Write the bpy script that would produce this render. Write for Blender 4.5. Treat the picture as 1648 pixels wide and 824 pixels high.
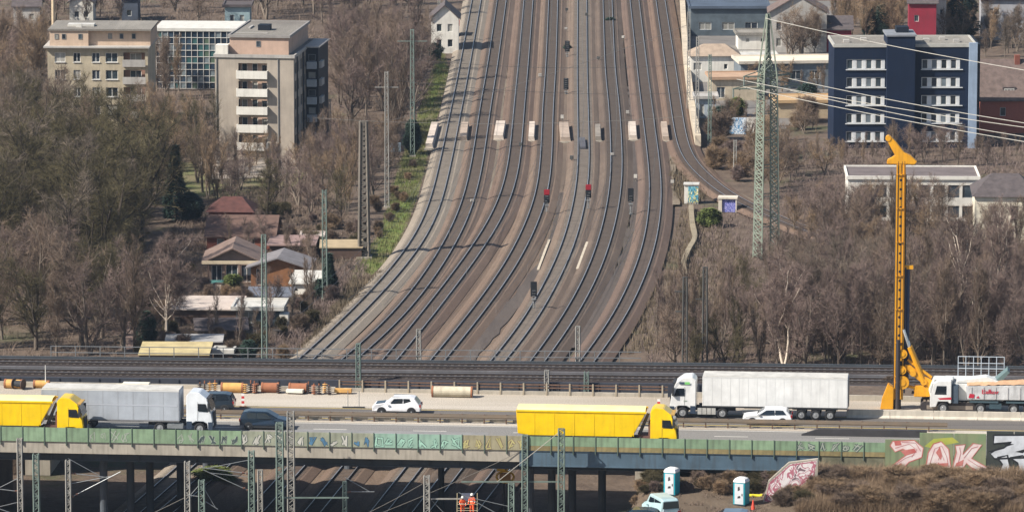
import bpy, bmesh, math, random
from math import sin, cos, tan, atan, radians, pi, sqrt, floor
from mathutils import Vector, Matrix
import numpy as np

for o in list(bpy.data.objects):
    bpy.data.objects.remove(o)
S = bpy.context.scene
COL = S.collection
random.seed(7)

# ------------------------------------------------------------------ camera
CAM_H, FPX, PW, PH = 103.0, 8600.0, 1648.0, 824.0
PITCH = atan((412.0 + 1000.0) / FPX)
cam = bpy.data.cameras.new('camera')
cam.sensor_width = 36.0
cam.lens = 36.0 * FPX / PW
cam.clip_start, cam.clip_end = 5.0, 6000.0
cam_ob = bpy.data.objects.new('camera', cam)
COL.objects.link(cam_ob)
cam_ob.location = (0, 0, CAM_H)
cam_ob.rotation_euler = (pi / 2 - PITCH, 0, 0)
S.camera = cam_ob

# ------------------------------------------------------------------ light
SUN_EL, SUN_FRONT = radians(41), radians(24)      # sun from the left, a little from the camera side
sun_vec = Vector((-cos(SUN_FRONT) * cos(SUN_EL), -sin(SUN_FRONT) * cos(SUN_EL), sin(SUN_EL)))
world = bpy.data.worlds.new('World'); S.world = world; world.use_nodes = True
wn = world.node_tree.nodes; wl = world.node_tree.links; wn.clear()
sky = wn.new('ShaderNodeTexSky'); sky.sky_type = 'NISHITA'; sky.sun_disc = False
sky.sun_elevation = SUN_EL
sky.sun_rotation = math.atan2(sun_vec.x, sun_vec.y)
sky.altitude = 100; sky.air_density = 1.0; sky.dust_density = 1.5
bg = wn.new('ShaderNodeBackground'); bg.inputs['Strength'].default_value = 0.075
wo = wn.new('ShaderNodeOutputWorld')
wl.new(sky.outputs[0], bg.inputs[0]); wl.new(bg.outputs[0], wo.inputs[0])
sl = bpy.data.lights.new('sun', 'SUN'); sl.energy = 4.8; sl.angle = radians(0.53); sl.color = (1.0, 0.935, 0.84)
sun_ob = bpy.data.objects.new('sun', sl); COL.objects.link(sun_ob)
sun_ob.rotation_euler = sun_vec.to_track_quat('Z', 'Y').to_euler()
sun_ob.location = (-300, 300, 400)
S.view_settings.view_transform = 'Standard'; S.view_settings.look = 'None'
S.view_settings.gamma = 1.0; S.view_settings.exposure = 0.72; S.view_settings.use_curve_mapping = False
S.render.engine = 'CYCLES'

# ------------------------------------------------------------------ picture point -> world
def W(px, py, z=0.0):
    dx = (px - 824.0) / FPX; dy = (412.0 - py) / FPX
    d = Vector((dx, cos(PITCH) + dy * sin(PITCH), -sin(PITCH) + dy * cos(PITCH)))
    t = (z - CAM_H) / d.z
    return Vector((d.x * t, d.y * t, z))
def WY(px, py, Y):
    dx = (px - 824.0) / FPX; dy = (412.0 - py) / FPX
    d = Vector((dx, cos(PITCH) + dy * sin(PITCH), -sin(PITCH) + dy * cos(PITCH)))
    t = Y / d.y
    return Vector((d.x * t, Y, CAM_H + d.z * t))
def px_per_m(py, z=0.0):
    p = W(824, py, z)
    return FPX / (p.y * cos(PITCH) + (CAM_H - z) * sin(PITCH))

# ------------------------------------------------------------------ materials
def lin(c):
    c = c / 255.0
    return c / 12.92 if c <= 0.04045 else ((c + 0.055) / 1.055) ** 2.4
def rgb(r, g, b): return (lin(r), lin(g), lin(b), 1.0)
MATS = {}
def M(name, col, rough=0.7, var=0.0, scale=1.0, metal=0.0, col2=None, bump=0.0, streak=0.0, rnd=0.0, coord='Object', spec=0.5, coat=0.0, detail=4.0, tr=0.0):
    """procedural principled material: base colour mixed with noise, rain streaks, per-object variation"""
    if name in MATS: return MATS[name]
    m = bpy.data.materials.new(name); m.use_nodes = True
    nt = m.node_tree; n = nt.nodes; l = nt.links
    b = n['Principled BSDF']
    b.inputs['Roughness'].default_value = rough; b.inputs['Metallic'].default_value = metal
    b.inputs['Specular IOR Level'].default_value = spec
    b.inputs['Coat Weight'].default_value = coat
    col = tuple(col[:3]) + (1.0,)
    tc = n.new('ShaderNodeTexCoord'); src = None
    def mix(a, bb, f, mode='MIX'):
        x = n.new('ShaderNodeMix'); x.data_type = 'RGBA'; x.blend_type = mode
        for s, v in ((x.inputs[0], f), (x.inputs[6], a), (x.inputs[7], bb)):
            if hasattr(v, 'links') or hasattr(v, 'is_output'): l.new(v, s)
            else: s.default_value = v
        return x.outputs[2]
    cur = col
    if var > 0:
        nz = n.new('ShaderNodeTexNoise'); nz.inputs['Scale'].default_value = scale; nz.inputs['Detail'].default_value = detail
        nz.inputs['Roughness'].default_value = 0.62
        l.new(tc.outputs[coord], nz.inputs['Vector'])
        mr = n.new('ShaderNodeMapRange'); mr.inputs[1].default_value = 0.34; mr.inputs[2].default_value = 0.68
        l.new(nz.outputs['Fac'], mr.inputs[0])
        c2 = col2 if col2 else tuple(max(0, c * (1 - var)) for c in col[:3]) + (1,)
        if col2:
            mv = n.new('ShaderNodeMath'); mv.operation = 'MULTIPLY'; mv.inputs[1].default_value = var; l.new(mr.outputs[0], mv.inputs[0]); fac = mv.outputs[0]
        else: fac = mr.outputs[0]
        cur = mix(col, tuple(c2[:3]) + (1,), fac)
        if bump > 0:
            bp = n.new('ShaderNodeBump'); bp.inputs['Strength'].default_value = bump; bp.inputs['Distance'].default_value = 0.05
            nb = n.new('ShaderNodeTexNoise'); nb.inputs['Scale'].default_value = scale * 6; nb.inputs['Detail'].default_value = 3
            l.new(tc.outputs[coord], nb.inputs['Vector']); l.new(nb.outputs['Fac'], bp.inputs['Height']); l.new(bp.outputs[0], b.inputs['Normal'])
    if streak > 0:
        mp = n.new('ShaderNodeMapping'); mp.inputs['Scale'].default_value = (2.2, 2.2, 0.22)
        l.new(tc.outputs[coord], mp.inputs[0])
        ns = n.new('ShaderNodeTexNoise'); ns.inputs['Scale'].default_value = 1.3; ns.inputs['Detail'].default_value = 5
        l.new(mp.outputs[0], ns.inputs['Vector'])
        mr2 = n.new('ShaderNodeMapRange'); mr2.inputs[1].default_value = 0.48; mr2.inputs[2].default_value = 0.75; mr2.inputs[4].default_value = streak
        l.new(ns.outputs['Fac'], mr2.inputs[0])
        cur = mix(cur, (0.05, 0.045, 0.04, 1), mr2.outputs[0])
    if rnd > 0:
        oi = n.new('ShaderNodeObjectInfo')
        hs = n.new('ShaderNodeHueSaturation')
        m1 = n.new('ShaderNodeMapRange'); m1.inputs[3].default_value = 1 - rnd; m1.inputs[4].default_value = 1 + rnd
        l.new(oi.outputs['Random'], m1.inputs[0]); l.new(m1.outputs[0], hs.inputs['Value'])
        m2 = n.new('ShaderNodeMapRange'); m2.inputs[3].default_value = 0.5 - rnd * 0.04; m2.inputs[4].default_value = 0.5 + rnd * 0.04
        ml = n.new('ShaderNodeMath'); ml.operation = 'FRACT'; mm = n.new('ShaderNodeMath'); mm.operation = 'MULTIPLY'; mm.inputs[1].default_value = 7.31
        l.new(oi.outputs['Random'], mm.inputs[0]); l.new(mm.outputs[0], ml.inputs[0]); l.new(ml.outputs[0], m2.inputs[0]); l.new(m2.outputs[0], hs.inputs['Hue'])
        if isinstance(cur, tuple): hs.inputs['Color'].default_value = cur
        else: l.new(cur, hs.inputs['Color'])
        cur = hs.outputs[0]
    if isinstance(cur, tuple): b.inputs['Base Color'].default_value = cur
    else: l.new(cur, b.inputs['Base Color'])
    MATS[name] = m
    return m

# ------------------------------------------------------------------ mesh builder
class MB:
    def __init__(s): s.v = []; s.f = []; s.m = []
    def add(s, verts, faces, mi=0):
        k = len(s.v); s.v.extend([tuple(p) for p in verts]); s.f.extend([tuple(i + k for i in f) for f in faces]); s.m.extend([mi] * len(faces)); return s
    def box(s, x0, x1, y0, y1, z0, z1, mi=0):
        return s.add([(x0,y0,z0),(x1,y0,z0),(x1,y1,z0),(x0,y1,z0),(x0,y0,z1),(x1,y0,z1),(x1,y1,z1),(x0,y1,z1)],
                     [(0,3,2,1),(4,5,6,7),(0,1,5,4),(1,2,6,5),(2,3,7,6),(3,0,4,7)], mi)
    def tube(s, p0, p1, r0, r1=None, n=6, mi=0, cap=True):
        r1 = r0 if r1 is None else r1
        p0 = Vector(p0); p1 = Vector(p1); d = (p1 - p0)
        if d.length < 1e-6: return s
        d.normalize(); a = d.orthogonal().normalized(); b = d.cross(a)
        vs = []
        for p, r in ((p0, r0), (p1, r1)):
            for i in range(n):
                t = 2 * pi * i / n; vs.append(p + a * (r * cos(t)) + b * (r * sin(t)))
        fs = [(i, (i + 1) % n, n + (i + 1) % n, n + i) for i in range(n)]
        if cap: fs += [tuple(range(n - 1, -1, -1)), tuple(range(n, 2 * n))]
        return s.add(vs, fs, mi)
    def bar(s, p0, p1, w, h=None, mi=0):
        h = w if h is None else h
        p0 = Vector(p0); p1 = Vector(p1); d = (p1 - p0)
        if d.length < 1e-6: return s
        d.normalize()
        a = d.cross(Vector((0, 0, 1)))
        if a.length < 1e-3: a = Vector((1, 0, 0))
        a.normalize(); b = a.cross(d)
        vs = []
        for p in (p0, p1):
            for i, j in ((-1, -1), (1, -1), (1, 1), (-1, 1)): vs.append(p + a * (w / 2 * i) + b * (h / 2 * j))
        return s.add(vs, [(3,2,1,0),(4,5,6,7),(0,1,5,4),(1,2,6,5),(2,3,7,6),(3,0,4,7)], mi)
    def prism_y(s, poly, y0, y1, mi=0, top=None):
        """poly of (x,z) extruded in y; top=(zb, k): verts above zb narrowed by k"""
        n = len(poly); vs = []
        yc = (y0 + y1) / 2
        for y in (y0, y1):
            for x, z in poly:
                k = top[1] if top and z > top[0] else 1.0
                vs.append((x, yc + (y - yc) * k, z))
        fs = [(i, (i + 1) % n, n + (i + 1) % n, n + i) for i in range(n)] + [tuple(range(n - 1, -1, -1)), tuple(range(n, 2 * n))]
        return s.add(vs, fs, mi)
    def prism_z(s, poly, z0, z1, mi=0):
        n = len(poly); vs = [(x, y, z0) for x, y in poly] + [(x, y, z1) for x, y in poly]
        fs = [(i, (i + 1) % n, n + (i + 1) % n, n + i) for i in range(n)] + [tuple(range(n - 1, -1, -1)), tuple(range(n, 2 * n))]
        return s.add(vs, fs, mi)
    def path_tube(s, pts, r, n=5, mi=0):
        for a, b in zip(pts[:-1], pts[1:]): s.tube(a, b, r, r, n, mi, cap=True)
        return s
    def build(s, name, mats, parent=None, smooth=False, bevel=0.0, loc=None, rotz=0.0, fixn=True):
        me = bpy.data.meshes.new(name)
        me.from_pydata(s.v, [], s.f)
        if not isinstance(mats, (list, tuple)): mats = [mats]
        for m in mats: me.materials.append(m)
        if len(mats) > 1: me.polygons.foreach_set('material_index', s.m)
        if fixn and len(s.f) < 60000:
            bm = bmesh.new(); bm.from_mesh(me); bmesh.ops.recalc_face_normals(bm, faces=bm.faces)
            if bevel > 0:
                bmesh.ops.remove_doubles(bm, verts=bm.verts, dist=1e-5)
                bmesh.ops.bevel(bm, geom=[e for e in bm.edges if len(e.link_faces) == 2 and e.calc_face_angle(0) > 0.4], offset=bevel, segments=2, affect='EDGES', clamp_overlap=True)
            bm.to_mesh(me); bm.free()
        if smooth:
            me.polygons.foreach_set('use_smooth', [True] * len(me.polygons))
        me.update()
        o = bpy.data.objects.new(name, me); COL.objects.link(o)
        if parent: o.parent = parent
        if loc is not None: o.location = loc
        if rotz: o.rotation_euler[2] = rotz
        return o
def tag(o, label=None, cat=None, group=None, kind=None):
    if label: o['label'] = label
    if cat: o['category'] = cat
    if group: o['group'] = group
    if kind: o['kind'] = kind
    return o
def thing(name, loc, rotz, label, cat, group=None, scale=None):
    o = bpy.data.objects.new(name, None); COL.objects.link(o); o.empty_display_size = 0.3
    o.location = loc; o.rotation_euler[2] = rotz
    if scale: o.scale = (scale,) * 3 if not hasattr(scale, '__len__') else scale
    return tag(o, label, cat, group)
def copy_tree(o, parent=None):
    c = o.copy(); COL.objects.link(c); c.parent = parent
    for ch in o.children: copy_tree(ch, c)
    return c
def catmull(pts, step):
    """smooth curve through pts, resampled about every step metres"""
    P = [Vector(p) for p in pts]; P = [P[0] * 2 - P[1]] + P + [P[-1] * 2 - P[-2]]
    out = []
    for i in range(1, len(P) - 2):
        n = max(2, int((P[i + 1] - P[i]).length / step))
        for k in range(n):
            t = k / n
            out.append(0.5 * ((2 * P[i]) + (P[i + 1] - P[i - 1]) * t + (2 * P[i - 1] - 5 * P[i] + 4 * P[i + 1] - P[i + 2]) * t * t + (3 * P[i] - P[i - 1] - 3 * P[i + 1] + P[i + 2]) * t ** 3))
    out.append(P[-2]); return out
def offs(pts, d, z=0.0):
    out = []
    for i, p in enumerate(pts):
        a = pts[max(0, i - 1)]; b = pts[min(len(pts) - 1, i + 1)]
        t = (b - a); t.z = 0; t.normalize()
        out.append(Vector((p.x + t.y * d, p.y - t.x * d, p.z + z)))
    return out
def ribbon(mb, pts, profile, mi=0):
    """profile: list of (offset, z)"""
    L = [offs(pts, d, z) for d, z in profile]; n = len(pts); k = len(profile)
    vs = [L[j][i] for i in range(n) for j in range(k)]
    fs = [(i * k + j, i * k + j + 1, (i + 1) * k + j + 1, (i + 1) * k + j) for i in range(n - 1) for j in range(k - 1)]
    return mb.add(vs, fs, mi)
# ================================================================== SETTING: ground, tracks
def ground_material():
    m = bpy.data.materials.new('ground_soil'); m.use_nodes = True; n = m.node_tree.nodes; l = m.node_tree.links; b = n['Principled BSDF']
    tc = n.new('ShaderNodeTexCoord')
    def noise(s, d=5):
        z = n.new('ShaderNodeTexNoise'); z.inputs['Scale'].default_value = s; z.inputs['Detail'].default_value = d; z.inputs['Roughness'].default_value = 0.65; l.new(tc.outputs['Object'], z.inputs['Vector']); return z.outputs['Fac']
    def ramp(f, a, b_):
        r = n.new('ShaderNodeMapRange'); r.inputs[1].default_value = a; r.inputs[2].default_value = b_; l.new(f, r.inputs[0]); return r.outputs[0]
    def mix(a, c, f):
        x = n.new('ShaderNodeMix'); x.data_type = 'RGBA'
        for s, v in ((x.inputs[0], f), (x.inputs[6], a), (x.inputs[7], c)):
            if isinstance(v, tuple): s.default_value = v
            else: l.new(v, s)
        return x.outputs[2]
    c = mix((0.075, 0.051, 0.036, 1), (0.13, 0.093, 0.066, 1), ramp(noise(0.35), 0.35, 0.65))
    c = mix(c, (0.055, 0.065, 0.022, 1), ramp(noise(0.06), 0.56, 0.7))
    c = mix(c, (0.18, 0.14, 0.105, 1), ramp(noise(1.7, 3), 0.6, 0.75))
    l.new(c, b.inputs['Base Color']); b.inputs['Roughness'].default_value = 0.95
    bp = n.new('ShaderNodeBump'); bp.inputs['Strength'].default_value = 0.8; bp.inputs['Distance'].default_value = 0.3; l.new(noise(1.2), bp.inputs['Height']); l.new(bp.outputs[0], b.inputs['Normal'])
    return m
GROUND = ground_material()
mb = MB()
gx = [-900, -300] + list(range(-150, 151, 6)) + [300, 900]; gy = [-300, 300] + list(range(396, 961, 6)) + [1400, 3000]
random.seed(3)
for y in gy:
    for x in gx: mb.v.append((x, y, 0.0))
nx = len(gx)
for j in range(len(gy) - 1):
    for i in range(nx - 1): mb.f.append((j*nx+i, j*nx+i+1, (j+1)*nx+i+1, (j+1)*nx+i)); mb.m.append(0)
tag(mb.build('ground', GROUND, loc=(0, 0, -0.25)), kind='structure')

# --- one wide gravel bed under the fan of tracks
def gravel(name, c1, c2, sc=0.8, c3=None, k=0.64, asc=(1.0, 0.12, 1.0)):
    c1, c2, c3 = [tuple(x * k for x in c[:3]) + (1,) for c in (c1, c2, c3 or c2)]
    m = bpy.data.materials.new(name); m.use_nodes = True; n = m.node_tree.nodes; l = m.node_tree.links; b = n['Principled BSDF']
    tc = n.new('ShaderNodeTexCoord')
    mp = n.new('ShaderNodeMapping'); mp.inputs['Scale'].default_value = asc; l.new(tc.outputs['Object'], mp.inputs[0])
    a = n.new('ShaderNodeTexNoise'); a.inputs['Scale'].default_value = sc; a.inputs['Detail'].default_value = 6; a.inputs['Roughness'].default_value = 0.7; l.new(mp.outputs[0], a.inputs['Vector'])
    g = n.new('ShaderNodeTexNoise'); g.inputs['Scale'].default_value = 9.0; g.inputs['Detail'].default_value = 3; l.new(tc.outputs['Object'], g.inputs['Vector'])
    big = n.new('ShaderNodeTexNoise'); big.inputs['Scale'].default_value = 0.035; big.inputs['Detail'].default_value = 3; l.new(tc.outputs['Object'], big.inputs['Vector'])
    def mr(s, lo, hi, o0=0.0, o1=1.0):
        r = n.new('ShaderNodeMapRange'); r.inputs[1].default_value = lo; r.inputs[2].default_value = hi; r.inputs[3].default_value = o0; r.inputs[4].default_value = o1; l.new(s, r.inputs[0]); return r.outputs[0]
    x = n.new('ShaderNodeMix'); x.data_type = 'RGBA'; x.inputs[6].default_value = c1; x.inputs[7].default_value = c2; l.new(mr(a.outputs['Fac'], 0.36, 0.64), x.inputs[0])
    x3 = n.new('ShaderNodeMix'); x3.data_type = 'RGBA'; x3.inputs[7].default_value = c3 or c2; l.new(x.outputs[2], x3.inputs[6]); l.new(mr(big.outputs['Fac'], 0.42, 0.62, 0.0, 0.75), x3.inputs[0])
    x2 = n.new('ShaderNodeMix'); x2.data_type = 'RGBA'; x2.blend_type = 'MULTIPLY'; x2.inputs[0].default_value = 1.0
    l.new(x3.outputs[2], x2.inputs[6]); l.new(mr(g.outputs['Fac'], 0.25, 0.75, 0.6, 1.4), x2.inputs[7])
    l.new(x2.outputs[2], b.inputs['Base Color']); b.inputs['Roughness'].default_value = 0.95; b.inputs['Specular IOR Level'].default_value = 0.2
    bp = n.new('ShaderNodeBump'); bp.inputs['Strength'].default_value = 0.5; bp.inputs['Distance'].default_value = 0.06; l.new(g.outputs['Fac'], bp.inputs['Height']); l.new(bp.outputs[0], b.inputs['Normal'])
    return m
BED = gravel('yard_gravel', rgb(126, 107, 92), rgb(146, 127, 110), 0.55, rgb(116, 99, 87))

TR = [  # centre line of each track, read off the photograph (x, y) and carried on under the bridges
 [(770,-14),(746,120),(736,170),(714,280),(693,358),(660,415),(604,478),(560,525),(525,555),(488,588),(404,664),(300,756),(222,824),(140,895)],
 [(810,-14),(791,120),(782,170),(766,280),(749,345),(726,395),(694,447),(649,507),(607,550),(558,588),(466,664),(356,756),(275,824),(190,895)],
 [(852,-14),(841,120),(836,170),(826,280),(807,342),(777,393),(740,445),(696,500),(676,528),(628,585),(560,664),(478,756),(418,824),(350,895)],
 [(891,-14),(886,120),(882,170),(878,280),(868,335),(835,411),(806,459),(768,506),(740,546),(704,585),(640,664),(564,756),(510,824),(450,895)],
 [(937,-14),(937,120),(938,170),(939.5,280),(932,334),(912,412),(880,472),(846,540),(799,586),(740,664),(668,756),(615,824),(560,895)],
 [(977,-14),(982,120),(988,170),(993,280),(985,346),(964,424),(929,497),(886,563),(867,586),(806,664),(734,756),(684,824),(628,895)],
 [(1019,-14),(1034,120),(1040,170),(1054,280),(1056,320),(1048,396),(1030,445),(1000,515),(950,582),(886,664),(812,756),(760,824),(706,895)],
 [(1060,-14),(1080,120),(1087,170),(1095,220),(1104,250),(1122,277),(1165,314),(1205,336),(1262,360),(1330,386),(1440,425),(1700,505)],
]
def smooth_line(pts, it):
    for _ in range(it): pts = [pts[0]] + [pts[i] * .5 + (pts[i-1] + pts[i+1]) * .25 for i in range(1, len(pts) - 1)] + [pts[-1]]
    return pts
TRACKS = [smooth_line(catmull([W(x, y, 0) for x, y in t], 2.0), 160 if k < 7 else 12) for k, t in enumerate(TR)]
bedL = offs(TRACKS[0], -5.0, -0.05); bedR = offs(TRACKS[6], 2.9, -0.05)
nbed = 140
def resample(pts, n):
    d = [0.0]
    for a, b in zip(pts[:-1], pts[1:]): d.append(d[-1] + (b - a).length)
    out = []; j = 0
    for k in range(n):
        t = d[-1] * k / (n - 1)
        while j < len(d) - 2 and d[j + 1] < t: j += 1
        f = (t - d[j]) / max(1e-6, d[j + 1] - d[j]); out.append(pts[j].lerp(pts[j + 1], f))
    return out
mb = MB(); A = resample(bedL, nbed); B = resample(bedR, nbed)
for k in range(nbed):
    for j in range(9): q = A[k].lerp(B[k], (-.012, .015, .25, .375, .5, .625, .75, .985, 1.012)[j]); mb.v.append((q.x, q.y, q.z - (.3 if j in (0, 8) else 0)))
for k in range(nbed - 1):
    for j in range(8): mb.f.append((k*9+j, k*9+j+1, (k+1)*9+j+1, (k+1)*9+j)); mb.m.append(0)
tag(mb.build('track_bed', BED), kind='structure')

RAIL_TOP = M('rail_steel', rgb(168, 168, 172), 0.32, 0.3, 0.6, metal=0.5)
RAIL_RUST = M('rail_rust', rgb(58, 48, 44), 0.8, 0.4, 0.8)
SLEEPER = M('sleeper_concrete', rgb(118, 111, 103), 0.9, 0.35, 0.7)
SLEEPER_W = M('sleeper_timber', rgb(82, 74, 68), 0.9, 0.35, 0.7)
bal = [ # ballast colours from the grass bank outwards
 ((160,148,133),(176,164,149),(166,154,139)), ((126,108,95),(146,127,113),(130,112,99)), ((118,100,88),(140,120,106),(124,104,92)), ((126,108,94),(146,127,111),(132,112,98)),
 ((126,110,97),(146,129,114),(132,114,101)), ((112,98,88),(132,116,103),(106,93,84)), ((116,98,88),(136,116,103),(120,102,92)), ((122,101,88),(144,122,105),(128,107,94)) ]
lab = ['railway track on pale new gravel beside the grass bank', 'railway track on brown gravel, second from the grass bank', 'railway track on grey gravel, third from the grass bank',
 'railway track on brown gravel, fourth from the grass bank', 'railway track on grey gravel passing the red signals, fifth from the grass bank', 'railway track on dark grey gravel, sixth from the grass bank',
 'dark railway track running past the black signal beside the thicket', 'railway track curving away sharply past the retaining wall and lattice pylon']
def make_track(i, pts, label, cols, zb=0.0):
    t = thing('railway_track', pts[0].copy(), 0, label, 'track', 'railway tracks')
    o = pts[0]; P = [p - o for p in pts]
    b = MB(); ribbon(b, P, [(-2.3, 0.0 + zb), (-1.5, 0.30 + zb), (1.5, 0.30 + zb), (2.3, 0.0 + zb)])
    tag(b.build('ballast', gravel('ballast_%d' % i, rgb(*cols[0]), rgb(*cols[1]), 0.7, rgb(*cols[2])), t, fixn=False), kind='stuff')
    s = MB(); L = 0.0; nxt = 0.0
    for a, c in zip(P[:-1], P[1:]):
        seg = (c - a).length; d = (c - a).normalized(); q = Vector((d.y, -d.x, 0))
        while nxt < L + seg:
            p = a + d * (nxt - L)
            vs = [p + q * sx + d * sy + Vector((0, 0, 0.335 + zb)) for sx, sy in ((-1.28, -.13), (1.28, -.13), (1.28, .13), (-1.28, .13))]
            lo = [v - Vector((0, 0, 0.1)) for v in vs]
            s.add(lo + vs, [(4, 5, 6, 7), (0, 1, 5, 4), (2, 3, 7, 6)])
            nxt += 0.65
        L += seg
    tag(s.build('sleepers', SLEEPER if i in (0, 4) else SLEEPER_W, t, fixn=False), kind='stuff')
    for sd in (-0.7525, 0.7525):
        r = MB()
        ribbon(r, P, [(sd - .07, .34 + zb), (sd - .03, .36 + zb), (sd - .045, .50 + zb)], 1)
        ribbon(r, P, [(sd - .045, .50 + zb), (sd + .045, .50 + zb)], 0)
        ribbon(r, P, [(sd + .045, .50 + zb), (sd + .03, .36 + zb), (sd + .07, .34 + zb)], 1)
        r.build('rail', [RAIL_TOP, RAIL_RUST], t, fixn=False)
    return t
for i, p in enumerate(TRACKS): make_track(i, p, lab[i], bal[i])

# pale walking strips of fine gravel between tracks
_sz = .004
def strip(name, a, b, wob, mat, z=0.012, kind='structure'):
    global _sz; _sz += .004; z = _sz
    m = MB(); pts = catmull([W(x, y, 0) for x, y in a], 3.0)
    rnd = random.Random(len(a) * 31 + int(a[0][0])); L = []; R = []
    for k, p in enumerate(pts):
        w = b * (0.75 + 0.5 * rnd.random())
        L.append((offs(pts, -w)[k])); R.append(offs(pts, w)[k])
    vs = [v for pr in zip(L, R) for v in pr]
    m.add([(v.x, v.y, z) for v in vs], [(2*i, 2*i+1, 2*i+3, 2*i+2) for i in range(len(pts) - 1)])
    return tag(m.build(name, mat), kind=kind)
SAND = gravel('fine_gravel', rgb(140, 127, 110), rgb(158, 145, 128), 0.6, rgb(122, 110, 98))
SAND2 = gravel('brown_fines', rgb(124, 108, 95), rgb(140, 124, 109), 0.6, rgb(114, 100, 89))
DARKF = gravel('dark_ash', rgb(92, 84, 80), rgb(116, 106, 99), 0.6, rgb(100, 91, 86))
strip('walkway', [(957,-10),(962,120),(966,200),(968,290)], 0.55, 0, SAND)
strip('walkway', [(992,-10),(997,60),(1001,130)], 0.5, 0, SAND)
strip('walkway', [(822,-10),(816,60),(806,170),(794,290),(776,350)], 0.45, 0, SAND)
strip('walkway', [(910,-10),(911,120),(912,240),(909,300),(900,360),(870,430)], 0.8, 0, SAND2)
strip('walkway', [(962,300),(958,345),(940,405),(905,470),(850,560)], 0.8, 0, SAND2)
strip('walkway', [(1012,-10),(1020,120),(1028,300),(1020,380),(995,450),(930,560)], 1.0, 0, DARKF)
strip('walkway', [(912,310),(895,390),(860,450),(800,520),(745,585)], 1.0, 0, DARKF)
strip('walkway', [(792,-10),(770,120),(752,240),(730,330)], 0.6, 0, SAND)
strip('walkway', [(1100,262),(1090,240),(1080,250),(1075,300),(1085,330)], 0.8, 0, SAND)
strip('walkway', [(1118,262),(1140,285),(1172,306),(1215,328)], 0.7, 0, SAND)

# --- grass bank beside the outer track
GRASS = M('bank_grass', rgb(92, 98, 52), 0.95, 1.0, 0.3, col2=rgb(110, 98, 76), bump=0.6)
GRASSB = M('bank_grass_bright', rgb(98, 118, 48), 0.95, 0.8, 0.5, col2=rgb(108, 106, 62), bump=0.6)
_shz = -.248
def sheet(name, poly, mat, z=0.02):
    m = MB(); q = [W(x, y, 0) for x, y in poly]; global _shz; _shz += .004; m.add([(p.x, p.y, _shz) for p in q], [tuple(range(len(q)))]); return tag(m.build(name, mat), kind='structure')
sheet('grass_bank', [(712,80),(722,110),(708,170),(696,215),(676,300),(655,360),(630,408),(596,442),(560,452),(570,420),(606,380),(624,330),(640,270),(668,200),(688,130),(700,95)], GRASS, -0.02)
sheet('grass_bank', [(704,98),(716,104),(704,150),(690,180),(684,160)], GRASSB, 0.0)
sheet('grass_bank', [(640,320),(664,318),(648,368),(628,402),(606,404),(612,372)], GRASSB, 0.0)
sheet('grass_bank', [(574,418),(616,420),(600,440),(566,444)], GRASSB, 0.0)
sheet('lawn', [(250,262),(420,250),(500,270),(470,300),(330,318),(270,300)], GRASS, -0.02)
sheet('car_park', [(330,232),(440,222),(490,250),(470,282),(340,286)], M('forecourt', rgb(160,150,138), 0.9, 0.4, 0.3), 0.0)
sheet('garden_path', [(190,560),(212,500),(226,440),(238,440),(232,500),(216,560)], M('path_dirt', rgb(132,112,104), 0.95, 0.3, 0.5), 0.0)
sheet('yard', [(1120,185),(1100,90),(1108,0),(1345,0),(1345,180),(1230,215)], M('yard_asphalt', rgb(120,116,112), 0.9, 0.4, 0.2), -0.02)

# tufts of grass and weeds on the bank (uncountable)
def tufts(name, mat, areas, n, h, seed):
    rs = np.random.RandomState(seed); V = []; Fc = []
    for poly, share in areas:
        q = [W(x, y, 0) for x, y in poly]
        xs = [p.x for p in q]; ys = [p.y for p in q]; cnt = 0; tries = 0
        while cnt < n * share and tries < n * 30:
            tries += 1
            x = rs.uniform(min(xs), max(xs)); y = rs.uniform(min(ys), max(ys)); ins = False; j = len(q) - 1
            for i in range(len(q)):
                if (q[i].y > y) != (q[j].y > y) and x < (q[j].x - q[i].x) * (y - q[i].y) / (q[j].y - q[i].y) + q[i].x: ins = not ins
                j = i
            if not ins: continue
            cnt += 1; hh = h * rs.uniform(.5, 1.6)
            for k in range(5):
                a = rs.uniform(0, 2*pi); l = rs.uniform(.1, .7) * hh; w = 0.02 + hh * .04; k0 = len(V); ca, sa = cos(a), sin(a)
                bx, by = x + rs.uniform(-.3, .3), y + rs.uniform(-.3, .3)
                V += [(bx - sa*w, by + ca*w, -.27), (bx + sa*w, by - ca*w, -.27), (bx + ca*l, by + sa*l, hh)]; Fc.append((k0, k0+1, k0+2))
    m = MB(); m.v = V; m.f = Fc; m.m = [0]*len(Fc)
    return m.build(name, mat, fixn=False)
TUFT = M('tuft_green', rgb(92, 108, 46), 0.9, 1.0, 0.25, col2=rgb(112, 102, 72))
TUFTD = M('tuft_dry', rgb(112, 98, 80), 0.9, 0.8, 0.4, col2=rgb(90, 82, 64))
bank = [(712,80),(722,110),(708,170),(696,215),(676,300),(655,360),(630,408),(596,442),(560,452),(570,420),(606,380),(624,330),(640,270),(668,200),(688,130)]
tag(tufts('grass_tufts', TUFT, [(bank, 1)], 3000, .17, 5), 'short green and yellow grass on the railway bank', 'grass', kind='stuff')
tag(tufts('dry_weeds', TUFTD, [([(600,442),(560,456),(500,540),(470,575),(540,540),(585,490),(640,430)], .35), ([(1100,330),(1080,400),(1050,470),(1000,570),(1150,560),(1200,420),(1150,340)], .5), ([(1095,250),(1075,260),(1080,310),(1100,330),(1140,320)], .15)], 3200, .4, 6),
    'dry brown weeds growing on the ground beside the tracks', 'weeds', kind='stuff')

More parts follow.
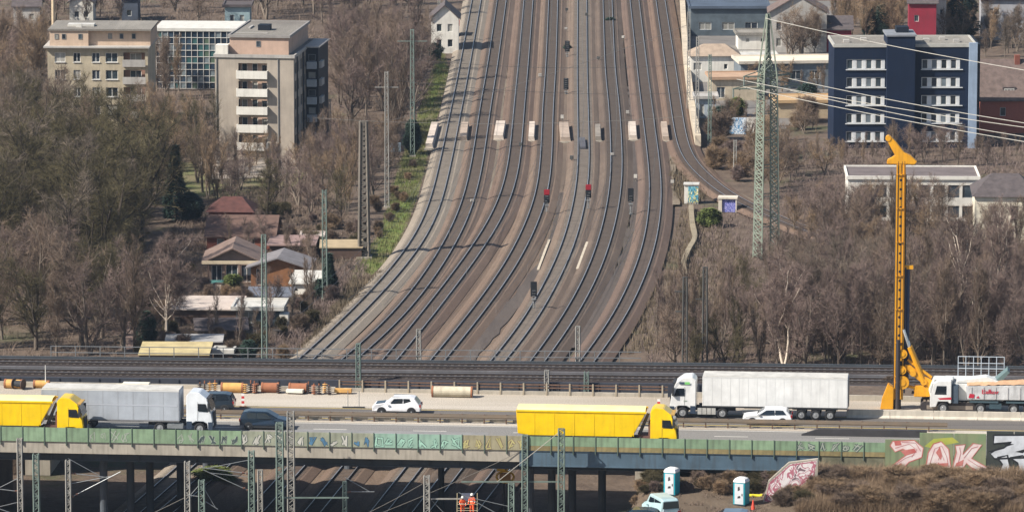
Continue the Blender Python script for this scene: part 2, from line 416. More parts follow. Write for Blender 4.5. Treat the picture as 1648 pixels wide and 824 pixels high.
tag(tufts('track_weeds', M('weed_dull', rgb(82, 84, 58), .9, .9, .3, col2=rgb(108, 96, 78)), [([(905,300),(915,300),(890,380),(868,430),(860,420)], .15), ([(1010,340),(1028,340),(1020,400),(985,470),(990,430)], .3), ([(968,40),(975,38),(1003,170),(1006,180)], .1), ([(825,540),(850,560),(800,585),(780,580)], .2), ([(1050,60),(1062,110),(1070,180),(1060,190)], .25)], 700, .16, 8), 'thin dull weeds growing between the railway tracks', 'weeds', kind='stuff')
rk = random.Random(12)
for k, (px, py) in enumerate(((912,22),(911,52),(1003,66),(944,30),(869,128),(1010,188),(963,100),(905,196),(1023,292),(838,240),(1082,300),(760,330),(920,262),(985,255))):
    p = W(px, py, 0); t = thing('track_marker', (p.x, p.y, -.05), rk.uniform(-.3, .3), 'small pale trackside box on a post between the rails', 'marker', 'small trackside boxes')
    m = MB(); m.box(-.05, .05, -.05, .05, -.1, .5); m.build('post', SLEEPER, t); m = MB(); m.box(-.22, .22, -.15, .15, .5, .5 + rk.uniform(.25, .5)); m.build('box', M('marker_pale', rgb(176, 172, 164), .7, .2, 1.) if k % 3 else M('marker_dark', rgb(60, 62, 62), .7), t)
# ================================================================== HIGHWAY AND RAIL BRIDGE
DZ = 10.0
_o = W(0, 709, DZ); _e = W(1648, 739.5, DZ)
HU = (_e - _o).normalized(); HV = Vector((-HU.y, HU.x, 0)); HROT = math.atan2(HU.y, HU.x); HLEN = (_e - _o).length
def HW(u, v, z=DZ): p = _o + HU * u + HV * v; return Vector((p.x, p.y, z))
def hwuv(px, py, z=DZ): d = W(px, py, z) - _o; return d.dot(HU), d.dot(HV)
U0, U1 = -45.0, HLEN + 45.0
ASPH = gravel('asphalt', rgb(136, 134, 132), rgb(152, 150, 147), .8, rgb(142, 139, 134), .72, (.035, 1.3, 1.0))
ASPHD = gravel('asphalt_dark', rgb(108, 104, 102), rgb(128, 123, 118), .8, rgb(116, 112, 108), .72, (.035, 1.3, 1.0))
DUST = gravel('dusty_concrete', rgb(196, 186, 170), rgb(212, 203, 190), 0.4, rgb(176, 164, 148), .72, (.1, 1.0, 1.0))
CONC = M('concrete', rgb(176, 168, 154), 0.9, 0.3, 0.4, streak=0.35, bump=0.15)
CONCL = M('concrete_light', rgb(205, 196, 180), 0.9, 0.25, 0.6, streak=0.25)
PAINT = M('road_paint', rgb(232, 228, 216), 0.7, 0.25, 2.0)
PAINTY = M('road_paint_yellow', rgb(226, 196, 96), 0.7, 0.3, 2.0)
GIRD = M('girder_dark', rgb(66, 72, 78), 0.7, 0.4, 0.5, streak=0.5)
GIRDB = M('girder_blue', rgb(82, 104, 120), 0.6, 0.35, 0.4, streak=0.5)
STEELG = M('galvanised', rgb(150, 154, 156), 0.5, 0.25, 2.0, metal=0.5)
RUSTY = M('rusty_steel', rgb(112, 86, 70), 0.85, 0.5, 2.0)

hr = thing('highway_bridge', HW(0, 0), HROT, 'highway bridge with green panels along its edge crossing over the railway', 'bridge')
u_piv = hwuv(836, 724)[0]; u_ab = hwuv(1262, 733)[0]
m = MB(); m.box(U0, u_ab + 3, 0.35, 26.3, -0.9, -0.02); m.build('deck_slab', CONC, hr)
m = MB(); m.box(U0, u_piv, 0.0, 0.345, -1.02, 0.02); m.build('edge_beam', CONC, hr)
m = MB(); m.box(u_piv, u_ab + 3, 0.0, 0.345, -1.4, 0.02); m.box(u_piv, u_ab + 3, -.06, 0.0, -1.4, -1.3); m.box(u_piv, u_ab + 3, -.06, 0.0, -0.05, 0.02)
m.build('blue_girder', GIRDB, hr)
for k, v in enumerate((1.0, 6.0, 11.0, 16.0, 21.0, 25.6)):
    m = MB(); m.box(U0, u_ab + 3, v, v + 0.35, -1.85, -0.9); m.box(U0, u_ab + 3, v - .15, v, -1.85, -1.75)
    if k == 0:
        u = U0
        while u < u_ab: m.box(u, u + .08, v - .14, v - .002, -1.74, -0.92); u += 2.6
    m.build('girder', GIRD, hr)
# round piers in rows
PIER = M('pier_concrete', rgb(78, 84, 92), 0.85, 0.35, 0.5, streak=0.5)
for px, v, r in ((167, 3, .36), (210, 9, .36), (241, 15, .36), (290, 20, .36), (405, 20.5, .3), (710, 21, .3), (853, 3, .36), (888, 9, .36), (921, 9.4, .36), (969, 9.8, .36)):
    p = HW(0, v); 
    # find u whose picture column is px
    lo = -20.0
    for _ in range(30):
        q = HW(lo, v, 5.0); x = 824 + FPX * q.x / (q.y * cos(PITCH) + (CAM_H - 5) * sin(PITCH)); lo += (px - x) / 18.0
    m = MB(); m.tube((lo, v, -10.3), (lo, v, -1.6), r, r, 14); m.tube((lo, v, -1.62), (lo, v, -1.5), r * 1.5, r * 1.5, 14)
    m.build('pier', PIER, hr, smooth=False)
# edge panels: green sheet panels, each its own piece
PANG = M('panel_green', rgb(140, 166, 134), 0.6, 0.4, 0.5, streak=0.4, rnd=0.12)
PANB = M('panel_blue', rgb(108, 156, 178), 0.6, 0.35, 0.8, streak=0.3, rnd=0.1)
PANO = M('panel_ochre_base', rgb(150, 136, 94), 0.7, 0.4, 0.8, streak=0.3, rnd=0.1)
POST = M('panel_post', rgb(96, 112, 100), 0.6, 0.3, 1.0)
def graffiti_mat(name, cols, sc=1.0, ref=None):
    m = bpy.data.materials.new(name); m.use_nodes = True; n = m.node_tree.nodes; l = m.node_tree.links; b = n['Principled BSDF']; b.inputs['Roughness'].default_value = 0.6
    tc = n.new('ShaderNodeTexCoord'); tc.object = ref; mp = n.new('ShaderNodeMapping'); mp.inputs['Scale'].default_value = (.8, 1, .55); mp.inputs['Rotation'].default_value = (0, .35, 0); l.new(tc.outputs['Object'], mp.inputs[0])
    w = n.new('ShaderNodeTexNoise'); w.inputs['Scale'].default_value = 1.5 * sc; w.inputs['Detail'].default_value = 2.0; w.inputs['Distortion'].default_value = 2.2; l.new(mp.outputs[0], w.inputs['Vector'])
    r = n.new('ShaderNodeValToRGB'); r.color_ramp.interpolation = 'CONSTANT'; e = r.color_ramp.elements
    while len(e) < len(cols): e.new(0.5)
    for k, c in enumerate(cols): e[k].position = 0.0 if k == 0 else 0.36 + 0.30 * (k - 1) / max(1, len(cols) - 2); e[k].color = rgb(*c)
    l.new(w.outputs['Fac'], r.inputs[0]); l.new(r.outputs[0], b.inputs['Base Color']); return m
PBG = M('panel_greybeige', rgb(162, 166, 146), .6, .4, .6, streak=.3); PTQ = M('panel_turquoise', rgb(152, 186, 168), .6, .3, .5, streak=.25); PTN = M('panel_tan', rgb(168, 160, 130), .6, .4, .5, streak=.25)
TGR, TDK, TWT, TBL, TTQ, TYL, TBR = [M('tag_' + n_, rgb(*c), .6, .3, 1.5) for n_, c in (('grey', (164, 172, 158)), ('dark', (70, 84, 84)), ('white', (198, 196, 186)), ('blue', (84, 128, 162)), ('mint', (164, 206, 186)), ('yellow', (186, 178, 122)), ('brown', (128, 108, 92)))]
def tags(u, spec, k, right):
    '''sprayed letters across one panel: filled strokes with a thinner outline, a few mm proud'''
    r = random.Random(k * 13 + 5); z0 = .5 if right else .12
    for j in range(2):
        x = u + .12 + j * .95; kind = r.randrange(4); h = r.uniform(.7, 1.02) * (.75 if right else 1); w = r.uniform(.5, .75)
        a0 = r.uniform(0, 6.28); P = [(w * (.5 + .62 * cos(a0 + q * r.uniform(1.0, 1.9)) * r.uniform(.5, 1)), h * (.5 + .5 * sin(a0 * 1.7 + q * r.uniform(1.1, 2.2)))) for q in range(6 + kind)]
        pts = [(x + a_, z0 + b_) for a_, b_ in P]
        if spec[1]: poly_paint('tag_outline', stroke(pts, .26), spec[1], -.105, hr)
        poly_paint('tag_letter', stroke(pts, .15 * spec[2]), spec[0], -.112, hr)
def poly_paint(name, polys, mat, y, parent):
    m = MB()
    for i_, p in enumerate(polys): m.add([(x, y - .0004 * i_, z) for x, z in p], [tuple(range(len(p)))])
    return m.build(name, mat, parent, fixn=False)
def stroke(pts, w):
    out = []; L = []; R = []
    for i, p in enumerate(pts):
        a = pts[max(0, i-1)]; b = pts[min(len(pts)-1, i+1)]; dx, dz = b[0]-a[0], b[1]-a[1]; l = sqrt(dx*dx+dz*dz) or 1
        L.append((p[0] - dz/l*w/2, p[1] + dx/l*w/2)); R.append((p[0] + dz/l*w/2, p[1] - dx/l*w/2))
    for i in range(len(pts)-1): out.append([L[i], L[i+1], R[i+1], R[i]])
    return out
u = U0; k = 0; pw = 1.96
while u < hwuv(1424, 735)[0]:
    px = 824 + FPX * HW(u + 1, 0).x / (HW(u, 0).y * cos(PITCH) + 93 * sin(PITCH))
    p = MB(); right = px > 838
    p.box(0.03, pw - 0.03, -0.05, 0.0, 0.46 if right else 0.04, 1.3)
    tg = None
    if px < 150: mat_ = PANG
    elif px < 330: mat_ = PANG; tg = (TGR, None, .6) if px < 200 or px > 290 else None
    elif px < 400: mat_ = PANG; tg = (TDK, TGR, .8)
    elif px < 500: mat_ = PBG; tg = (TWT, TDK, .9)
    elif px < 590: mat_ = PBG; tg = (TBL if k % 2 else TWT, TDK, 1.)
    elif px < 730: mat_ = PTQ; tg = (TTQ, TDK, 1.)
    elif px < 835: mat_ = PTN; tg = (TYL, TBR, .9)
    else: mat_ = PANG; tg = (TGR, TDK, .7) if 1290 < px < 1400 else None
    if tg: tags(u, tg, k, right)
    o = p.build('panel', mat_, hr, loc=(u, -0.05, 0), fixn=False)
    if right:
        p = MB(); p.box(0.03, pw - 0.03, -0.045, 0.0, 0.03, 0.45); p.build('base_panel', PANO, hr, loc=(u, -0.05, 0), fixn=False)
    p = MB(); p.box(-.035, .035, -.1, 0.06, -.3, 1.36); p.build('panel_post', POST, hr, loc=(u, -0.05, 0), fixn=False)
    u += pw; k += 1
# road surface sheets
def hsheet(name, u0, u1, v0, v1, mat, z, parent=None, seg=8):
    p = MB()
    for k in range(seg):
        a = u0 + (u1 - u0) * k / seg; b = u0 + (u1 - u0) * (k + 1) / seg
        p.add([HW(a, v0, DZ + z), HW(b, v0, DZ + z), HW(b, v1, DZ + z), HW(a, v1, DZ + z)], [(0, 1, 2, 3)])
    o = p.build(name, mat, parent, fixn=False)
    if parent is None: tag(o, kind='structure')
    return o
hsheet('road_near', U0, U1, 0.35, 11.0, ASPH, 0.0)
hsheet('median', U0, U1, 11.0, 12.6, DUST, 0.0)
hsheet('road_far', U0, U1, 12.6, 18.2, ASPHD, 0.0)
hsheet('work_area', U0, U1, 18.2, 26.25, DUST, 0.0)
for v in (0.62, 10.6): hsheet('lane_line', U0, U1, v, v + 0.14, PAINT, 0.005)
for v, mt in ((12.95, PAINTY), (17.75, PAINTY)): hsheet('lane_line', U0, U1, v, v + 0.13, mt, 0.005)
dash = MB(); u = U0
while u < U1:
    for v in (4.35, 7.9): dash.add([HW(u, v, DZ + .005), HW(u + 3, v, DZ + .005), HW(u + 3, v + .13, DZ + .005), HW(u, v + .13, DZ + .005)], [(0, 1, 2, 3)])
    u += 9
tag(dash.build('lane_dashes', PAINT, fixn=False), kind='structure')
# tyre-dark stripes and dirt sheets belong to the asphalt itself: patched lane
hsheet('road_patch', hwuv(460, 690)[0], hwuv(790, 690)[0], 4.6, 7.8, M('asphalt_patch', rgb(134, 133, 132), 0.9, 0.3, 0.4), 0.003)

# median guard rail: beam, posts
gr = thing('guard_rail', HW(0, 12.0), HROT, 'double steel guard rail along the median of the highway', 'guard rail')
for s in (-.22, .22):
    m = MB()
    ub = hwuv(1525, 690)[0]
    for z0, z1, yy in ((0.44, 0.56, .0), (0.56, 0.66, -.04), (0.66, 0.78, .0)): m.box(U0, ub, s - .03 + yy, s + .03 + yy, z0, z1)
    m.build('beam', M('guard_steel', rgb(122, 112, 100), 0.6, 0.5, 0.8, metal=0.3, col2=rgb(150, 128, 104)), gr)
u = U0 + 1
while u < ub:
    m = MB(); m.box(-.05, .05, -.18, .18, -.01, 0.80); m.build('post', RUSTY, gr, loc=(u, 0, 0), fixn=False); u += 2.0
# white delineator blocks along the far carriageway kerb (a pale dashed kerb in the median)
kb = thing('median_kerb', HW(0, 12.55), HROT, 'row of pale kerb blocks behind the median guard rail', 'kerb')
u = hwuv(455, 672)[0]; blk = MB(); blk.box(0, 1.5, -.12, .12, 0.0, 0.28); first = None
while u < hwuv(830, 678)[0]:
    if first is None: first = o = blk.build('kerb_block', CONCL, kb, bevel=.02)
    else: o = first.copy(); COL.objects.link(o); o.parent = kb
    o.location = (u, 0, 0); u += 2.1
# concrete safety barrier, right-hand side, segments
def nj_profile(s=1.0): return [(-.3*s,0),(-.3*s,.08),(-.12*s,.3),(-.09*s,.9),(.09*s,.9),(.12*s,.3),(.3*s,.08),(.3*s,0)]
cb = thing('concrete_barrier', HW(0, 17.9), HROT, 'pale concrete safety barrier in front of the drilling rig and tipper truck', 'barrier')
u = hwuv(1362, 672)[0]; seg = MB(); pr = nj_profile(1.15); n_ = len(pr); LB = 3.94
vs = [(x, y, z * .82) for x in (0.02, LB - .02) for y, z in pr]
seg.add(vs, [(i, (i+1) % n_, n_ + (i+1) % n_, n_ + i) for i in range(n_)] + [tuple(range(n_)), tuple(range(2*n_-1, n_-1, -1))])
sobj = None
while u < U1:
    if sobj is None: sobj = o = seg.build('barrier_segment', CONCL, cb)
    else: o = sobj.copy(); COL.objects.link(o); o.parent = cb
    o.location = (u, 0, 0); u += LB
# low dark body: shadow on dark asphalt put into colour, before the graffiti wall
sb = thing('shade_band', HW(0, 9.2), HROT, 'low dark body coloured as a shadowed band of dark asphalt before the graffiti wall', 'barrier')
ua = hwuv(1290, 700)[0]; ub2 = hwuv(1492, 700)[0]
m = MB(); m.prism_y([(ua, 0), (ub2, 0), (ub2, .62), (ua + 1.5, .62), (ua, .1)], -.2, .2); m.build('band_body', M('asphalt_shade', rgb(60, 58, 60), .7, .4, .6), sb)
# rear parapet fence with pale posts
rf = thing('parapet_fence', HW(0, 26.0), HROT, 'low rusty parapet fence with pale posts behind the work area', 'fence')
ua = hwuv(545, 632)[0]; ub2 = hwuv(1075, 638)[0]
m = MB(); m.box(ua, ub2, -.08, .12, 0.0, .35); m.build('kerb_beam', CONC, rf)
for z in (.62, .9): 
    m = MB(); m.box(ua, ub2, -.03, .03, z, z + .12); m.build('rail', RUSTY, rf)
u = ua
while u < ub2:
    m = MB(); m.box(-.07, .07, -.14, -.04, 0, 1.12); m.build('post', M('pale_post', rgb(164, 152, 132), .8, .3, 1.0), rf, loc=(u, 0, 0), fixn=False); u += 2.15
m = MB(); m.box(U0, ua - .4, -.1, .15, 0, .4); tag(m.build('parapet_kerb', CONC, loc=HW(0, 26.05), rotz=HROT), 'low concrete kerb behind the heaps of drill casings', 'kerb')
m = MB(); m.box(ub2 + .4, U1, -.1, .15, 0, .5); tag(m.build('parapet_kerb', CONC, loc=HW(0, 26.05), rotz=HROT), 'low concrete kerb behind the white lorry and drilling rig', 'kerb')

# ------------------------------------------------------------------ rail bridge behind, same direction
RZ = 9.0
_ro = W(0, 612, RZ); rrot = radians(-3.2)
RU = Vector((cos(rrot), sin(rrot), 0)); RV = Vector((-RU.y, RU.x, 0))
def RW(u, v, z=RZ): p = _ro + RU * u + RV * v; return Vector((p.x, p.y, z))
def rwu(px, py, z=RZ): return (W(px, py, z) - _ro).dot(RU)
RL = rwu(1648, 622) + 40
rb = thing('rail_bridge', RW(0, 0), rrot, 'dark steel railway bridge crossing behind the highway', 'bridge')
ra0, ra1 = rwu(40, 600), rwu(1060, 610)
m = MB(); m.box(-40, RL, 0.3, 10.8, -1.0, -0.02); m.build('deck', M('bridge_soot', rgb(84, 78, 76), .9, .4, .4), rb)
m = MB(); m.box(-40, RL, 0.0, 0.28, -2.2, 0.35)
u = -40
while u < RL: m.box(u, u + .1, -.08, 0, -2.1, 0.3); u += 1.9
m.build('front_girder', M('girder_navy', rgb(62, 66, 76), .65, .4, .4, streak=.3), rb)
m = MB(); m.box(-40, RL, 10.82, 11.1, -2.2, 0.35); m.build('rear_girder', GIRD, rb)
m = MB(); m.box(-40, RL, 4.9, 5.2, 0.0, 0.45); m.build('centre_girder', M('girder_grey', rgb(108, 106, 108), .6, .4, .4, streak=.3), rb)
for s, px in ((1, 60), (1, 1045)):
    uu = rwu(px, 610); m = MB(); m.box(uu - 1.2, uu + 1.2, 0.2, 10.8, -9.2, -2.2); m.build('abutment', CONC, rb)
for px in (330, 560, 800):
    uu = rwu(px, 610)
    for v in (2.5, 8.5): m = MB(); m.tube((uu, v, -9.2), (uu, v, -1.0), .4, .4, 12); m.build('pier', PIER, rb)
for k, v in enumerate((2.6, 8.0)):
    pts = [RW(-40 + i * 4.0, v, RZ) for i in range(int((RL + 40) / 4) + 1)]
    t = make_track(8 + k, pts, ('railway track on the rail bridge next to the highway', 'railway track on the rail bridge next to its handrail')[k], ((74, 66, 64), (96, 86, 80), (64, 58, 58)), 0.02)
# handrail
hrail = thing('bridge_handrail', RW(0, 11.0), rrot, 'long grey tubular handrail along the far side of the rail bridge', 'handrail')
h0, h1 = rwu(72, 592), rwu(1030, 600)
HRM = M('handrail_steel', rgb(120, 122, 124), .6, .3, 1.0)
for z in (.75, 1.35):
    m = MB(); m.bar((h0, 0, z), (h1, 0, z), .07); m.build('rail', HRM, hrail)
u = h0
while u <= h1:
    m = MB(); m.box(-.04, .04, -.04, .04, .3, 1.36); m.build('post', HRM, hrail, loc=(u, 0, 0), fixn=False); u += 2.4

# ------------------------------------------------------------------ embankments
EARTH = GROUND
def emb_block(name, poly, z0, z1, mat):  # world polygon block with sloped skirts
    m = MB(); m.prism_z([(p.x, p.y) for p in poly], z0, z1); return tag(m.build(name, mat), kind='structure')
ua = u_ab + 1.0
emb_block('embankment', [HW(ua, 0.3), HW(U1 + 30, 0.3), HW(U1 + 30, 26.2), HW(ua, 26.2)], -0.3, DZ - 0.95, EARTH)
emb_block('embankment', [HW(ua, 26.4), HW(U1 + 30, 26.4), RW(RL + 20, -.2), RW(rwu(1290, 612), -.2)], -0.3, DZ - 0.6, EARTH)
uL = hwuv(-70, 709)[0]
emb_block('embankment', [HW(U0 - 20, 0.5), HW(uL, 0.5), HW(uL, 26.0), HW(U0 - 20, 26.0)], -0.3, DZ - 1.95, EARTH)
rr = rwu(1065, 610)
emb_block('rail_embankment', [RW(rr, .35), RW(RL + 20, .35), RW(RL + 20, 10.7), RW(rr, 10.7)], -0.3, RZ - 1.1, EARTH)
rl = rwu(35, 610)
emb_block('rail_embankment', [RW(-70, .35), RW(rl, .35), RW(rl, 10.7), RW(-70, 10.7)], -0.3, RZ - 1.1, EARTH)
# front slope by the abutment: rises from track level to a terrace, then to the wall foot
def zf(x, y):
    p = Vector((x, y, 0)) - _o; u = p.dot(HU); v = p.dot(HV)
    un = hwuv(960, 735)[0]; up = hwuv(1050, 735)[0]
    t = min(1, max(0, (u - un) / (up - un))); t = t * t * (3 - 2 * t)
    z = 7.0 * t
    uw = hwuv(1215, 735)[0]; ux = hwuv(1330, 735)[0]
    t2 = min(1, max(0, (u - uw) / (ux - uw))); t2 = t2 * t2 * (3 - 2 * t2)
    tv = min(1, max(0, (v + 14) / 12.0))
    z += t2 * (1.6 * tv)
    if v > -3.5: z += (1 - t2) * t * 0.7 * min(1, (v + 3.5) / 3.0)
    z += 0.18 * sin(x * 0.9) * sin(y * 1.3) * t
    return z
m = MB(); gxs = [HW(hwuv(950, 735)[0], 0).x + i * 0.9 for i in range(75)]; n_ = len(gxs); gys = [-24 + j * 0.8 for j in range(38)]
for gv in gys:
    for gx_ in gxs:
        u_ = (gx_ - _o.x) / HU.x; p = HW(u_, gv, 0); m.v.append((p.x, p.y, zf(p.x, p.y) - 0.28 + 0.28 * min(1, (u_ - hwuv(950,735)[0]) / 3)))
for j in range(len(gys) - 1):
    for i in range(n_ - 1): m.f.append((j*n_+i, j*n_+i+1, (j+1)*n_+i+1, (j+1)*n_+i)); m.m.append(0)
tag(m.build('embankment_slope', gravel('slope_earth', rgb(122, 106, 90), rgb(140, 124, 106), .5, rgb(104, 90, 76)), smooth=True), kind='structure')

# ------------------------------------------------------------------ graffiti wall at the right
wall = thing('graffiti_wall', HW(0, 0), HROT, 'tall noise wall sprayed with big white and red graffiti letters', 'wall')
wu0, wu1, wu2 = hwuv(1424, 735)[0], hwuv(1587, 738)[0], hwuv(1648, 739)[0] + 12
WG = M('wall_green', rgb(112, 134, 98), .7, .7, .6, streak=.4, col2=rgb(142, 138, 108)); WD = M('wall_dark', rgb(58, 64, 60), .8, .4, .8, streak=.2)
PANW = 3.0; u = wu0
while u < wu1 - .5:
    w = min(PANW, wu1 - u); m = MB(); m.box(0.02, w - .02, -.14, 0.0, -1.05, 2.25 if u > hwuv(1500, 730)[0] - 2 else 1.62); m.build('wall_panel', WG, wall, loc=(u, -.05, 0), fixn=False); u += PANW
u = wu1
while u < wu2:
    m = MB(); m.box(0.02, 2.4 - .02, -.2, -.02, -1.2, 2.5); m.build('wall_panel', WD, wall, loc=(u, -.05, 0), fixn=False); u += 2.4
m = MB(); m.box(wu0 - 9, wu2, -.1, .3, -2.6, -1.06); m.build('wall_base', CONC, wall)
m = MB(); m.box(u_ab + 3.0, wu0, -.02, .33, -2.0, .02); m.build('edge_wall', M('wall_moss', rgb(120, 118, 96), .85, .5, .8, streak=.4), wall)
# flat sprayed lettering, outlines below and fills above, a few mm proud of the panels
SPW = M('spray_white', rgb(220, 212, 208), .6, .6, 1.3, col2=rgb(206, 160, 160)); SPR = M('spray_red', rgb(176, 84, 80), .6, .6, 1.5, col2=rgb(204, 150, 140)); SPK = M('spray_black', rgb(30, 32, 36), .6)
SPS = M('spray_silver', rgb(208, 212, 218), .5, .3, 1.2); SPO = M('spray_yellow', rgb(172, 172, 76), .6, .6, 1.2, col2=rgb(120, 146, 70))
g0 = hwuv(1430, 738)[0]; s_ = 0.0555
def G(pts): return [(g0 + (x - 1430) * s_, -1.02 + (750 - y) * s_) for x, y in pts]
yb = -.05 - .14
let = [ # P A K style throw-up, photo units
 ([(1432,712),(1436,705),(1470,703),(1484,715),(1482,730),(1462,738),(1452,749),(1430,749),(1448,734),(1464,722),(1452,717),(1440,722)],),
 ([(1488,748),(1492,722),(1500,708),(1512,704),(1524,716),(1528,748),(1514,747),(1508,738),(1504,747)],),
 ([(1530,747),(1536,720),(1534,710),(1550,708),(1546,724),(1562,706),(1576,708),(1560,730),(1588,746),(1568,752),(1552,738),(1546,748)],)]
poly_paint('spray_blob', [G([(1486,712),(1500,700),(1530,697),(1540,705),(1520,709),(1500,716)])], SPO, yb - .004, wall)
out_ = []
for (pl,) in let: q = G(pl); out_ += stroke(q + [q[0]], .09)
poly_paint('letter_fill', [G(pl) for (pl,) in let], SPW, yb - .006, wall)
poly_paint('letter_outline', out_, SPR, yb - .010, wall)
acc = [G(p) for p in ([(1438,705),(1448,704),(1450,711),(1440,712)], [(1448,720),(1470,716),(1474,722),(1456,728)], [(1504,722),(1510,712),(1514,726),(1512,734)], [(1500,740),(1524,738),(1522,744),(1502,746)], [(1536,738),(1548,732),(1546,742),(1534,744)], [(1560,744),(1574,750),(1562,753)], [(1440,745),(1450,739),(1452,748)])]
poly_paint('letter_shade', acc, SPR, yb - .013, wall)
inner = []
for ln in ([(1440,716),(1462,709),(1474,718),(1466,730)], [(1438,744),(1456,732),(1470,726)], [(1494,742),(1502,716),(1513,711),(1521,728),(1524,744)], [(1508,734),(1512,722),(1517,734)], [(1538,742),(1543,722),(1541,713)], [(1548,730),(1560,714),(1570,711)], [(1554,732),(1570,742),(1582,746)], [(1450,706),(1472,707),(1480,720)]): inner += stroke(G(ln), .045)
poly_paint('letter_line', inner, M('spray_rose', rgb(186, 96, 96), .6, .5, 2.0, col2=rgb(150, 120, 130)), yb - .016, wall)
yd = -.05 - .2
big = [([(1594,692),(1644,691),(1662,704),(1640,718),(1664,719),(1664,726),(1596,730),(1587,719),(1610,712),(1622,703),(1594,706)],), ([(1600,728),(1616,724),(1622,748),(1620,754),(1602,754),(1608,738)],), ([(1620,728),(1640,724),(1650,738),(1642,754),(1624,754),(1634,744),(1632,736)],)]
poly_paint('letter_fill', [G(pl) for (pl,) in big], SPS, yd - .006, wall)
o2 = []
for (pl,) in big: q = G(pl); o2 += stroke(q + [q[0]], .16)
poly_paint('letter_outline', o2, SPK, yd - .010, wall)
poly_paint('letter_shade', [G([(1608,704),(1626,706),(1614,710)]), G([(1588,718),(1606,711),(1600,715),(1590,722)]), G([(1628,718),(1648,712),(1640,720)])], SPK, yd - .013, wall)
# sloping wing wall with pink lettering
ww = thing('wing_wall', W(1230, 807, 7.0), HROT + radians(2), 'sloping concrete wing wall covered in white and pink graffiti', 'wall')
m = MB(); m.prism_y([(-.1, -1.5), (4.6, -1.5), (4.6, 3.85), (2.1, 3.5), (.35, 1.85), (-.1, .1)], 0, .35); m.build('wall_body', CONC, ww)
pk = []
for k in range(5):
    x = .3 + k * .74; zb = .15 + k * .58
    pk += stroke([(x, zb), (x + .1, zb + .9), (x + .45, zb + .95), (x + .5, zb + .5), (x + .12, zb + .4)], .16) if k % 2 == 0 else stroke([(x, zb + .1), (x + .05, zb + 1.0), (x + .35, zb + .4), (x + .5, zb + 1.15), (x + .55, zb + .2)], .16)
poly_paint('letter_fill', [[(0, .05), (1.0, -.1), (4.3, 2.3), (4.5, 3.7), (2.2, 3.35), (.42, 1.7)]], graffiti_mat('spray_wing', [(214,204,204),(222,216,214),(176,110,124),(216,206,206),(120,96,104)], .95), -.006, ww)
poly_paint('letter_outline', stroke([(.1, .1), (.45, 1.6), (2.2, 3.25), (4.4, 3.6), (4.25, 2.4), (1.0, 0), (.1, .1)], .1), M('spray_pink', rgb(186, 110, 124), .6, .5, 2.0, col2=rgb(120, 60, 80)), -.012, ww)
# ================================================================== VEGETATION
BARK = M('bark_grey', rgb(104, 94, 84), .95, .4, 1.5, rnd=.2)
BARKD = M('bark_dark', rgb(70, 62, 56), .95, .4, 1.5, rnd=.2)
BIRCH = M('bark_birch', rgb(206, 192, 176), .9, .5, 1.2, col2=rgb(140, 122, 110))
TINT = {'olive': rgb(86, 79, 58), 'grey': rgb(112, 101, 90), 'brown': rgb(119, 103, 90), 'mauve': rgb(119, 103, 96), 'tan': rgb(140, 119, 96), 'pale': rgb(186, 172, 160)}
def object_tint(name):
    """bark or twigs whose hue comes from the object's own colour, with grain and per-tree variation"""
    m = bpy.data.materials.new(name); m.use_nodes = True; n = m.node_tree.nodes; l = m.node_tree.links; b = n['Principled BSDF']; b.inputs['Roughness'].default_value = .95; b.inputs['Specular IOR Level'].default_value = .2
    oi = n.new('ShaderNodeObjectInfo'); tc = n.new('ShaderNodeTexCoord'); z = n.new('ShaderNodeTexNoise'); z.inputs['Scale'].default_value = .5; z.inputs['Detail'].default_value = 4; l.new(tc.outputs['Object'], z.inputs['Vector'])
    r = n.new('ShaderNodeMapRange'); r.inputs[1].default_value = .3; r.inputs[2].default_value = .7; r.inputs[3].default_value = .72; r.inputs[4].default_value = 1.2; l.new(z.outputs['Fac'], r.inputs[0])
    r2 = n.new('ShaderNodeMapRange'); r2.inputs[3].default_value = .8; r2.inputs[4].default_value = 1.22; l.new(oi.outputs['Random'], r2.inputs[0])
    mu = n.new('ShaderNodeMath'); mu.operation = 'MULTIPLY'; l.new(r.outputs[0], mu.inputs[0]); l.new(r2.outputs[0], mu.inputs[1])
    h = n.new('ShaderNodeHueSaturation'); l.new(oi.outputs['Color'], h.inputs['Color']); l.new(mu.outputs[0], h.inputs['Value']); l.new(h.outputs[0], b.inputs['Base Color']); return m
TWIG = object_tint('twigs'); BARK = object_tint('bark')
C_GREY, C_DARK, C_BIRCH = rgb(112, 102, 92), rgb(72, 64, 58), rgb(206, 192, 176)
BARKD = M('bark_dark', rgb(70, 62, 56), .95, .4, 1.5, rnd=.2)
TW = {k: M('twigs_' + k, c, .95, .5, .35, col2=tuple(x * .7 for x in c[:3]) + (1,)) for k, c in TINT.items()}
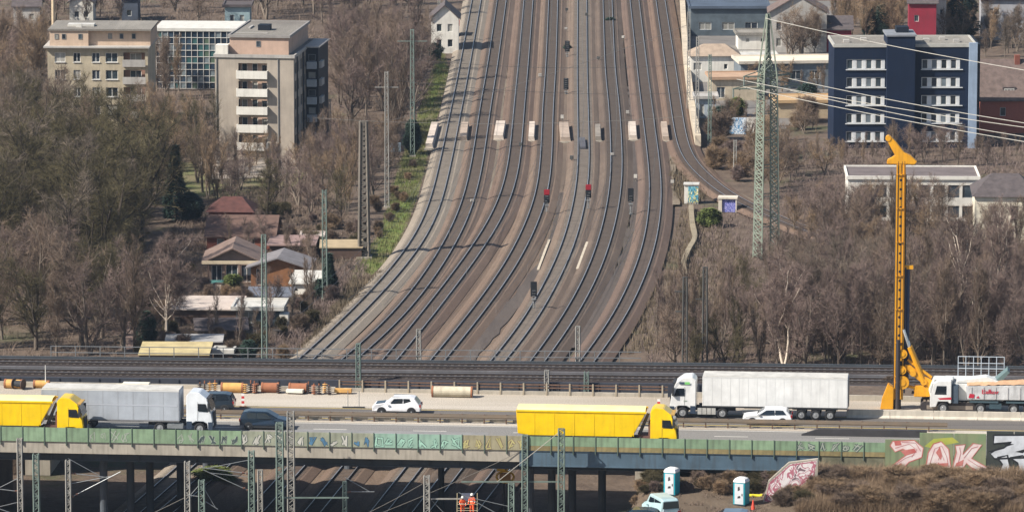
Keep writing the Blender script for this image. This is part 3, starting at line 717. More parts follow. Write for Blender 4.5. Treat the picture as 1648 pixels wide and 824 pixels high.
class Tree:
    def __init__(s, seed): s.r = np.random.RandomState(seed); s.tr = MB(); s.V = []; s.F = []
    def perp(s, d):
        v = Vector(s.r.normal(size=3)); v = v - d * v.dot(d); return v.normalized()
    def twig(s, p, d, L, w):
        a = s.perp(d) * w; k = len(s.V); e = p + d * L
        s.V += [tuple(p - a), tuple(p + a), tuple(e)]; s.F.append((k, k + 1, k + 2))
    def grow(s, p, d, L, r, lev, cfg):
        nseg = cfg['seg'][lev]; q = Vector(p); d = Vector(d)
        for i in range(nseg):
            d = (d + s.perp(d) * cfg['wob'][lev] + Vector((0, 0, cfg['up'][lev]))).normalized()
            e = q + d * (L / nseg); r1 = r * (1 - .72 * (i + 1) / nseg); r0 = r * (1 - .72 * i / nseg)
            if lev <= 1: s.tr.tube(q, e, max(r0 * 1.15, .05), max(r1 * 1.15, .035), 6 if lev == 0 else 4, cap=False)
            else:
                k = len(s.V); a = s.perp(d); b = d.cross(a)
                for pp, rr in ((q, max(r0, .016)), (e, max(r1, .012))):
                    for t in (0, 2.094, 4.189): s.V.append(tuple(pp + a * (rr * cos(t)) + b * (rr * sin(t))))
                s.F += [(k, k+1, k+4, k+3), (k+1, k+2, k+5, k+4), (k+2, k, k+3, k+5)]
            f = (i + 1) / nseg
            if lev < cfg['max']:
                if f > cfg['start'][lev]:
                    for _ in range(cfg['n'][lev]):
                        t = s.r.uniform(0, 1); bp = q.lerp(e, t); ang = cfg['ang'][lev] * s.r.uniform(.6, 1.3)
                        nd = (d * cos(ang) + s.perp(d) * sin(ang)).normalized()
                        s.grow(bp, nd, L * cfg['len'][lev] * s.r.uniform(.6, 1.15) * (1.15 - .5 * f), max(r1 * .62, .016), lev + 1, cfg)
            else:
                for _ in range(cfg['tw']):
                    t = s.r.uniform(0, 1); ang = s.r.uniform(.2, 1.1); nd = (d * cos(ang) + s.perp(d) * sin(ang) + Vector((0, 0, cfg.get('twup', .15)))).normalized()
                    s.twig(q.lerp(e, t), nd, cfg['tl'] * s.r.uniform(.5, 1.4), cfg['twr'])
            q = e
        if lev == cfg['max']:
            for _ in range(3): s.twig(q, (d + s.perp(d) * .5).normalized(), cfg['tl'], cfg['twr'])
    def done(s, name, barkm, twm):
        t = s.tr.build('trunk', barkm, None, smooth=True, fixn=False)
        c = MB(); c.v = s.V; c.f = s.F; c.m = [0] * len(s.F)
        cr = c.build('crown', twm, None, fixn=False)
        COL.objects.unlink(t); COL.objects.unlink(cr)
        return t.data, cr.data
broad = dict(seg=[6, 5, 4, 3], wob=[.10, .20, .26, .3], up=[.05, .14, .08, .03], n=[3, 2, 1, 0], start=[.26, .15, .0, 0], ang=[.8, .75, .75, 0], len=[.55, .5, .5, 0], max=3, tw=2, tl=.85, twr=.011)
upright = dict(seg=[8, 5, 3, 3], wob=[.05, .12, .2, .2], up=[.05, .28, .18, .1], n=[3, 2, 1, 0], start=[.22, .1, .0, 0], ang=[.6, .6, .6, 0], len=[.36, .5, .55, 0], max=3, tw=2, tl=.85, twr=.011, twup=.3)
shrub = dict(seg=[3, 3, 2], wob=[.25, .3, .3], up=[.15, .15, .1], n=[4, 4, 0], start=[0, 0, 0], ang=[.7, .8, 0], len=[.7, .6, 0], max=2, tw=9, tl=.6, twr=.013, twup=.25)
sapling = dict(seg=[7, 4, 3], wob=[.06, .10, .15], up=[.04, .35, .2], n=[3, 2, 0], start=[.25, .1, 0], ang=[.55, .5, 0], len=[.34, .5, 0], max=2, tw=3, tl=.8, twr=.011, twup=.3)
VAR = {'sapling': [], 'broad': [], 'upright': [], 'shrub': [], 'birch': []}
for k in range(5):
    t = Tree(100 + k); fork = 2 if k % 2 else 1
    for f in range(fork): t.grow((0, 0, -.3), Vector((.25 * (1 if f else -1) * (fork - 1), .1 * f, 1)).normalized(), 11.0 * (1 if f == 0 else .85), .26, 0, broad if fork == 1 else dict(broad, n=[2, 2, 1, 0]))
    VAR['broad'].append(t.done('broad', BARK, TWIG))
for k in range(4):
    t = Tree(200 + k); t.grow((0, 0, -.3), Vector((0, 0, 1)), 12.5, .17, 0, upright); VAR['upright'].append(t.done('upright', BARK, TWIG))
for k in range(5):
    t = Tree(500 + k)
    for f in range(1 + k % 2): t.grow((.2 * f, 0, -.3), Vector((.12 * (2 * f - 1), .06 * f, 1)).normalized(), 9.5 - f, .11, 0, sapling)
    VAR['sapling'].append(t.done('sapling', BARK, TWIG))
for k in range(3):
    t = Tree(300 + k)
    for f in range(2): t.grow((0, 0, -.3), Vector((.22 * (1 if f else -1), 0, 1)).normalized(), 10.5 - f * 2, .16, 0, dict(broad, n=[3, 2, 2, 0], tw=3, start=[.35, .2, .1, 0], up=[.05, .2, .05, -.02])); 
    VAR['birch'].append(t.done('birch', BARK, TWIG))
for k in range(4):
    t = Tree(400 + k)
    for f in range(6): t.grow((t.r.uniform(-.3, .3), t.r.uniform(-.3, .3), -.1), Vector((t.r.uniform(-.7, .7), t.r.uniform(-.7, .7), 1)).normalized(), 2.2, .05, 0, shrub)
    VAR['shrub'].append(t.done('shrub', BARK, TWIG))
TREE_H = {'sapling': 10.0, 'broad': 13.0, 'upright': 13.5, 'birch': 12.5, 'shrub': 3.6}
COUNT = {'tree': 0, 'shrub': 0}
def put_tree(kind, x, y, z, h, tint, label, cat, group, seed, bark=None, wide=1.0, name=None):
    r = random.Random(seed); vt, vc = r.choice(VAR[kind]); sc = h / TREE_H[kind]
    root = thing(name or {'broad': 'bare_tree', 'sapling': 'sapling', 'upright': 'slender_tree', 'birch': 'birch_tree', 'shrub': 'bare_shrub'}[kind], (x, y, z), r.uniform(0, 6.28), label, cat, group, (sc * wide * r.uniform(.9, 1.1), sc * wide * r.uniform(.9, 1.1), sc))
    for nm, me, mt in (('trunk' if kind != 'shrub' else 'stems', vt, bark or (C_BIRCH if kind == 'birch' else C_GREY)), ('crown' if kind != 'shrub' else 'twigs', vc, TINT[tint])):
        o = bpy.data.objects.new(nm, me); COL.objects.link(o); o.parent = root; o.color = mt
    COUNT['shrub' if kind == 'shrub' else 'tree'] += 1
    return root
def inside(q, x, y):
    ins = False; j = len(q) - 1
    for i in range(len(q)):
        if (q[i][1] > y) != (q[j][1] > y) and x < (q[j][0] - q[i][0]) * (y - q[i][1]) / (q[j][1] - q[i][1]) + q[i][0]: ins = not ins
        j = i
    return ins
def scatter(poly, n, mind, kinds, hr_, tints, label, cat, group, seed, zfun=None, bark=None, wide=1.0, top=None):
    """random stand of trees whose feet lie inside a picture polygon; top(px)->highest picture row a crown may reach"""
    r = random.Random(seed); q = [W(*p)[:2] for p in poly]; xs = [p[0] for p in q]; ys = [p[1] for p in q]; pts = []; tries = 0
    while len(pts) < n and tries < n * 60:
        tries += 1; x = r.uniform(min(xs), max(xs)); y = r.uniform(min(ys), max(ys))
        if not inside(q, x, y) or any((x-a)**2 + (y-b)**2 < mind*mind for a, b in pts): continue
        pts.append((x, y)); h = r.uniform(*hr_); k = r.choice(kinds)
        if top:
            d = y * cos(PITCH) + CAM_H * sin(PITCH); px = 824 + FPX * x / d; pyb = -1000 + CAM_H * FPX / y
            h = min(h, max(2.5, (pyb - top(px)) * d / FPX / .985))
        put_tree(k, x, y, zfun(x, y) if zfun else -.2, h, r.choice(tints), label, cat, group, seed * 1000 + len(pts), bark, wide)
    return pts
# --- left wood
scatter([(-40,575),(215,575),(190,470),(120,470),(-40,500)], 20, 3.2, ['broad','upright'], (8, 12), ['mauve','brown','olive'], 'bare tree in the wood bordering the garden sheds', 'tree', 'bare trees in the wood by the garden sheds', 11, wide=1.1)
scatter([(-40,500),(190,470),(236,400),(230,330),(-40,330)], 34, 3.6, ['broad'], (12, 17), ['olive','olive','grey','olive'], 'tall dark bare tree in the dense wood beside the gardens', 'tree', 'tall dark trees of the dense wood', 12, bark=C_DARK, wide=1.1, top=lambda p: 150 if p > 110 else 110)
scatter([(-30,330),(250,330),(250,262),(-30,240)], 28, 3.2, ['broad','broad','upright'], (10, 14), ['grey','brown','olive'], 'bare tree in front of the peach apartment block', 'tree', 'trees before the peach apartment block', 13, top=lambda p: 88 if p < 130 else (120 if p < 165 else 195))
scatter([(-30,235),(72,210),(72,40),(-30,20)], 24, 4.0, ['broad','upright'], (10, 14), ['brown','tan','mauve'], 'brown bare tree at the far side of the peach apartment block', 'tree', 'trees around the peach apartment block', 14, top=lambda p: 18)
scatter([(72,42),(240,42),(330,46),(330,10),(72,10)], 14, 4.0, ['broad','upright'], (6, 9), ['brown','mauve','tan'], 'bare tree behind the flat roof of the peach apartment block', 'tree', 'trees behind the peach apartment block', 15)
scatter([(200,225),(345,245),(345,330),(250,330)], 26, 2.5, ['broad','sapling'], (7, 10), ['tan','brown','olive'], 'tan bare tree between the two apartment blocks', 'tree', 'trees between the apartment blocks', 16, top=lambda p: 128)
scatter([(330,262),(470,262),(520,330),(500,345),(350,330)], 20, 2.6, ['broad','sapling'], (5.5, 7.5), ['tan','brown','mauve'], 'low bare tree in front of the beige tower block', 'tree', 'trees before the beige tower block', 17, top=lambda p: 212)
scatter([(400,40),(680,30),(680,-8),(400,-8)], 22, 3.6, ['broad','upright'], (8, 11), ['brown','mauve','grey'], 'bare tree in the far belt of wood behind the tower block', 'tree', 'far belt of wood behind the tower block', 18)
scatter([(535,50),(690,60),(676,180),(646,240),(545,215)], 58, 2.7, ['broad','broad','upright','sapling'], (8, 12), ['mauve','brown','brown','mauve'], 'mauve brown bare tree in the wood between tower block and tracks', 'tree', 'wood between tower block and tracks', 19, top=lambda p: 4)
scatter([(500,225),(640,240),(612,320),(560,350),(520,330)], 30, 2.6, ['broad','sapling'], (6, 8.5), ['brown','tan','mauve'], 'small brown bare tree growing around the catenary masts', 'tree', 'small trees around the catenary masts', 20, top=lambda p: 180)
# single trees on the left
p = W(432, 362); put_tree('broad', p.x, p.y, -.2, 8.5, 'olive', 'dark spreading bare tree behind the red brick garden house', 'tree', None, 71, C_DARK)
p = W(268, 545); put_tree('birch', p.x, p.y, -.2, 11.0, 'mauve', 'white barked birch with forked trunk beside the pale shed roofs', 'tree', None, 72, name='birch_tree')
p = W(216, 565); put_tree('upright', p.x, p.y, -.2, 11.0, 'brown', 'slender dark tree beside the dirt path at the wood edge', 'tree', None, 73, C_DARK)
p = W(548, 355); put_tree('broad', p.x, p.y, -.2, 7.0, 'olive', 'leaning bare tree beside the grey concrete mast', 'tree', None, 74, C_DARK)
# --- right
scatter([(1065,600),(1240,600),(1230,500),(1110,500),(1050,540)], 24, 2.6, ['sapling','sapling','broad'], (5.5, 8.5), ['mauve','brown','olive'], 'small bare tree in the thicket behind the rail bridge', 'tree', 'thicket behind the rail bridge', 31, wide=.9)
scatter([(1240,600),(1680,605),(1680,470),(1240,450)], 140, 1.8, ['sapling','broad','upright','broad'], (7.5, 11.5), ['mauve','brown','grey','mauve'], 'mauve brown bare tree in the wood behind the drilling rig', 'tree', 'wood behind the drilling rig', 32, wide=.9, top=lambda p: 385)
scatter([(1270,440),(1680,450),(1680,385),(1560,372),(1270,340)], 54, 2.2, ['broad','broad','sapling'], (5, 8), ['brown','mauve','tan'], 'bare tree in front of the white school building', 'tree', 'trees before the white school building', 33, top=lambda p: 284 if p < 1555 else 318)
scatter([(1262,300),(1360,270),(1680,262),(1680,232),(1560,240),(1345,240),(1250,235)], 46, 2.8, ['broad','sapling'], (5, 7.5), ['brown','mauve','tan'], 'bare tree between the dark blue block and the white school', 'tree', 'trees below the dark blue block', 34, top=lambda p: 222 if p < 1432 else (196 if p < 1560 else 215))
scatter([(1225,330),(1262,300),(1250,235),(1232,222),(1215,240)], 10, 3.0, ['broad'], (5, 8), ['brown','tan'], 'brown bare tree beside the big lattice pylon', 'tree', 'trees beside the lattice pylon', 35, top=lambda p: 175)
scatter([(1130,250),(1215,240),(1215,300),(1165,285)], 10, 2.4, ['shrub'], (2, 3.5), ['tan','mauve'], 'bare shrub beside the curving track and its retaining wall', 'shrub', 'shrubs beside the curving track', 36)
scatter([(1345,70),(1470,66),(1465,36),(1345,36)], 18, 2.6, ['upright','broad'], (6, 9), ['tan','brown','tan'], 'tan bare tree behind the dark blue block and red house', 'tree', 'trees behind the dark blue block', 37)
scatter([(1500,78),(1640,78),(1640,52),(1520,46)], 16, 3.0, ['upright','broad'], (5, 8), ['tan','brown','grey'], 'bare tree beside the grey rendered house', 'tree', 'trees beside the grey rendered house', 38)
scatter([(1250,92),(1340,90),(1340,78),(1250,78)], 8, 1.6, ['upright','broad'], (6, 8), ['brown','tan'], 'bare tree standing in front of the grey gabled house', 'tree', 'trees before the grey gabled house', 39)
# singles right
for k, (px, py, h, lb, kd, tint, bk) in enumerate([
  (1262, 588, 10.5, 'pale stemmed birch standing in the thicket behind the white lorry', 'birch', 'mauve', None),
  (1352, 602, 9.5, 'dark forked bare tree directly behind the white trailer', 'broad', 'mauve', C_DARK),
  (1118, 602, 6.0, 'crooked dark tree at the end of the bridge handrail', 'broad', 'olive', C_DARK),
  (1172, 602, 6.5, 'crooked mossy tree behind the white lorry cab', 'broad', 'olive', C_DARK),
  (1614, 606, 7.5, 'small round bare tree behind the tipper truck', 'broad', 'mauve', C_DARK),
  (1560, 560, 14.0, 'tall pale stemmed tree in front of the cream house', 'upright', 'mauve', C_BIRCH),
  (1590, 570, 14.5, 'tallest pale stemmed tree beside the cream house', 'upright', 'mauve', C_BIRCH)]):
    p = W(px, py); put_tree(kd, p.x, p.y, -.2, h, tint, lb, 'tree', None, 80 + k, bk)
# brush on the slope below the graffiti wall
scatter([(1240,818),(1310,756),(1680,760),(1680,860),(1240,860)], 1, 9, ['shrub'], (1.5, 2), ['brown'], 'bare shrub on the slope below the graffiti wall', 'shrub', 'shrubs below the graffiti wall', 40, zfun=zf)
r = random.Random(41); n_s = 0
for k in range(120):
    u_ = hwuv(1322, 735)[0] + r.random() * 24; v_ = -.8 - r.random() * 9.5; p = HW(u_, v_, 0)
    hcap = 1.25 if v_ > -3 else 1.9
    put_tree('shrub', p.x, p.y, zf(p.x, p.y) - .1, r.uniform(1.0, hcap * 1.12), r.choice(['tan', 'brown', 'tan', 'brown']), 'bare brown shrub on the slope below the graffiti wall', 'shrub', 'shrubs below the graffiti wall', 4100 + k, wide=1.7)
for k in range(60):
    u_ = hwuv(985, 735)[0] + r.random() * 17; v_ = -0.3 - r.random() * 2.6; p = HW(u_, v_, 0)
    put_tree('shrub', p.x, p.y, zf(p.x, p.y) - .1, r.uniform(.8, 1.5), r.choice(['brown', 'olive', 'mauve', 'tan']), 'bare brown shrub under the blue girder beside the toilets', 'shrub', 'shrubs under the blue girder', 4300 + k, wide=1.2)
# undergrowth: uncountable twigs and leaf litter stems, one mass per side
def thicket(name, polys, n, h, mat, seed, label, zfun=None):
    rs = np.random.RandomState(seed); V = []; Fc = []
    areas = []
    for poly in polys:
        q = [W(*p)[:2] for p in poly]; xs = [p[0] for p in q]; ys = [p[1] for p in q]; areas.append((q, min(xs), max(xs), min(ys), max(ys)))
    tot = sum((a[2]-a[1])*(a[4]-a[3]) for a in areas)
    for q, x0, x1, y0, y1 in areas:
        for _ in range(int(n * (x1-x0)*(y1-y0) / tot)):
            x = rs.uniform(x0, x1); y = rs.uniform(y0, y1)
            if not inside(q, x, y): continue
            z = zfun(x, y) if zfun else -.25; hh = h * rs.uniform(.4, 1.5)
            for k in range(7):
                a = rs.uniform(0, 2*pi); l = rs.uniform(.1, .9) * hh; ca, sa = cos(a), sin(a); w = .018 + .01 * hh; k0 = len(V); bx, by = x + rs.uniform(-.5, .5), y + rs.uniform(-.5, .5)
                V += [(bx - sa*w, by + ca*w, z), (bx + sa*w, by - ca*w, z), (bx + ca*l, by + sa*l, z + hh * rs.uniform(.5, 1))]; Fc.append((k0, k0+1, k0+2))
                k0 = len(V); mx, my, mz = bx + ca*l*.5, by + sa*l*.5, z + hh*.4; a2 = a + rs.uniform(-1.5, 1.5); V += [(mx - sa*w, my + ca*w, mz), (mx + sa*w, my - ca*w, mz), (mx + cos(a2)*l, my + sin(a2)*l, mz + hh*.5)]; Fc.append((k0, k0+1, k0+2))
    m = MB(); m.v = V; m.f = Fc; m.m = [0]*len(Fc)
    return tag(m.build(name, mat, fixn=False), label, 'undergrowth', kind='stuff')
thicket('undergrowth', [[(-40,580),(210,580),(236,400),(250,262),(345,245),(345,330),(500,345),(520,225),(650,240),(690,60),(680,-8),(-40,-8),(-40,300)]], 10000, .9, TW['brown'], 51, 'brown undergrowth of twigs covering the floor of the wood')
thicket('undergrowth', [[(470,575),(560,456),(600,445),(580,420),(530,440),(500,500),(440,545),(430,575)]], 1500, .8, TW['mauve'], 53, 'low brambles on the slope beside the garden sheds')
thicket('undergrowth', [[(1030,600),(1070,520),(1110,420),(1130,340),(1215,330),(1262,300),(1262,235),(1680,232),(1680,610)]], 8000, .75, TW['mauve'], 52, 'mauve brown undergrowth of twigs beside the curving track')
thicket('undergrowth', [[(1232,845),(1300,752),(1700,756),(1700,850)]], 1, .8, TW['tan'], 54, 'dry grass and twigs on the slope below the wall')
def slope_thicket():
    rs = np.random.RandomState(9); V = []; Fc = []
    for _ in range(24000):
        u_ = hwuv(1290, 735)[0] + rs.rand() * 26; v_ = -.4 - rs.rand() * 11; p = HW(u_, v_, 0); z = zf(p.x, p.y) - .05; hh = rs.uniform(.3, 1.25)
        for k in range(4):
            a = rs.uniform(0, 6.28); l = hh * rs.uniform(.2, .9); k0 = len(V); ca, sa = cos(a), sin(a); w = .018
            V += [(p.x - sa*w, p.y + ca*w, z), (p.x + sa*w, p.y - ca*w, z), (p.x + ca*l, p.y + sa*l, z + hh)]; Fc.append((k0, k0+1, k0+2))
    m = MB(); m.v = V; m.f = Fc; m.m = [0]*len(Fc); tag(m.build('dry_grass', TW['tan'], fixn=False), 'dry tan grass and twigs on the slope below the graffiti wall', 'grass', kind='stuff')
slope_thicket()
# --- evergreens: conifer and ivy-clad crowns from many small needle clumps
def evergreen_mesh(seed, n, h, rad, cone=True):
    rs = np.random.RandomState(seed); V = []; Fc = []
    for _ in range(n):
        t = rs.rand() ** 1.3; a = rs.uniform(0, 6.28)
        t0_ = rs.randint(0, 9); a += .35 * sin(t0_ * 2.1); lump = .72 + .42 * abs(sin(2.3 * a + seed) * cos(5.1 * t + seed * 1.7)); rr = lump * rad * ((1 - t) * .95 + .08 if cone else sqrt(max(0.03, 1 - (2*t-1)**2))) * (.55 + .45 * sqrt(rs.rand())) * (1 + .25 * sin(3 * a + seed) * sin(7 * t))
        x, y, z = rr * cos(a), rr * sin(a), h * (.06 + .94 * t)
        for k in range(3):
            b = a + rs.uniform(-1, 1); L = rs.uniform(.25, .55); w = rs.uniform(.06, .14); dz = rs.uniform(-.25, .2); k0 = len(V)
            V += [(x - sin(b)*w, y + cos(b)*w, z), (x + sin(b)*w, y - cos(b)*w, z + rs.uniform(-.08, .08)), (x + cos(b)*L, y + sin(b)*L, z + dz)]; Fc.append((k0, k0+1, k0+2))
    m = MB(); m.v = V; m.f = Fc; m.m = [0]*len(Fc); return m
EVG = M('evergreen', rgb(44, 66, 52), .8, .6, 1.2, col2=rgb(30, 50, 46), rnd=.15); EVG2 = M('evergreen_light', rgb(98, 108, 50), .8, .6, 1.2, col2=rgb(72, 86, 44))
def evergreen(px, py, h, rad, label, seed, cone=True, mat=None, z=-.2, n=2600, name='evergreen_tree', cat='tree'):
    p = W(px, py, 0); t = thing(name, (p.x, p.y, z), 0, label, cat)
    m = MB(); m.tube((0, 0, -.2), (0, 0, h * .8), .05 * rad + .06, .03, 6); m.build('trunk' if cat == 'tree' else 'stem', BARKD, t)
    evergreen_mesh(seed, n, h, rad, cone).build('crown' if cat == 'tree' else 'foliage', mat or EVG, t, fixn=False)
evergreen(284, 354, 9.5, 1.9, 'dark green conifer rising from the brown wood', 1)
evergreen(306, 352, 3.4, 1.7, 'low dark green evergreen beside the conifer in the wood', 2, False)
evergreen(1548, 66, 7.5, 2.6, 'big dark green evergreen next to the grey rendered house', 3, False, n=5000)
evergreen(1522, 60, 6.0, 1.5, 'narrow dark evergreen behind the dark blue block', 4)
evergreen(1420, 62, 5.5, 1.2, 'ivy green tree behind the roof of the dark blue block', 5, False)
evergreen(1398, 62, 5.0, 1.1, 'ivy covered trunk behind the dark blue block', 6, False)
evergreen(234, 552, 3.6, 1.1, 'dark evergreen hedge plant beside the yellow roof', 7, False)
evergreen(530, 470, 4.6, 0.9, 'dark green narrow conifer beside the white awning', 8)
evergreen(515, 478, 2.2, 0.8, 'round evergreen bush at the end of the white awning', 9, False, n=900, name='evergreen_bush', cat='bush')
evergreen(664, 246, 4.6, 1.0, 'dark ivy bush beside the pale block at the outer track', 10, False)
evergreen(700, 95, 2.6, 1.1, 'dark bush in front of the white house by the tracks', 11, False, n=1200, name='evergreen_bush', cat='bush')
evergreen(1142, 362, 2.2, 1.5, 'green bush beside the graffitied relay cabinet', 12, False, EVG2, n=1500, name='green_bush', cat='bush')
evergreen(1186, 185, 2.6, 1.2, 'yellow green bush in the yard beyond the graffiti fence', 13, False, EVG2, n=1200, name='green_bush', cat='bush')
evergreen(1165, 192, 2.0, 1.6, 'dark bush in the yard behind the graffiti fence', 14, False, n=1200, name='evergreen_bush', cat='bush')
evergreen(400, 575, 2.0, 0.8, 'small dark evergreen behind the bridge handrail', 15, False, n=800, name='evergreen_bush', cat='bush')
evergreen(374, 462, 1.6, 1.0, 'olive green bush in front of the bungalow porch', 16, False, EVG2, n=800, name='green_bush', cat='bush')
evergreen(1345, 165, 2.2, 1.2, 'dark bush at the corner of the dark blue block', 17, False, n=900, name='evergreen_bush', cat='bush')
evergreen(982, 36, .9, .7, 'small green bush growing between the tracks', 18, False, n=500, name='track_bush', cat='bush')
evergreen(913, 80, .9, .5, 'small dark shrub between the middle tracks', 19, False, n=300, name='track_bush', cat='bush')
evergreen(345, 774, 1.5, 1.8, 'yellow green bush beside the tracks under the highway bridge', 20, False, EVG2, n=1500, name='green_bush', cat='bush')

scatter([(225,575),(330,575),(470,575),(560,456),(500,480),(380,470),(330,420),(240,420)], 46, 1.8, ['shrub'], (1.2, 2.4), ['mauve','brown','tan','olive'], 'bare shrub between the garden sheds', 'shrub', 'shrubs between the garden sheds', 61)
scatter([(330,345),(520,345),(600,380),(575,415),(480,400),(340,372)], 26, 2.0, ['shrub'], (1.2, 2.6), ['mauve','brown','tan','olive'], 'bare shrub behind the red brick garden house', 'shrub', 'shrubs behind the brick garden house', 62)
scatter([(252,160),(300,160),(300,144),(252,144)], 4, 2.2, ['upright'], (7, 9), ['brown','tan'], 'slender bare tree in front of the glazed block', 'tree', 'trees before the glazed block', 63)
scatter([(600,330),(650,270),(672,262),(640,350),(610,400)], 12, 2.0, ['shrub'], (1.0, 1.8), ['tan','brown'], 'low bare shrub on the grass bank', 'shrub', 'shrubs on the grass bank', 64)
thicket('undergrowth', [[(225,580),(470,580),(560,456),(600,380),(520,300),(345,300),(240,400)]], 7000, .5, TW['brown'], 65, 'dead stalks and low plants in the garden colony')

for k in range(14):
    u_ = hwuv(1262, 735)[0] + r.random() * 3.4; v_ = -6.2 - r.random() * 4; p = HW(u_, v_, 0); put_tree('shrub', p.x, p.y, zf(p.x, p.y) - .1, r.uniform(.9, 1.7), r.choice(['tan', 'brown', 'olive']), 'bare brown shrub at the foot of the graffiti wing wall', 'shrub', 'shrubs at the wing wall', 4500 + k, wide=1.2)
def terrace_weeds():
    rs = np.random.RandomState(19); V = []; Fc = []
    for _ in range(2600):
        u_ = hwuv(975, 735)[0] + rs.rand() * 18; v_ = -.4 - rs.rand() * 14; p = HW(u_, v_, 0); z = zf(p.x, p.y) - .05
        if sin(p.x * 1.7) * sin(p.y * 1.1) < .15 and v_ < -3: continue
        hh = rs.uniform(.1, .45)
        for k in range(4):
            a = rs.uniform(0, 6.28); l = hh * rs.uniform(.2, .9); k0 = len(V); ca, sa = cos(a), sin(a); w = .02
            V += [(p.x - sa*w, p.y + ca*w, z), (p.x + sa*w, p.y - ca*w, z), (p.x + ca*l, p.y + sa*l, z + hh)]; Fc.append((k0, k0+1, k0+2))
    m = MB(); m.v = V; m.f = Fc; m.m = [0]*len(Fc); tag(m.build('dry_grass', TW['brown'], fixn=False), 'thin dead grass on the dirt around the toilets', 'grass', kind='stuff')
terrace_weeds()

scatter([(1135,225),(1225,222),(1340,215),(1340,190),(1240,192),(1150,190)], 16, 2.2, ['shrub','sapling','broad'], (2.5, 5), ['brown','tan','mauve'], 'small bare tree at the edge of the yard by the pylon', 'tree', 'trees at the edge of the yard', 66)
scatter([(1200,150),(1330,152),(1330,140),(1200,140)], 7, 2.4, ['sapling','broad'], (3, 4.5), ['brown','tan'], 'small bare tree in front of the workshop wing', 'tree', 'trees before the workshop wing', 67)
scatter([(1580,95),(1660,95),(1660,80),(1580,80)], 5, 2.4, ['broad','upright'], (4, 6), ['brown','grey'], 'bare tree behind the roof of the brick house', 'tree', 'trees behind the brick house', 68)
evergreen(1300, 160, 2.4, 1.6, 'dark evergreen in front of the workshop wing', 21, False, n=1200, name='evergreen_bush', cat='bush')
evergreen(1250, 42, 3.0, 1.5, 'dark evergreen beside the slate blue hall', 22, False, n=1200, name='evergreen_bush', cat='bush')

scatter([(232,560),(320,566),(460,566),(520,500),(500,476),(440,500),(330,530),(240,500)], 12, 2.6, ['broad','sapling'], (3.5, 6), ['mauve','brown','grey'], 'thin bare fruit tree among the garden sheds', 'tree', 'fruit trees among the garden sheds', 69)
scatter([(330,420),(400,424),(500,430),(520,410),(440,398),(330,398)], 7, 2.4, ['broad','sapling'], (3.5, 5.5), ['mauve','brown','tan'], 'bare garden tree beside the brick house and bungalow', 'tree', 'garden trees beside the bungalow', 70)
rc = random.Random(5)
for k in range(26):
    px, py = rc.uniform(250, 500), rc.uniform(440, 568); p = W(px, py); t = thing('garden_crate', (p.x, p.y, -.25), rc.uniform(0, 3), 'small box of garden clutter lying between the sheds', 'crate', 'garden clutter between the sheds')
    w = rc.uniform(.3, .9); hb = rc.uniform(.3, .9); m = MB(); m.box(-w, w, -.3, .3, 0, hb - .002); m.build('box', rc.choice([TW['pale'], TW['brown'], BARKD, M('clutter_blue', rgb(92, 112, 128), .7, .3, 1.), M('clutter_white', rgb(190, 188, 180), .7, .3, 1.)]), t); m = MB(); m.box(-w - .05, w + .05, -.35, .35, hb, hb + .05); m.build('lid', BARKD, t)
# ================================================================== BUILDINGS
GLASS = M('window_glass', rgb(38, 46, 54), .12, .6, .8, col2=rgb(84, 94, 100), spec=.6, rnd=.55)
CURT = M('window_curtain', rgb(150, 148, 140), .5, .3, 2.0, rnd=.3)
_wr = random.Random(77)
FRAME_W = M('window_frame_white', rgb(222, 220, 214), .6, .15, 2.0)
FRAME_G = M('window_frame_grey', rgb(120, 122, 124), .6, .2, 2.0)
ROOFGRAV = gravel('roof_gravel', rgb(150, 146, 138), rgb(176, 170, 160), .5, rgb(128, 122, 116))
WHITEW = M('render_white', rgb(222, 218, 208), .85, .2, .5, streak=.2)
CREAMW = M('render_cream', rgb(232, 224, 202), .85, .2, .5, streak=.2)
BEIGE = M('render_beige', rgb(172, 161, 147), .85, .25, .4, streak=.18)
PEACH = M('render_peach', rgb(196, 172, 150), .85, .2, .5, streak=.12)
PINKR = M('render_pink', rgb(188, 160, 142), .85, .2, .5, streak=.12)
NAVY = M('cladding_navy', rgb(14, 31, 56), .7, .25, .3, streak=.1, spec=.25)
NAVYD = M('cladding_dark', rgb(24, 32, 44), .7, .3, .3, spec=.25)
GREYW = M('render_grey', rgb(176, 172, 166), .85, .25, .4, streak=.25)
REDW = M('render_red', rgb(140, 30, 52), .8, .25, .5, streak=.15)
BRICKR = M('brick_red', rgb(132, 78, 64), .9, .5, 3.0, col2=rgb(108, 60, 50))
TILE_B = M('roof_tile_brown', rgb(112, 96, 90), .85, .4, 1.4)
TILE_R = M('roof_tile_red', rgb(140, 82, 66), .85, .4, 1.4)
TILE_D = M('roof_tile_dark', rgb(88, 80, 80), .85, .4, 1.4)
METALW = M('sheet_white', rgb(206, 203, 195), .5, .3, .8, streak=.15)
def house(name, px, py, rot, label, cat='building', group=None):
    p = W(px, py, 0); return thing(name, (p.x, p.y, -.25), rot, label, cat, group)
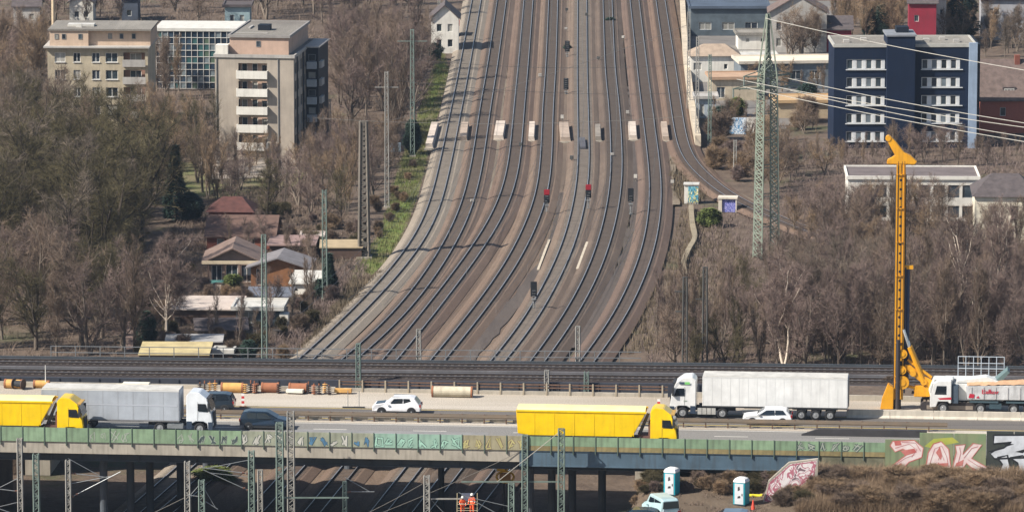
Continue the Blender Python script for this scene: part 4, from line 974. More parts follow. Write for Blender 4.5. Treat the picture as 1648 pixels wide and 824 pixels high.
def wall(parent, x0, x1, z0, z1, mat, openings=(), axis='x', at=0.0, out=-1, t=.3, name='wall'):
    """wall with real openings; axis 'x': runs along x at y=at; 'y': runs along y at x=at. out: side of the outer face"""
    xs = sorted(set([x0, x1] + [o[0] for o in openings] + [o[0] + o[2] for o in openings])); zs = sorted(set([z0, z1] + [o[1] for o in openings] + [o[1] + o[3] for o in openings]))
    xs = [x for x in xs if x0 <= x <= x1]; zs = [z for z in zs if z0 <= z <= z1]; m = MB()
    for i in range(len(xs) - 1):
        for j in range(len(zs) - 1):
            cx, cz = (xs[i] + xs[i+1]) / 2, (zs[j] + zs[j+1]) / 2
            if any(o[0] < cx < o[0] + o[2] and o[1] < cz < o[1] + o[3] for o in openings): continue
            lo, hi = (at, at + t) if out < 0 else (at - t, at)
            if axis == 'x': m.box(xs[i], xs[i+1], lo, hi, zs[j], zs[j+1])
            else: m.box(lo, hi, xs[i], xs[i+1], zs[j], zs[j+1])
    return m.build(name, mat, parent)
def window(parent, x, z, w, h, axis='x', at=0.0, out=-1, fr=None, gl=None, bars=1, sill=None, name='window', depth=.1, fw=.07):
    fr = fr or FRAME_W; gl = gl or (CURT if _wr.random() < .22 else GLASS); m = MB(); g = MB(); d = depth
    def bx(mm, a, b, c, e, y0, y1):
        y0, y1 = (at + y0, at + y1) if out < 0 else (at - y1, at - y0)
        if axis == 'x': mm.box(a, b, y0, y1, c, e)
        else: mm.box(y0, y1, a, b, c, e)
    bx(m, x, x + w, z, z + fw, d, d + .08); bx(m, x, x + w, z + h - fw, z + h, d, d + .08); bx(m, x, x + fw, z + fw, z + h - fw, d, d + .08); bx(m, x + w - fw, x + w, z + fw, z + h - fw, d, d + .08)
    for k in range(1, bars): xx = x + w * k / bars; bx(m, xx - fw / 2, xx + fw / 2, z + fw, z + h - fw, d, d + .08)
    if sill: bx(m, x - .05, x + w + .05, z - .08, z, -.12, d + .02)
    o = m.build(name, fr, parent, fixn=False); bx(g, x + fw, x + w - fw, z + fw, z + h - fw, d + .03, d + .05); g.build('pane', gl, o, fixn=False)
    return o
def gable(parent, w, d, z, rise, mat, over=.4, along='x', name='roof', t=.15):
    m = MB()
    if along == 'x': m.add([(-over,-over,z),(w+over,-over,z),(w+over,d/2,z+rise),(-over,d/2,z+rise),(-over,d+over,z),(w+over,d+over,z)], [(0,1,2,3),(3,2,5,4)])
    else: m.add([(-over,-over,z),(w/2,-over,z+rise),(w+over,-over,z),(-over,d+over,z),(w/2,d+over,z+rise),(w+over,d+over,z)], [(0,1,4,3),(1,2,5,4)])
    k = len(m.v); m.add([(a, b, c - t) for a, b, c in m.v], [tuple(reversed(f)) for f in m.f])
    n0 = k
    ring = [(0,1),(1,2),(2,5),(5,4),(4,3),(3,0)] if along == 'x' else [(0,1),(1,2),(2,5),(5,4),(4,3),(3,0)]
    m.f += [(a, b, b + n0, a + n0) for a, b in ring]; m.m += [0] * 6
    return m.build(name, mat, parent)
def gable_ends(parent, w, d, z, rise, mat, along='x'):
    if along == 'x':
        for x0, x1 in ((0, .25), (w - .25, w)): m = MB(); m.add([(x0,0,z),(x0,d,z),(x0,d/2,z+rise),(x1,0,z),(x1,d,z),(x1,d/2,z+rise)], [(0,1,2),(3,5,4),(0,3,4,1),(1,4,5,2),(2,5,3,0)]); m.build('gable', mat, parent)
    else:
        for y0, y1 in ((0, .25), (d - .25, d)): m = MB(); m.add([(0,y0,z),(w,y0,z),(w/2,y0,z+rise),(0,y1,z),(w,y1,z),(w/2,y1,z+rise)], [(0,2,1),(3,4,5),(0,1,4,3),(1,2,5,4),(2,0,3,5)]); m.build('gable', mat, parent)
def box_shell(parent, w, d, h, mat, front=(), right=(), left=(), z0=0.0):
    wall(parent, 0, w, z0, h, mat, front, 'x', 0, -1); wall(parent, 0, w, z0, h, mat, (), 'x', d, 1)
    wall(parent, .3, d - .3, z0, h, mat, left, 'y', 0, -1); wall(parent, .3, d - .3, z0, h, mat, right, 'y', w, 1)
def flat_roof(parent, w, d, h, mat, trim, over=.25):
    m = MB(); m.box(-over, w + over, -over, d + over, h + .003, h + .16); m.build('roof', mat, parent)
    m = MB()
    for a in ((-over-.05, w+over+.05, -over-.05, -over+.2), (-over-.05, w+over+.05, d+over-.2, d+over+.05), (-over-.05, -over+.2, -over+.2, d+over-.2), (w+over-.2, w+over+.05, -over+.2, d+over-.2)): m.box(a[0], a[1], a[2], a[3], h - .1, h + .32)
    m.build('parapet', trim, parent)

# ---- beige tower block
FH = 2.42
def tower_block():
    t = house('tower_block', 347, 250, radians(-7), 'beige five storey tower block with white balconies and dark side', 'apartment block')
    w, d, h = 10.7, 18.5, 13.6
    bal = (3.2, 7.0); ops = []; rows = [h - 2.75 - FH * k for k in range(5)]
    for z in rows: ops.append((3.2, z + .05, 3.9, 1.85))
    side = []
    for z in rows:
        for y in (.8, 3.0, 5.6, 8.2): side.append((y, z + .35, 1.5, 1.5))
    box_shell(t, w, d, h, BEIGE, ops, side)
    for z in rows:
        wall(t, 3.2, 7.1, z + .05, z + 1.9, PINKR, [(3.5, z + .06, .75, 1.7), (4.9, z + .06, .75, 1.7), (6.2, z + .3, .75, 1.3)], 'x', .9, -1, .12, 'balcony_wall')
        for x, zz, hh in ((3.5, z + .06, 1.7), (4.9, z + .06, 1.7), (6.2, z + .3, 1.3)): window(t, x, zz, .75, hh, 'x', .9)
        m = MB(); m.box(3.0, 7.2, -.75, -.003, z - .12, z + .0); m.box(3.0, 7.2, -.75, -.65, z, z + .95); m.box(3.0, 3.1, -.65, -.003, z, z + .95); m.box(7.1, 7.2, -.65, -.003, z, z + .95); m.build('balcony', WHITEW, t)
        for y in (.8, 3.0, 5.6, 8.2): window(t, y, z + .35, 1.5, 1.5, 'y', w, 1, FRAME_G, bars=2)
    # dark band and jutting rear part of the right side
    m = MB(); m.box(w + .003, w + .12, 2.45, 2.85, 0, h - .1); m.box(w + .003, w + .12, 7.25, 8.0, 0, h - .1); m.build('dark_strip', NAVYD, t)
    m = MB(); m.box(w + .01, w + 1.7, 10.2, d + .3, 0, h + .1); m.build('stair_wing', NAVYD, t)
    for z in rows:
        m = MB(); m.box(w + .2, w + 1.5, 9.55, 10.19, z, z + .95); m.build('balcony', M('balcony_pale', rgb(176, 182, 186), .6, .2, 1.0), t); window(t, w + .35, z + 1.05, 1.0, .9, 'x', 10.19, -1, FRAME_G, depth=-.05)
        m = MB(); m.box(w + 1.71, w + 2.1, 10.6, 13.0, z, z + .9); m.build('balcony', GREYW, t)
    m = MB(); m.box(w - .2, w + 1.9, 9.9, d + .5, h + .1, h + .28); m.build('wing_roof', GREYW, t)
    flat_roof(t, w, d, h, ROOFGRAV, GREYW, .12)
    for x in (.25, 8.6): m = MB(); m.tube((x, -.08, 0), (x, -.08, h - .2), .06, .06, 6); m.build('downpipe', FRAME_G, t)
    # set-back penthouse
    m = MB(); m.box(1.8, w - .9, 1.4, d - .6, h + .17, h + 2.5); p = m.build('penthouse', PINKR, t)
    m = MB(); m.box(1.6, w - .7, 1.2, d - .4, h + 2.51, h + 2.66); m.build('penthouse_roof', ROOFGRAV, p)
    m = MB()
    for a in ((1.55, w-.65, 1.15, 1.4), (1.55, w-.65, d-.6, d-.35), (1.55, 1.8, 1.4, d-.6), (w-.9, w-.65, 1.4, d-.6)): m.box(a[0], a[1], a[2], a[3], h + 2.45, h + 2.8)
    m.build('roof_edge', M('roof_edge_grey', rgb(146, 142, 138), .7, .3, 1.), p)
    window(p, 5.4, h + 1.2, .6, .8, 'x', 1.4, -1, FRAME_G, depth=-.06)
    m = MB(); m.box(4.6, 6.2, 7.5, 9.3, h + 2.67, h + 3.4); m.build('roof_hatch', NAVYD, p)
    m = MB(); m.box(.05, 1.7, .4, 2.0, h + .17, h + 1.5); m.build('vent_box', WHITEW, t)
    m = MB(); m.box(2.2, 6.5, 4, 4.2, h + 2.67, h + 2.8); m.box(3, 3.3, 9, 12, h + 2.67, h + 2.85); m.build('roof_duct', GREYW, p)
tower_block()
# ---- peach block
def peach_block():
    t = house('apartment_block', 78, 205, radians(-2), 'peach apartment block with flat set back top floor among the trees', 'apartment block')
    w, d, h = 14.0, 10.5, 11.4; rows = [h - 2.5 - FH * k for k in range(4)]; ops = []
    for z in rows:
        ops += [(10.6, z + .05, 3.0, 1.8)] + [(x, z + .5, ww, 1.3) for x, ww in ((1.0, 1.5), (3.6, 1.0), (6.2, 1.1), (8.1, 1.7))]
    box_shell(t, w, d, h, M('render_sand', rgb(182, 170, 146), .85, .3, .5, streak=.25), ops)
    for z in rows:
        for x, ww in ((1.0, 1.5), (3.6, 1.0), (6.2, 1.1), (8.1, 1.7)): window(t, x, z + .5, ww, 1.3, bars=2, sill=1)
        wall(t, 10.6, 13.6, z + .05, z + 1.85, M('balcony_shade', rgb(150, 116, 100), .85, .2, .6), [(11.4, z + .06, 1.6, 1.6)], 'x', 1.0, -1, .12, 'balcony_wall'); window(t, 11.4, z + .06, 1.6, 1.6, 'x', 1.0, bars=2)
        m = MB(); m.box(10.5, 13.7, -.5, -.003, z - .1, z); m.box(10.5, 13.7, -.5, -.42, z, z + .9); m.build('balcony', GREYW, t)
    m = MB(); m.box(-.5, w + .3, -.6, d + .3, h + .003, h + .22); m.build('roof_slab', GREYW, t)
    m = MB(); m.box(.3, 5.7, .3, d - .4, h + .223, h + 2.35); m.box(5.7, 14.3, .9, d - .4, h + .223, h + 2.35); p = m.build('top_floor', PEACH, t)
    for x, y in ((1.0, .3), (2.0, .3), (4.3, .3), (8.4, .9), (10.0, .9), (11.7, .9)): window(p, x, h + 1.15, .55, .75, 'x', y, -1, FRAME_G, depth=-.06)
    m = MB(); m.box(.1, 14.5, .1, d - .2, h + 2.353, h + 2.6); m.build('top_roof', ROOFGRAV, p)
    m = MB(); m.box(2.5, 6.2, 3, 5, h + 2.603, h + 2.9); m.box(3.8, 4.6, 2, 2.6, h + 2.603, h + 3.1); m.build('roof_vent', METALW, p)
peach_block()
# ---- glazed block between
def glass_block():
    t = house('glazed_block', 252, 140, radians(-3), 'office block with a gridded curtain wall of turquoise panes', 'office block')
    w, d, h = 12.2, 9.0, 8.5
    m = MB(); m.box(.1, w - .1, .12, d, 0, h); m.build('core', NAVYD, t)
    m = MB(); m.box(-.2, w + .2, -.15, d + .2, h + .003, h + .45); m.build('roof', M('roof_pale_edge', rgb(206, 204, 196), .7, .2, 1.), t)
    nx_, nz_ = 14, 9; fr = MB()
    for i in range(nx_ + 1): x = w * i / nx_; fr.box(x - .032, x + .032, -.06, .1, 0, h)
    for j in range(nz_ + 1): z = h * j / nz_; fr.box(0, w, -.05, .1, z - .032, z + .032)
    f = fr.build('mullions', FRAME_W, t)
    cols = [M('pane_dark', rgb(36, 50, 64), .15, .3, 1.), M('pane_blue', rgb(58, 74, 90), .15, .3, 1.), M('pane_turquoise', rgb(62, 98, 98), .2, .3, 1.), M('pane_grey', rgb(124, 134, 138), .2, .3, 1.), M('pane_green', rgb(92, 108, 92), .2, .3, 1.)]
    r = random.Random(4); pm = {}
    for i in range(nx_):
        for j in range(nz_):
            c = r.choices(cols, [5, 3, 2, 2, 1])[0]
            if c.name not in pm: g = MB(); g.box(.05, w / nx_ - .05, 0, .04, .05, h / nz_ - .05); o = g.build('pane', c, t, fixn=False); pm[c.name] = o
            else: o = pm[c.name].copy(); COL.objects.link(o); o.parent = t
            o.location = (w * i / nx_, .04, h * j / nz_)
glass_block()
# ---- dark blue block
def blue_block():
    t = house('office_block', 1341, 236, radians(1), 'dark navy blue five storey block with white framed windows', 'office block')
    w, d, h = 19.3, 10.0, 13.9; rows = [h - 3.1 - 2.46 * k for k in range(5)]; ops = []
    for z in rows: ops += [(1.7, z, 5.2, 1.35), (11.9, z, 5.2, 1.35)]
    box_shell(t, w, d, h, NAVY, ops)
    for z in rows:
        for x in (1.7, 11.9):
            wh = M('panel_white', rgb(214, 216, 216), .6, .15, 1.0)
            for k in range(4):
                window(t, x + k * 1.3, z, .86, 1.35, gl=M('window_blind', rgb(120, 130, 136), .35, .4, .8) if (k + int(z * 3)) % 3 == 0 else GLASS, fw=.1)
                m = MB(); m.box(x + k * 1.3 + .86, x + (k + 1) * 1.3, .08, .2, z, z + 1.35); m.build('infill_panel', wh, t)
            m = MB(); m.box(x - .1, x + 5.6, -.16, .05, z - .12, z - .02); m.build('sill', wh, t)
    m = MB(); m.box(7.1, 10.9, -1.2, -.003, 0, h + 1.5); m.box(7.1, 10.9, 0, 4.5, h + .33, h + 1.5); tw = m.build('stair_tower', NAVY, t)
    m = MB(); m.box(6.95, 11.05, -1.35, 4.7, h + 1.503, h + 1.75); m.build('tower_roof', M('tower_roof_grey', rgb(132, 136, 142), .7, .3, 1.), tw)
    m = MB(); m.box(8.5, 10.2, 1, 3.2, h + 1.753, h + 2.5); m.build('roof_unit', NAVYD, tw)
    flat_roof(t, w, d, h, ROOFGRAV, M('fascia_pale', rgb(178, 176, 168), .7, .2, 1.), .06)
    for x, y in ((1.5, 3), (4.0, 5), (12.5, 4), (14.8, 5.5), (16.5, 3)): m = MB(); m.box(x, x + .8, y, y + .8, h + .163, h + .55); m.build('roof_vent', GREYW, t)
    m = MB(); m.box(w - 1.0, w + .12, -.45, -.003, 0, h + .5); m.build('light_pillar', M('pillar_pale', rgb(150, 168, 190), .6, .2, .5, streak=.15), t)
    m = MB(); m.box(w + .12, w + .5, -.3, d, 0, h + .3); m.build('end_wall', NAVYD, t)
blue_block()
# ---- long low wing with pale roof
def long_wing():
    t = house('workshop_wing', 1192, 142, radians(6), 'long low workshop wing with pale flat roof running to the navy block', 'building')
    w, d, h = 14.5, 7.0, 3.9
    ops = [(x, 1.4, 1.6, 1.3) for x in (2.0, 4.6, 7.4, 10.2)]
    box_shell(t, w, d, h, M('wall_slate', rgb(112, 122, 130), .8, .3, .5, streak=.3), ops)
    for o in ops: window(t, o[0], o[1], o[2], o[3], bars=2)
    flat_roof(t, w, d, h, M('roof_pale', rgb(222, 210, 190), .8, .2, .4, streak=.0), M('roof_pale_trim', rgb(206, 196, 180), .8, .2, .5), .3)
long_wing()
def small_house(name, px, py, wpx, h, d, label, wmat, rmat, roof='gable', rise=1.6, rot=0.0, along='x', wins=(), cat='house', over=.35, door=None, winfr=None):
    s = px_per_m(py); w = wpx / s; t = house(name, px, py, radians(rot), label, cat)
    ops = [(x * w, z, ww, hh) for x, z, ww, hh in wins] + ([door] if door else [])
    box_shell(t, w, d, h, wmat, ops)
    for o in ops: window(t, *o, bars=2 if o[2] > .9 else 1, fr=winfr, name='window' if o is not door else 'door')
    if roof == 'gable': gable(t, w, d, h + .01, rise, rmat, over, along); gable_ends(t, w, d, h, rise - .16, wmat, along)
    elif roof == 'flat': flat_roof(t, w, d, h, rmat, rmat, over)
    elif roof == 'shed':
        m = MB(); m.add([(-over,-over,h+.02),(w+over,-over,h+.02),(w+over,d+over,h+rise),(-over,d+over,h+rise),(-over,-over,h+.16),(w+over,-over,h+.16),(w+over,d+over,h+rise+.14),(-over,d+over,h+rise+.14)], [(0,3,2,1),(4,5,6,7),(0,1,5,4),(1,2,6,5),(2,3,7,6),(3,0,4,7)]); m.build('roof', rmat, t)
        m = MB(); m.add([(.05,d-.2,h),(w-.05,d-.2,h),(w-.05,d-.2,h+rise-.05),(.05,d-.2,h+rise-.05)], [(0,1,2,3)]); m.build('upper_wall', wmat, t)
    elif roof == 'hip':
        m = MB(); o = over; m.add([(-o,-o,h),(w+o,-o,h),(w+o,d+o,h),(-o,d+o,h),(w*.28,d/2,h+rise),(w*.72,d/2,h+rise)], [(0,1,5,4),(1,2,5),(2,3,4,5),(3,0,4),(0,3,2,1)]); m.build('roof', rmat, t)
    return t, w
PK = M('roof_pinkish', rgb(148, 124, 118), .8, .3, .8); GRD = M('roof_felt_grey', rgb(126, 122, 124), .85, .35, .8); TANR = M('roof_tan', rgb(170, 152, 122), .8, .25, .8)
WOODO = M('timber_orange', rgb(136, 92, 58), .8, .35, 1.5); WOODD = M('timber_dark', rgb(92, 72, 62), .85, .3, 1.2); YELR = M('roof_tarp_yellow', rgb(190, 174, 128), .8, .6, .8, col2=rgb(140, 126, 96))
PALER = M('roof_weathered_pale', rgb(188, 176, 166), .85, .45, .9, col2=rgb(140, 124, 116))
# garden colony on the left
small_house('brick_house', 333, 402, 108, 1.9, 8.0, 'red brick garden house with brown tiled roof', BRICKR, M('roof_tile_rust', rgb(108, 84, 74), .85, .4, 1.2), 'gable', 2.0, -3, 'x', [(.15, .5, .9, 1.1), (.6, .5, .9, 1.1)])
small_house('brick_annex', 336, 370, 70, 2.5, 5.5, 'dark red annex with hipped roof behind the brick garden house', BRICKR, M('roof_tile_darkred', rgb(92, 56, 50), .85, .4, 1.2), 'hip', 1.5, -3, 'x', [(.2, 1.0, .8, 1.0)])
t, w = small_house('bungalow', 334, 452, 82, 2.5, 7.5, 'brown gabled bungalow with dark porch facing the handrail', M('render_taupe', rgb(150, 130, 118), .85, .3, .8), M('roof_tile_taupe', rgb(128, 108, 98), .85, .35, 1.2), 'gable', 1.7, 0, 'y', [(.08, .1, 1.2, 2.0), (.36, .1, 1.4, 2.0), (.66, .1, 1.3, 2.0)], over=.7)
m = MB(); m.box(-.6, w + .6, -.85, -.72, 2.35, 2.72); m.build('fascia', M('fascia_beige', rgb(204, 188, 160), .8, .2, 1.), t)
for x in (.1, w * .35, w * .64, w - .2): m = MB(); m.box(x, x + .12, -.8, -.7, 0, 2.35); m.build('porch_post', WOODD, t)
t, w = small_house('timber_cabin', 404, 458, 88, 2.3, 6.0, 'orange brown timber cabin with low grey gable roof', WOODO, GRD, 'gable', 1.2, -4, 'y', [(.1, .2, .9, 1.9), (.72, .7, 1.0, .9)], over=.6)
small_house('awning_shed', 470, 470, 42, 1.2, 3.2, 'shed with sloping white sheet roof beside the timber cabin', WHITEW, METALW, 'shed', .9, -8, cat='shed')
small_house('felt_roof_shed', 402, 486, 66, 1.0, 4.0, 'low shed with blue grey felt roof below the timber cabin', WOODD, M('roof_bluegrey', rgb(104, 110, 122), .8, .3, 1.), 'gable', .7, -4, cat='shed')
t, w = small_house('white_edge_shed', 380, 522, 70, 2.0, 5.0, 'garden shed with white edged flat roof and dark opening', M('shed_dark', rgb(70, 84, 92), .8, .3, 1.), METALW, 'flat', 0, -3, wins=[(.12, .4, 1.6, 1.3)], cat='shed', over=.5)
m = MB(); m.box(w + .02, w + 1.0, -.3, 1.2, 0, 1.5); m.build('side_store', WHITEW, t)
small_house('pale_roof_shed', 268, 518, 118, 1.6, 5.5, 'long shed with weathered pale sheet roof beneath the birch', WOODD, PALER, 'shed', .5, -2, cat='shed', over=.3)
small_house('dark_roof_shed', 318, 545, 78, 1.2, 5.0, 'low shed with dark grey pitched roof', WOODD, TILE_D, 'gable', .9, 6, cat='shed')
small_house('grey_roof_shed', 268, 562, 88, 1.0, 2.4, 'low shed with light grey sheet roof behind the yellow roof', WOODD, M('sheet_grey', rgb(166, 164, 162), .7, .3, 1.), 'shed', .35, 0, cat='shed', over=.2)
small_house('yellow_roof_shed', 224, 592, 112, 1.6, 5.5, 'shed with sunlit yellow tarpaulin roof behind the handrail', WOODD, YELR, 'shed', .35, -1, cat='shed', over=.1)
small_house('small_white_shed', 344, 578, 30, 1.0, 2.2, 'little shed with white flat roof next to the yellow roof', WOODD, METALW, 'flat', 0, -4, cat='shed', over=.15)
small_house('pink_roof_shed', 434, 412, 70, 1.5, 4.5, 'shed with flat pinkish roof behind the timber cabin', WOODD, PK, 'shed', .4, -3, cat='shed')
small_house('light_roof_shed', 487, 402, 30, 1.6, 3.5, 'small shed with light grey roof near the catenary masts', GREYW, PALER, 'flat', 0, 0, cat='shed')
small_house('tan_roof_shed', 516, 414, 66, 1.3, 3.6, 'long shed with tan roof beside the grey concrete mast', WOODD, TANR, 'shed', .35, 1, cat='shed', over=.15)
p = W(400, 470); t = thing('turquoise_pool', (W(328, 458).x, W(328, 458).y, -.25), 0, 'turquoise garden fence panel in front of the bungalow', 'fence'); m = MB(); m.box(0, 2.3, 0, .1, 0, .75); m.build('fence_panel', M('turq_paint', rgb(104, 166, 160), .7, .3, 1.), t); m = MB(); m.box(-.08, .0, 0, .1, 0, .9); m.box(2.3, 2.38, 0, .1, 0, .9); m.build('fence_posts', WOODD, t); t.name = 'garden_fence'
# tent
t = thing('garden_parasol', W(356, 392, -.25), 0, 'closed cream parasol beside the bungalow gable', 'parasol'); m = MB(); m.tube((0,0,0),(0,0,2.6),.04,.04,6); m.build('pole', FRAME_G, t); m = MB(); m.tube((0,0,1.0),(0,0,2.1),.75,.3,8); m.tube((0,0,2.1),(0,0,2.75),.3,.04,8); m.build('canopy', CREAMW, t)
# houses at the top
small_house('white_house', 694, 84, 44, 5.4, 7.0, 'white house beside the outer railway track', WHITEW, TILE_D, 'gable', 2.2, 0, 'y', [(.2, 1.0, .8, 1.2), (.6, 1.0, .8, 1.2), (.2, 3.4, .8, 1.2), (.6, 3.4, .8, 1.2)])
small_house('brown_shed', 718, 62, 18, 2.2, 4.0, 'small brown hut right beside the white house', BRICKR, TILE_R, 'shed', .3, 0, cat='shed')
small_house('grey_roof_hall', 1112, 56, 124, 4.5, 16.0, 'dark hall with wide slate blue flat roof beyond the yard', M('hall_wall', rgb(86, 98, 106), .7, .4, .6), M('roof_slate_blue', rgb(78, 90, 106), .7, .35, .3), 'flat', 0, 0, wins=[(.1, 1.0, 2.0, 1.2), (.4, 1.0, 2.0, 1.2), (.7, 1.0, 2.0, 1.2)], cat='hall')
small_house('white_depot', 1112, 130, 78, 3.9, 5.5, 'white depot building with low brown hipped roof', WHITEW, M('roof_tile_buff', rgb(164, 146, 128), .85, .3, 1.), 'hip', 1.5, 2, wins=[(.05, 1.8, 1.2, 1.1), (.68, 1.9, .55, .8)], cat='depot')
small_house('white_garage', 1166, 118, 84, 2.6, 5.0, 'row of white garages with flat roof behind the pylon', WHITEW, METALW, 'flat', 0, 3, wins=[(.1, .3, .7, .9), (.6, .9, .6, .6)], cat='garage')
small_house('white_annex', 1188, 78, 60, 2.4, 5.0, 'low white annex with grey flat roof at the back of the yard', WHITEW, ROOFGRAV, 'flat', 0, 2, wins=[(.2, 1.2, .6, .6), (.6, 1.2, .6, .6)], cat='building')
small_house('tan_roof_store', 1146, 160, 76, 3.2, 6.0, 'store building with tan flat roof beside the pylon', M('wall_buff', rgb(196, 182, 158), .85, .3, .6, streak=.3), M('roof_salmon', rgb(178, 148, 122), .8, .2, .6), 'flat', 0, 4, wins=[(.1, .4, 1.2, 1.6)], cat='building')
small_house('grey_hut', 1120, 188, 32, 2.9, 4.0, 'grey concrete switch hut with flat roof beside the retaining wall', M('wall_bluegrey', rgb(168, 178, 186), .8, .3, .8, streak=.3), GREYW, 'flat', 0, 0, wins=[(.2, .2, .6, 1.8), (.65, .9, .5, .9)], cat='hut')
small_house('dirt_roof_store', 1250, 188, 92, 2.3, 6.5, 'flat store with sandy brown roof left of the navy block', M('wall_sand', rgb(186, 168, 140), .85, .3, .6), M('roof_sand', rgb(182, 152, 112), .9, .4, .7, col2=rgb(150, 128, 104)), 'flat', 0, 3, cat='building')
t, w = small_house('gabled_house', 1238, 82, 92, 6.2, 7.0, 'grey rendered house with two steep gables behind the wing', GREYW, TILE_B, 'gable', 2.8, -2, 'y', [(.12, .9, .8, 1.3), (.12, 3.4, .8, 1.3), (.42, .9, .8, 1.3), (.42, 3.4, .8, 1.3), (.75, .9, .8, 1.3), (.75, 3.4, .8, 1.3)])
small_house('red_wing', 1322, 82, 48, 3.6, 6.0, 'dark red low house beside the grey gabled house', REDW, TILE_D, 'gable', 1.8, -2, 'x', [(.5, 1.6, .7, .9)])
t, w = small_house('red_house', 1462, 80, 44, 7.5, 7.0, 'crimson red house with white side behind the navy block', REDW, TILE_D, 'gable', 2.4, -3, 'x', [(.2, 4.6, .7, 1.0)])
small_house('white_side_house', 1496, 72, 26, 7.8, 7.0, 'narrow white house joined to the crimson house', WHITEW, TILE_D, 'gable', 2.0, -3, 'x', [(.2, 4.9, .5, .9), (.6, 4.9, .5, .9)])
small_house('rendered_house', 1578, 62, 84, 6.5, 8.0, 'grey rendered house with paired windows behind the brick house', M('render_bluegrey', rgb(168, 168, 172), .85, .3, .4, streak=.25), TILE_D, 'flat', 0, -3, wins=[(.17, 1.0, .6, 1.0), (.28, 1.0, .6, 1.0), (.17, 4.0, .6, 1.0), (.28, 4.0, .6, 1.0), (.62, 1.0, .6, 1.0), (.73, 1.0, .6, 1.0), (.62, 4.0, .6, 1.0)])
t, w = small_house('brick_gable_house', 1577, 212, 100, 4.6, 8.5, 'red brick house with steep brown roof beside the navy block', M('brick_salmon', rgb(178, 104, 84), .9, .4, 3.0, col2=rgb(150, 84, 70)), TILE_B, 'gable', 5.2, 2, 'x', [(.32, 2.4, .8, 1.2), (.75, 2.4, .8, 1.2)])
m = MB(); m.box(3.2, 5.0, .8, 2.4, 5.0, 6.3); dm = m.build('dormer', TILE_D, t); window(dm, 3.4, 5.3, 1.4, .8, 'x', .8, -1, depth=-.05, bars=3)
m = MB(); m.box(5.2, 5.9, 3.6, 4.4, 8.6, 10.4); m.build('chimney', BRICKR, t)
# far house fronts at upper left
small_house('far_house', 22, 40, 42, 3.2, 6.0, 'small grey house among the trees beyond the peach block', GREYW, TILE_D, 'gable', 1.6, 0, 'x', [(.2, 1.0, .8, 1.0), (.6, 1.0, .8, 1.0)])
small_house('far_house', 112, 36, 38, 3.4, 6.0, 'white house with dark roof showing above the peach block roof', WHITEW, TILE_D, 'gable', 1.6, 0, 'y', [(.2, 1.0, .8, 1.0), (.6, 1.0, .8, 1.0)])
small_house('far_house', 196, 34, 26, 4.0, 6.0, 'slate blue house front above the peach block roof', M('wall_navygrey', rgb(74, 82, 96), .8, .3, .6), TILE_D, 'gable', 1.4, 0, 'x', [(.3, 1.0, .8, 1.0)])
small_house('far_house', 362, 42, 40, 3.4, 6.0, 'pale blue hut beyond the glazed block', M('wall_paleblue', rgb(150, 172, 176), .8, .3, .6), TILE_D, 'flat', 0, 0, wins=[(.2, .8, .7, 1.2), (.6, .8, .7, 1.2)])
m = MB(); m.tube((0,0,-.2),(0,0,9.0),.28,.2,10); p = W(86, 62); t = thing('chimney_stack', (p.x, p.y, -.2), 0, 'thin pale brick chimney at the corner of the peach block', 'chimney'); m.build('shaft', M('stack_pale', rgb(210, 192, 160), .85, .4, 1.2, col2=rgb(150, 110, 96)), t); m = MB(); m.tube((0,0,9.0),(0,0,9.3),.3,.3,10); m.build('cap', GREYW, t)
# ---- white school and cream house at the right
def school():
    t = house('school_building', 1364, 352, radians(-1.5), 'long white school building with a band of dark windows behind the trees', 'school')
    w, d, h = 16.2, 9.0, 5.3; ops = []
    for k in range(8): ops += [(1.6 + k * 1.8, 2.9, 1.45, 1.6), (1.6 + k * 1.8, .4, 1.45, 1.5)]
    box_shell(t, w, d, h, WHITEW, ops)
    for o in ops: window(t, *o, bars=1, fr=FRAME_G)
    flat_roof(t, w, d, h, M('roof_dark_felt', rgb(110, 100, 98), .85, .3, .6), WHITEW, .15)
school()
t, w = small_house('cream_house', 1568, 388, 100, 5.7, 9.0, 'big cream house with dark hipped roof behind the tall pale trees', CREAMW, TILE_D, 'hip', 2.2, -3, wins=[(.25, 3.4, .8, 1.2), (.6, 3.4, .8, 1.2), (.25, .9, .8, 1.2)])
# retaining wall along the curving track
RET = M('retaining_concrete', rgb(204, 190, 168), .9, .35, .6, streak=.3)
rw = thing('retaining_wall', W(1100, -10, 0), 0, 'long pale concrete retaining wall beside the curving track', 'wall'); o0 = W(1100, -10, 0)
pts = catmull([W(x, y, 0) - o0 for x, y in ((1101,-10),(1105,60),(1108,100),(1114,150),(1120,195),(1128,236))], 6.0)
for a, b in zip(pts[:-1], pts[1:]):
    m = MB(); n_ = Vector((0, 0, 1)).cross((b - a)).normalized() * -.8
    m.add([a, b, b + n_, a + n_] + [q + Vector((0, 0, 1.5)) for q in (a, b, b + n_, a + n_)], [(0,3,2,1),(4,5,6,7),(0,1,5,4),(1,2,6,5),(2,3,7,6),(3,0,4,7)]); m.build('wall_segment', RET, rw)
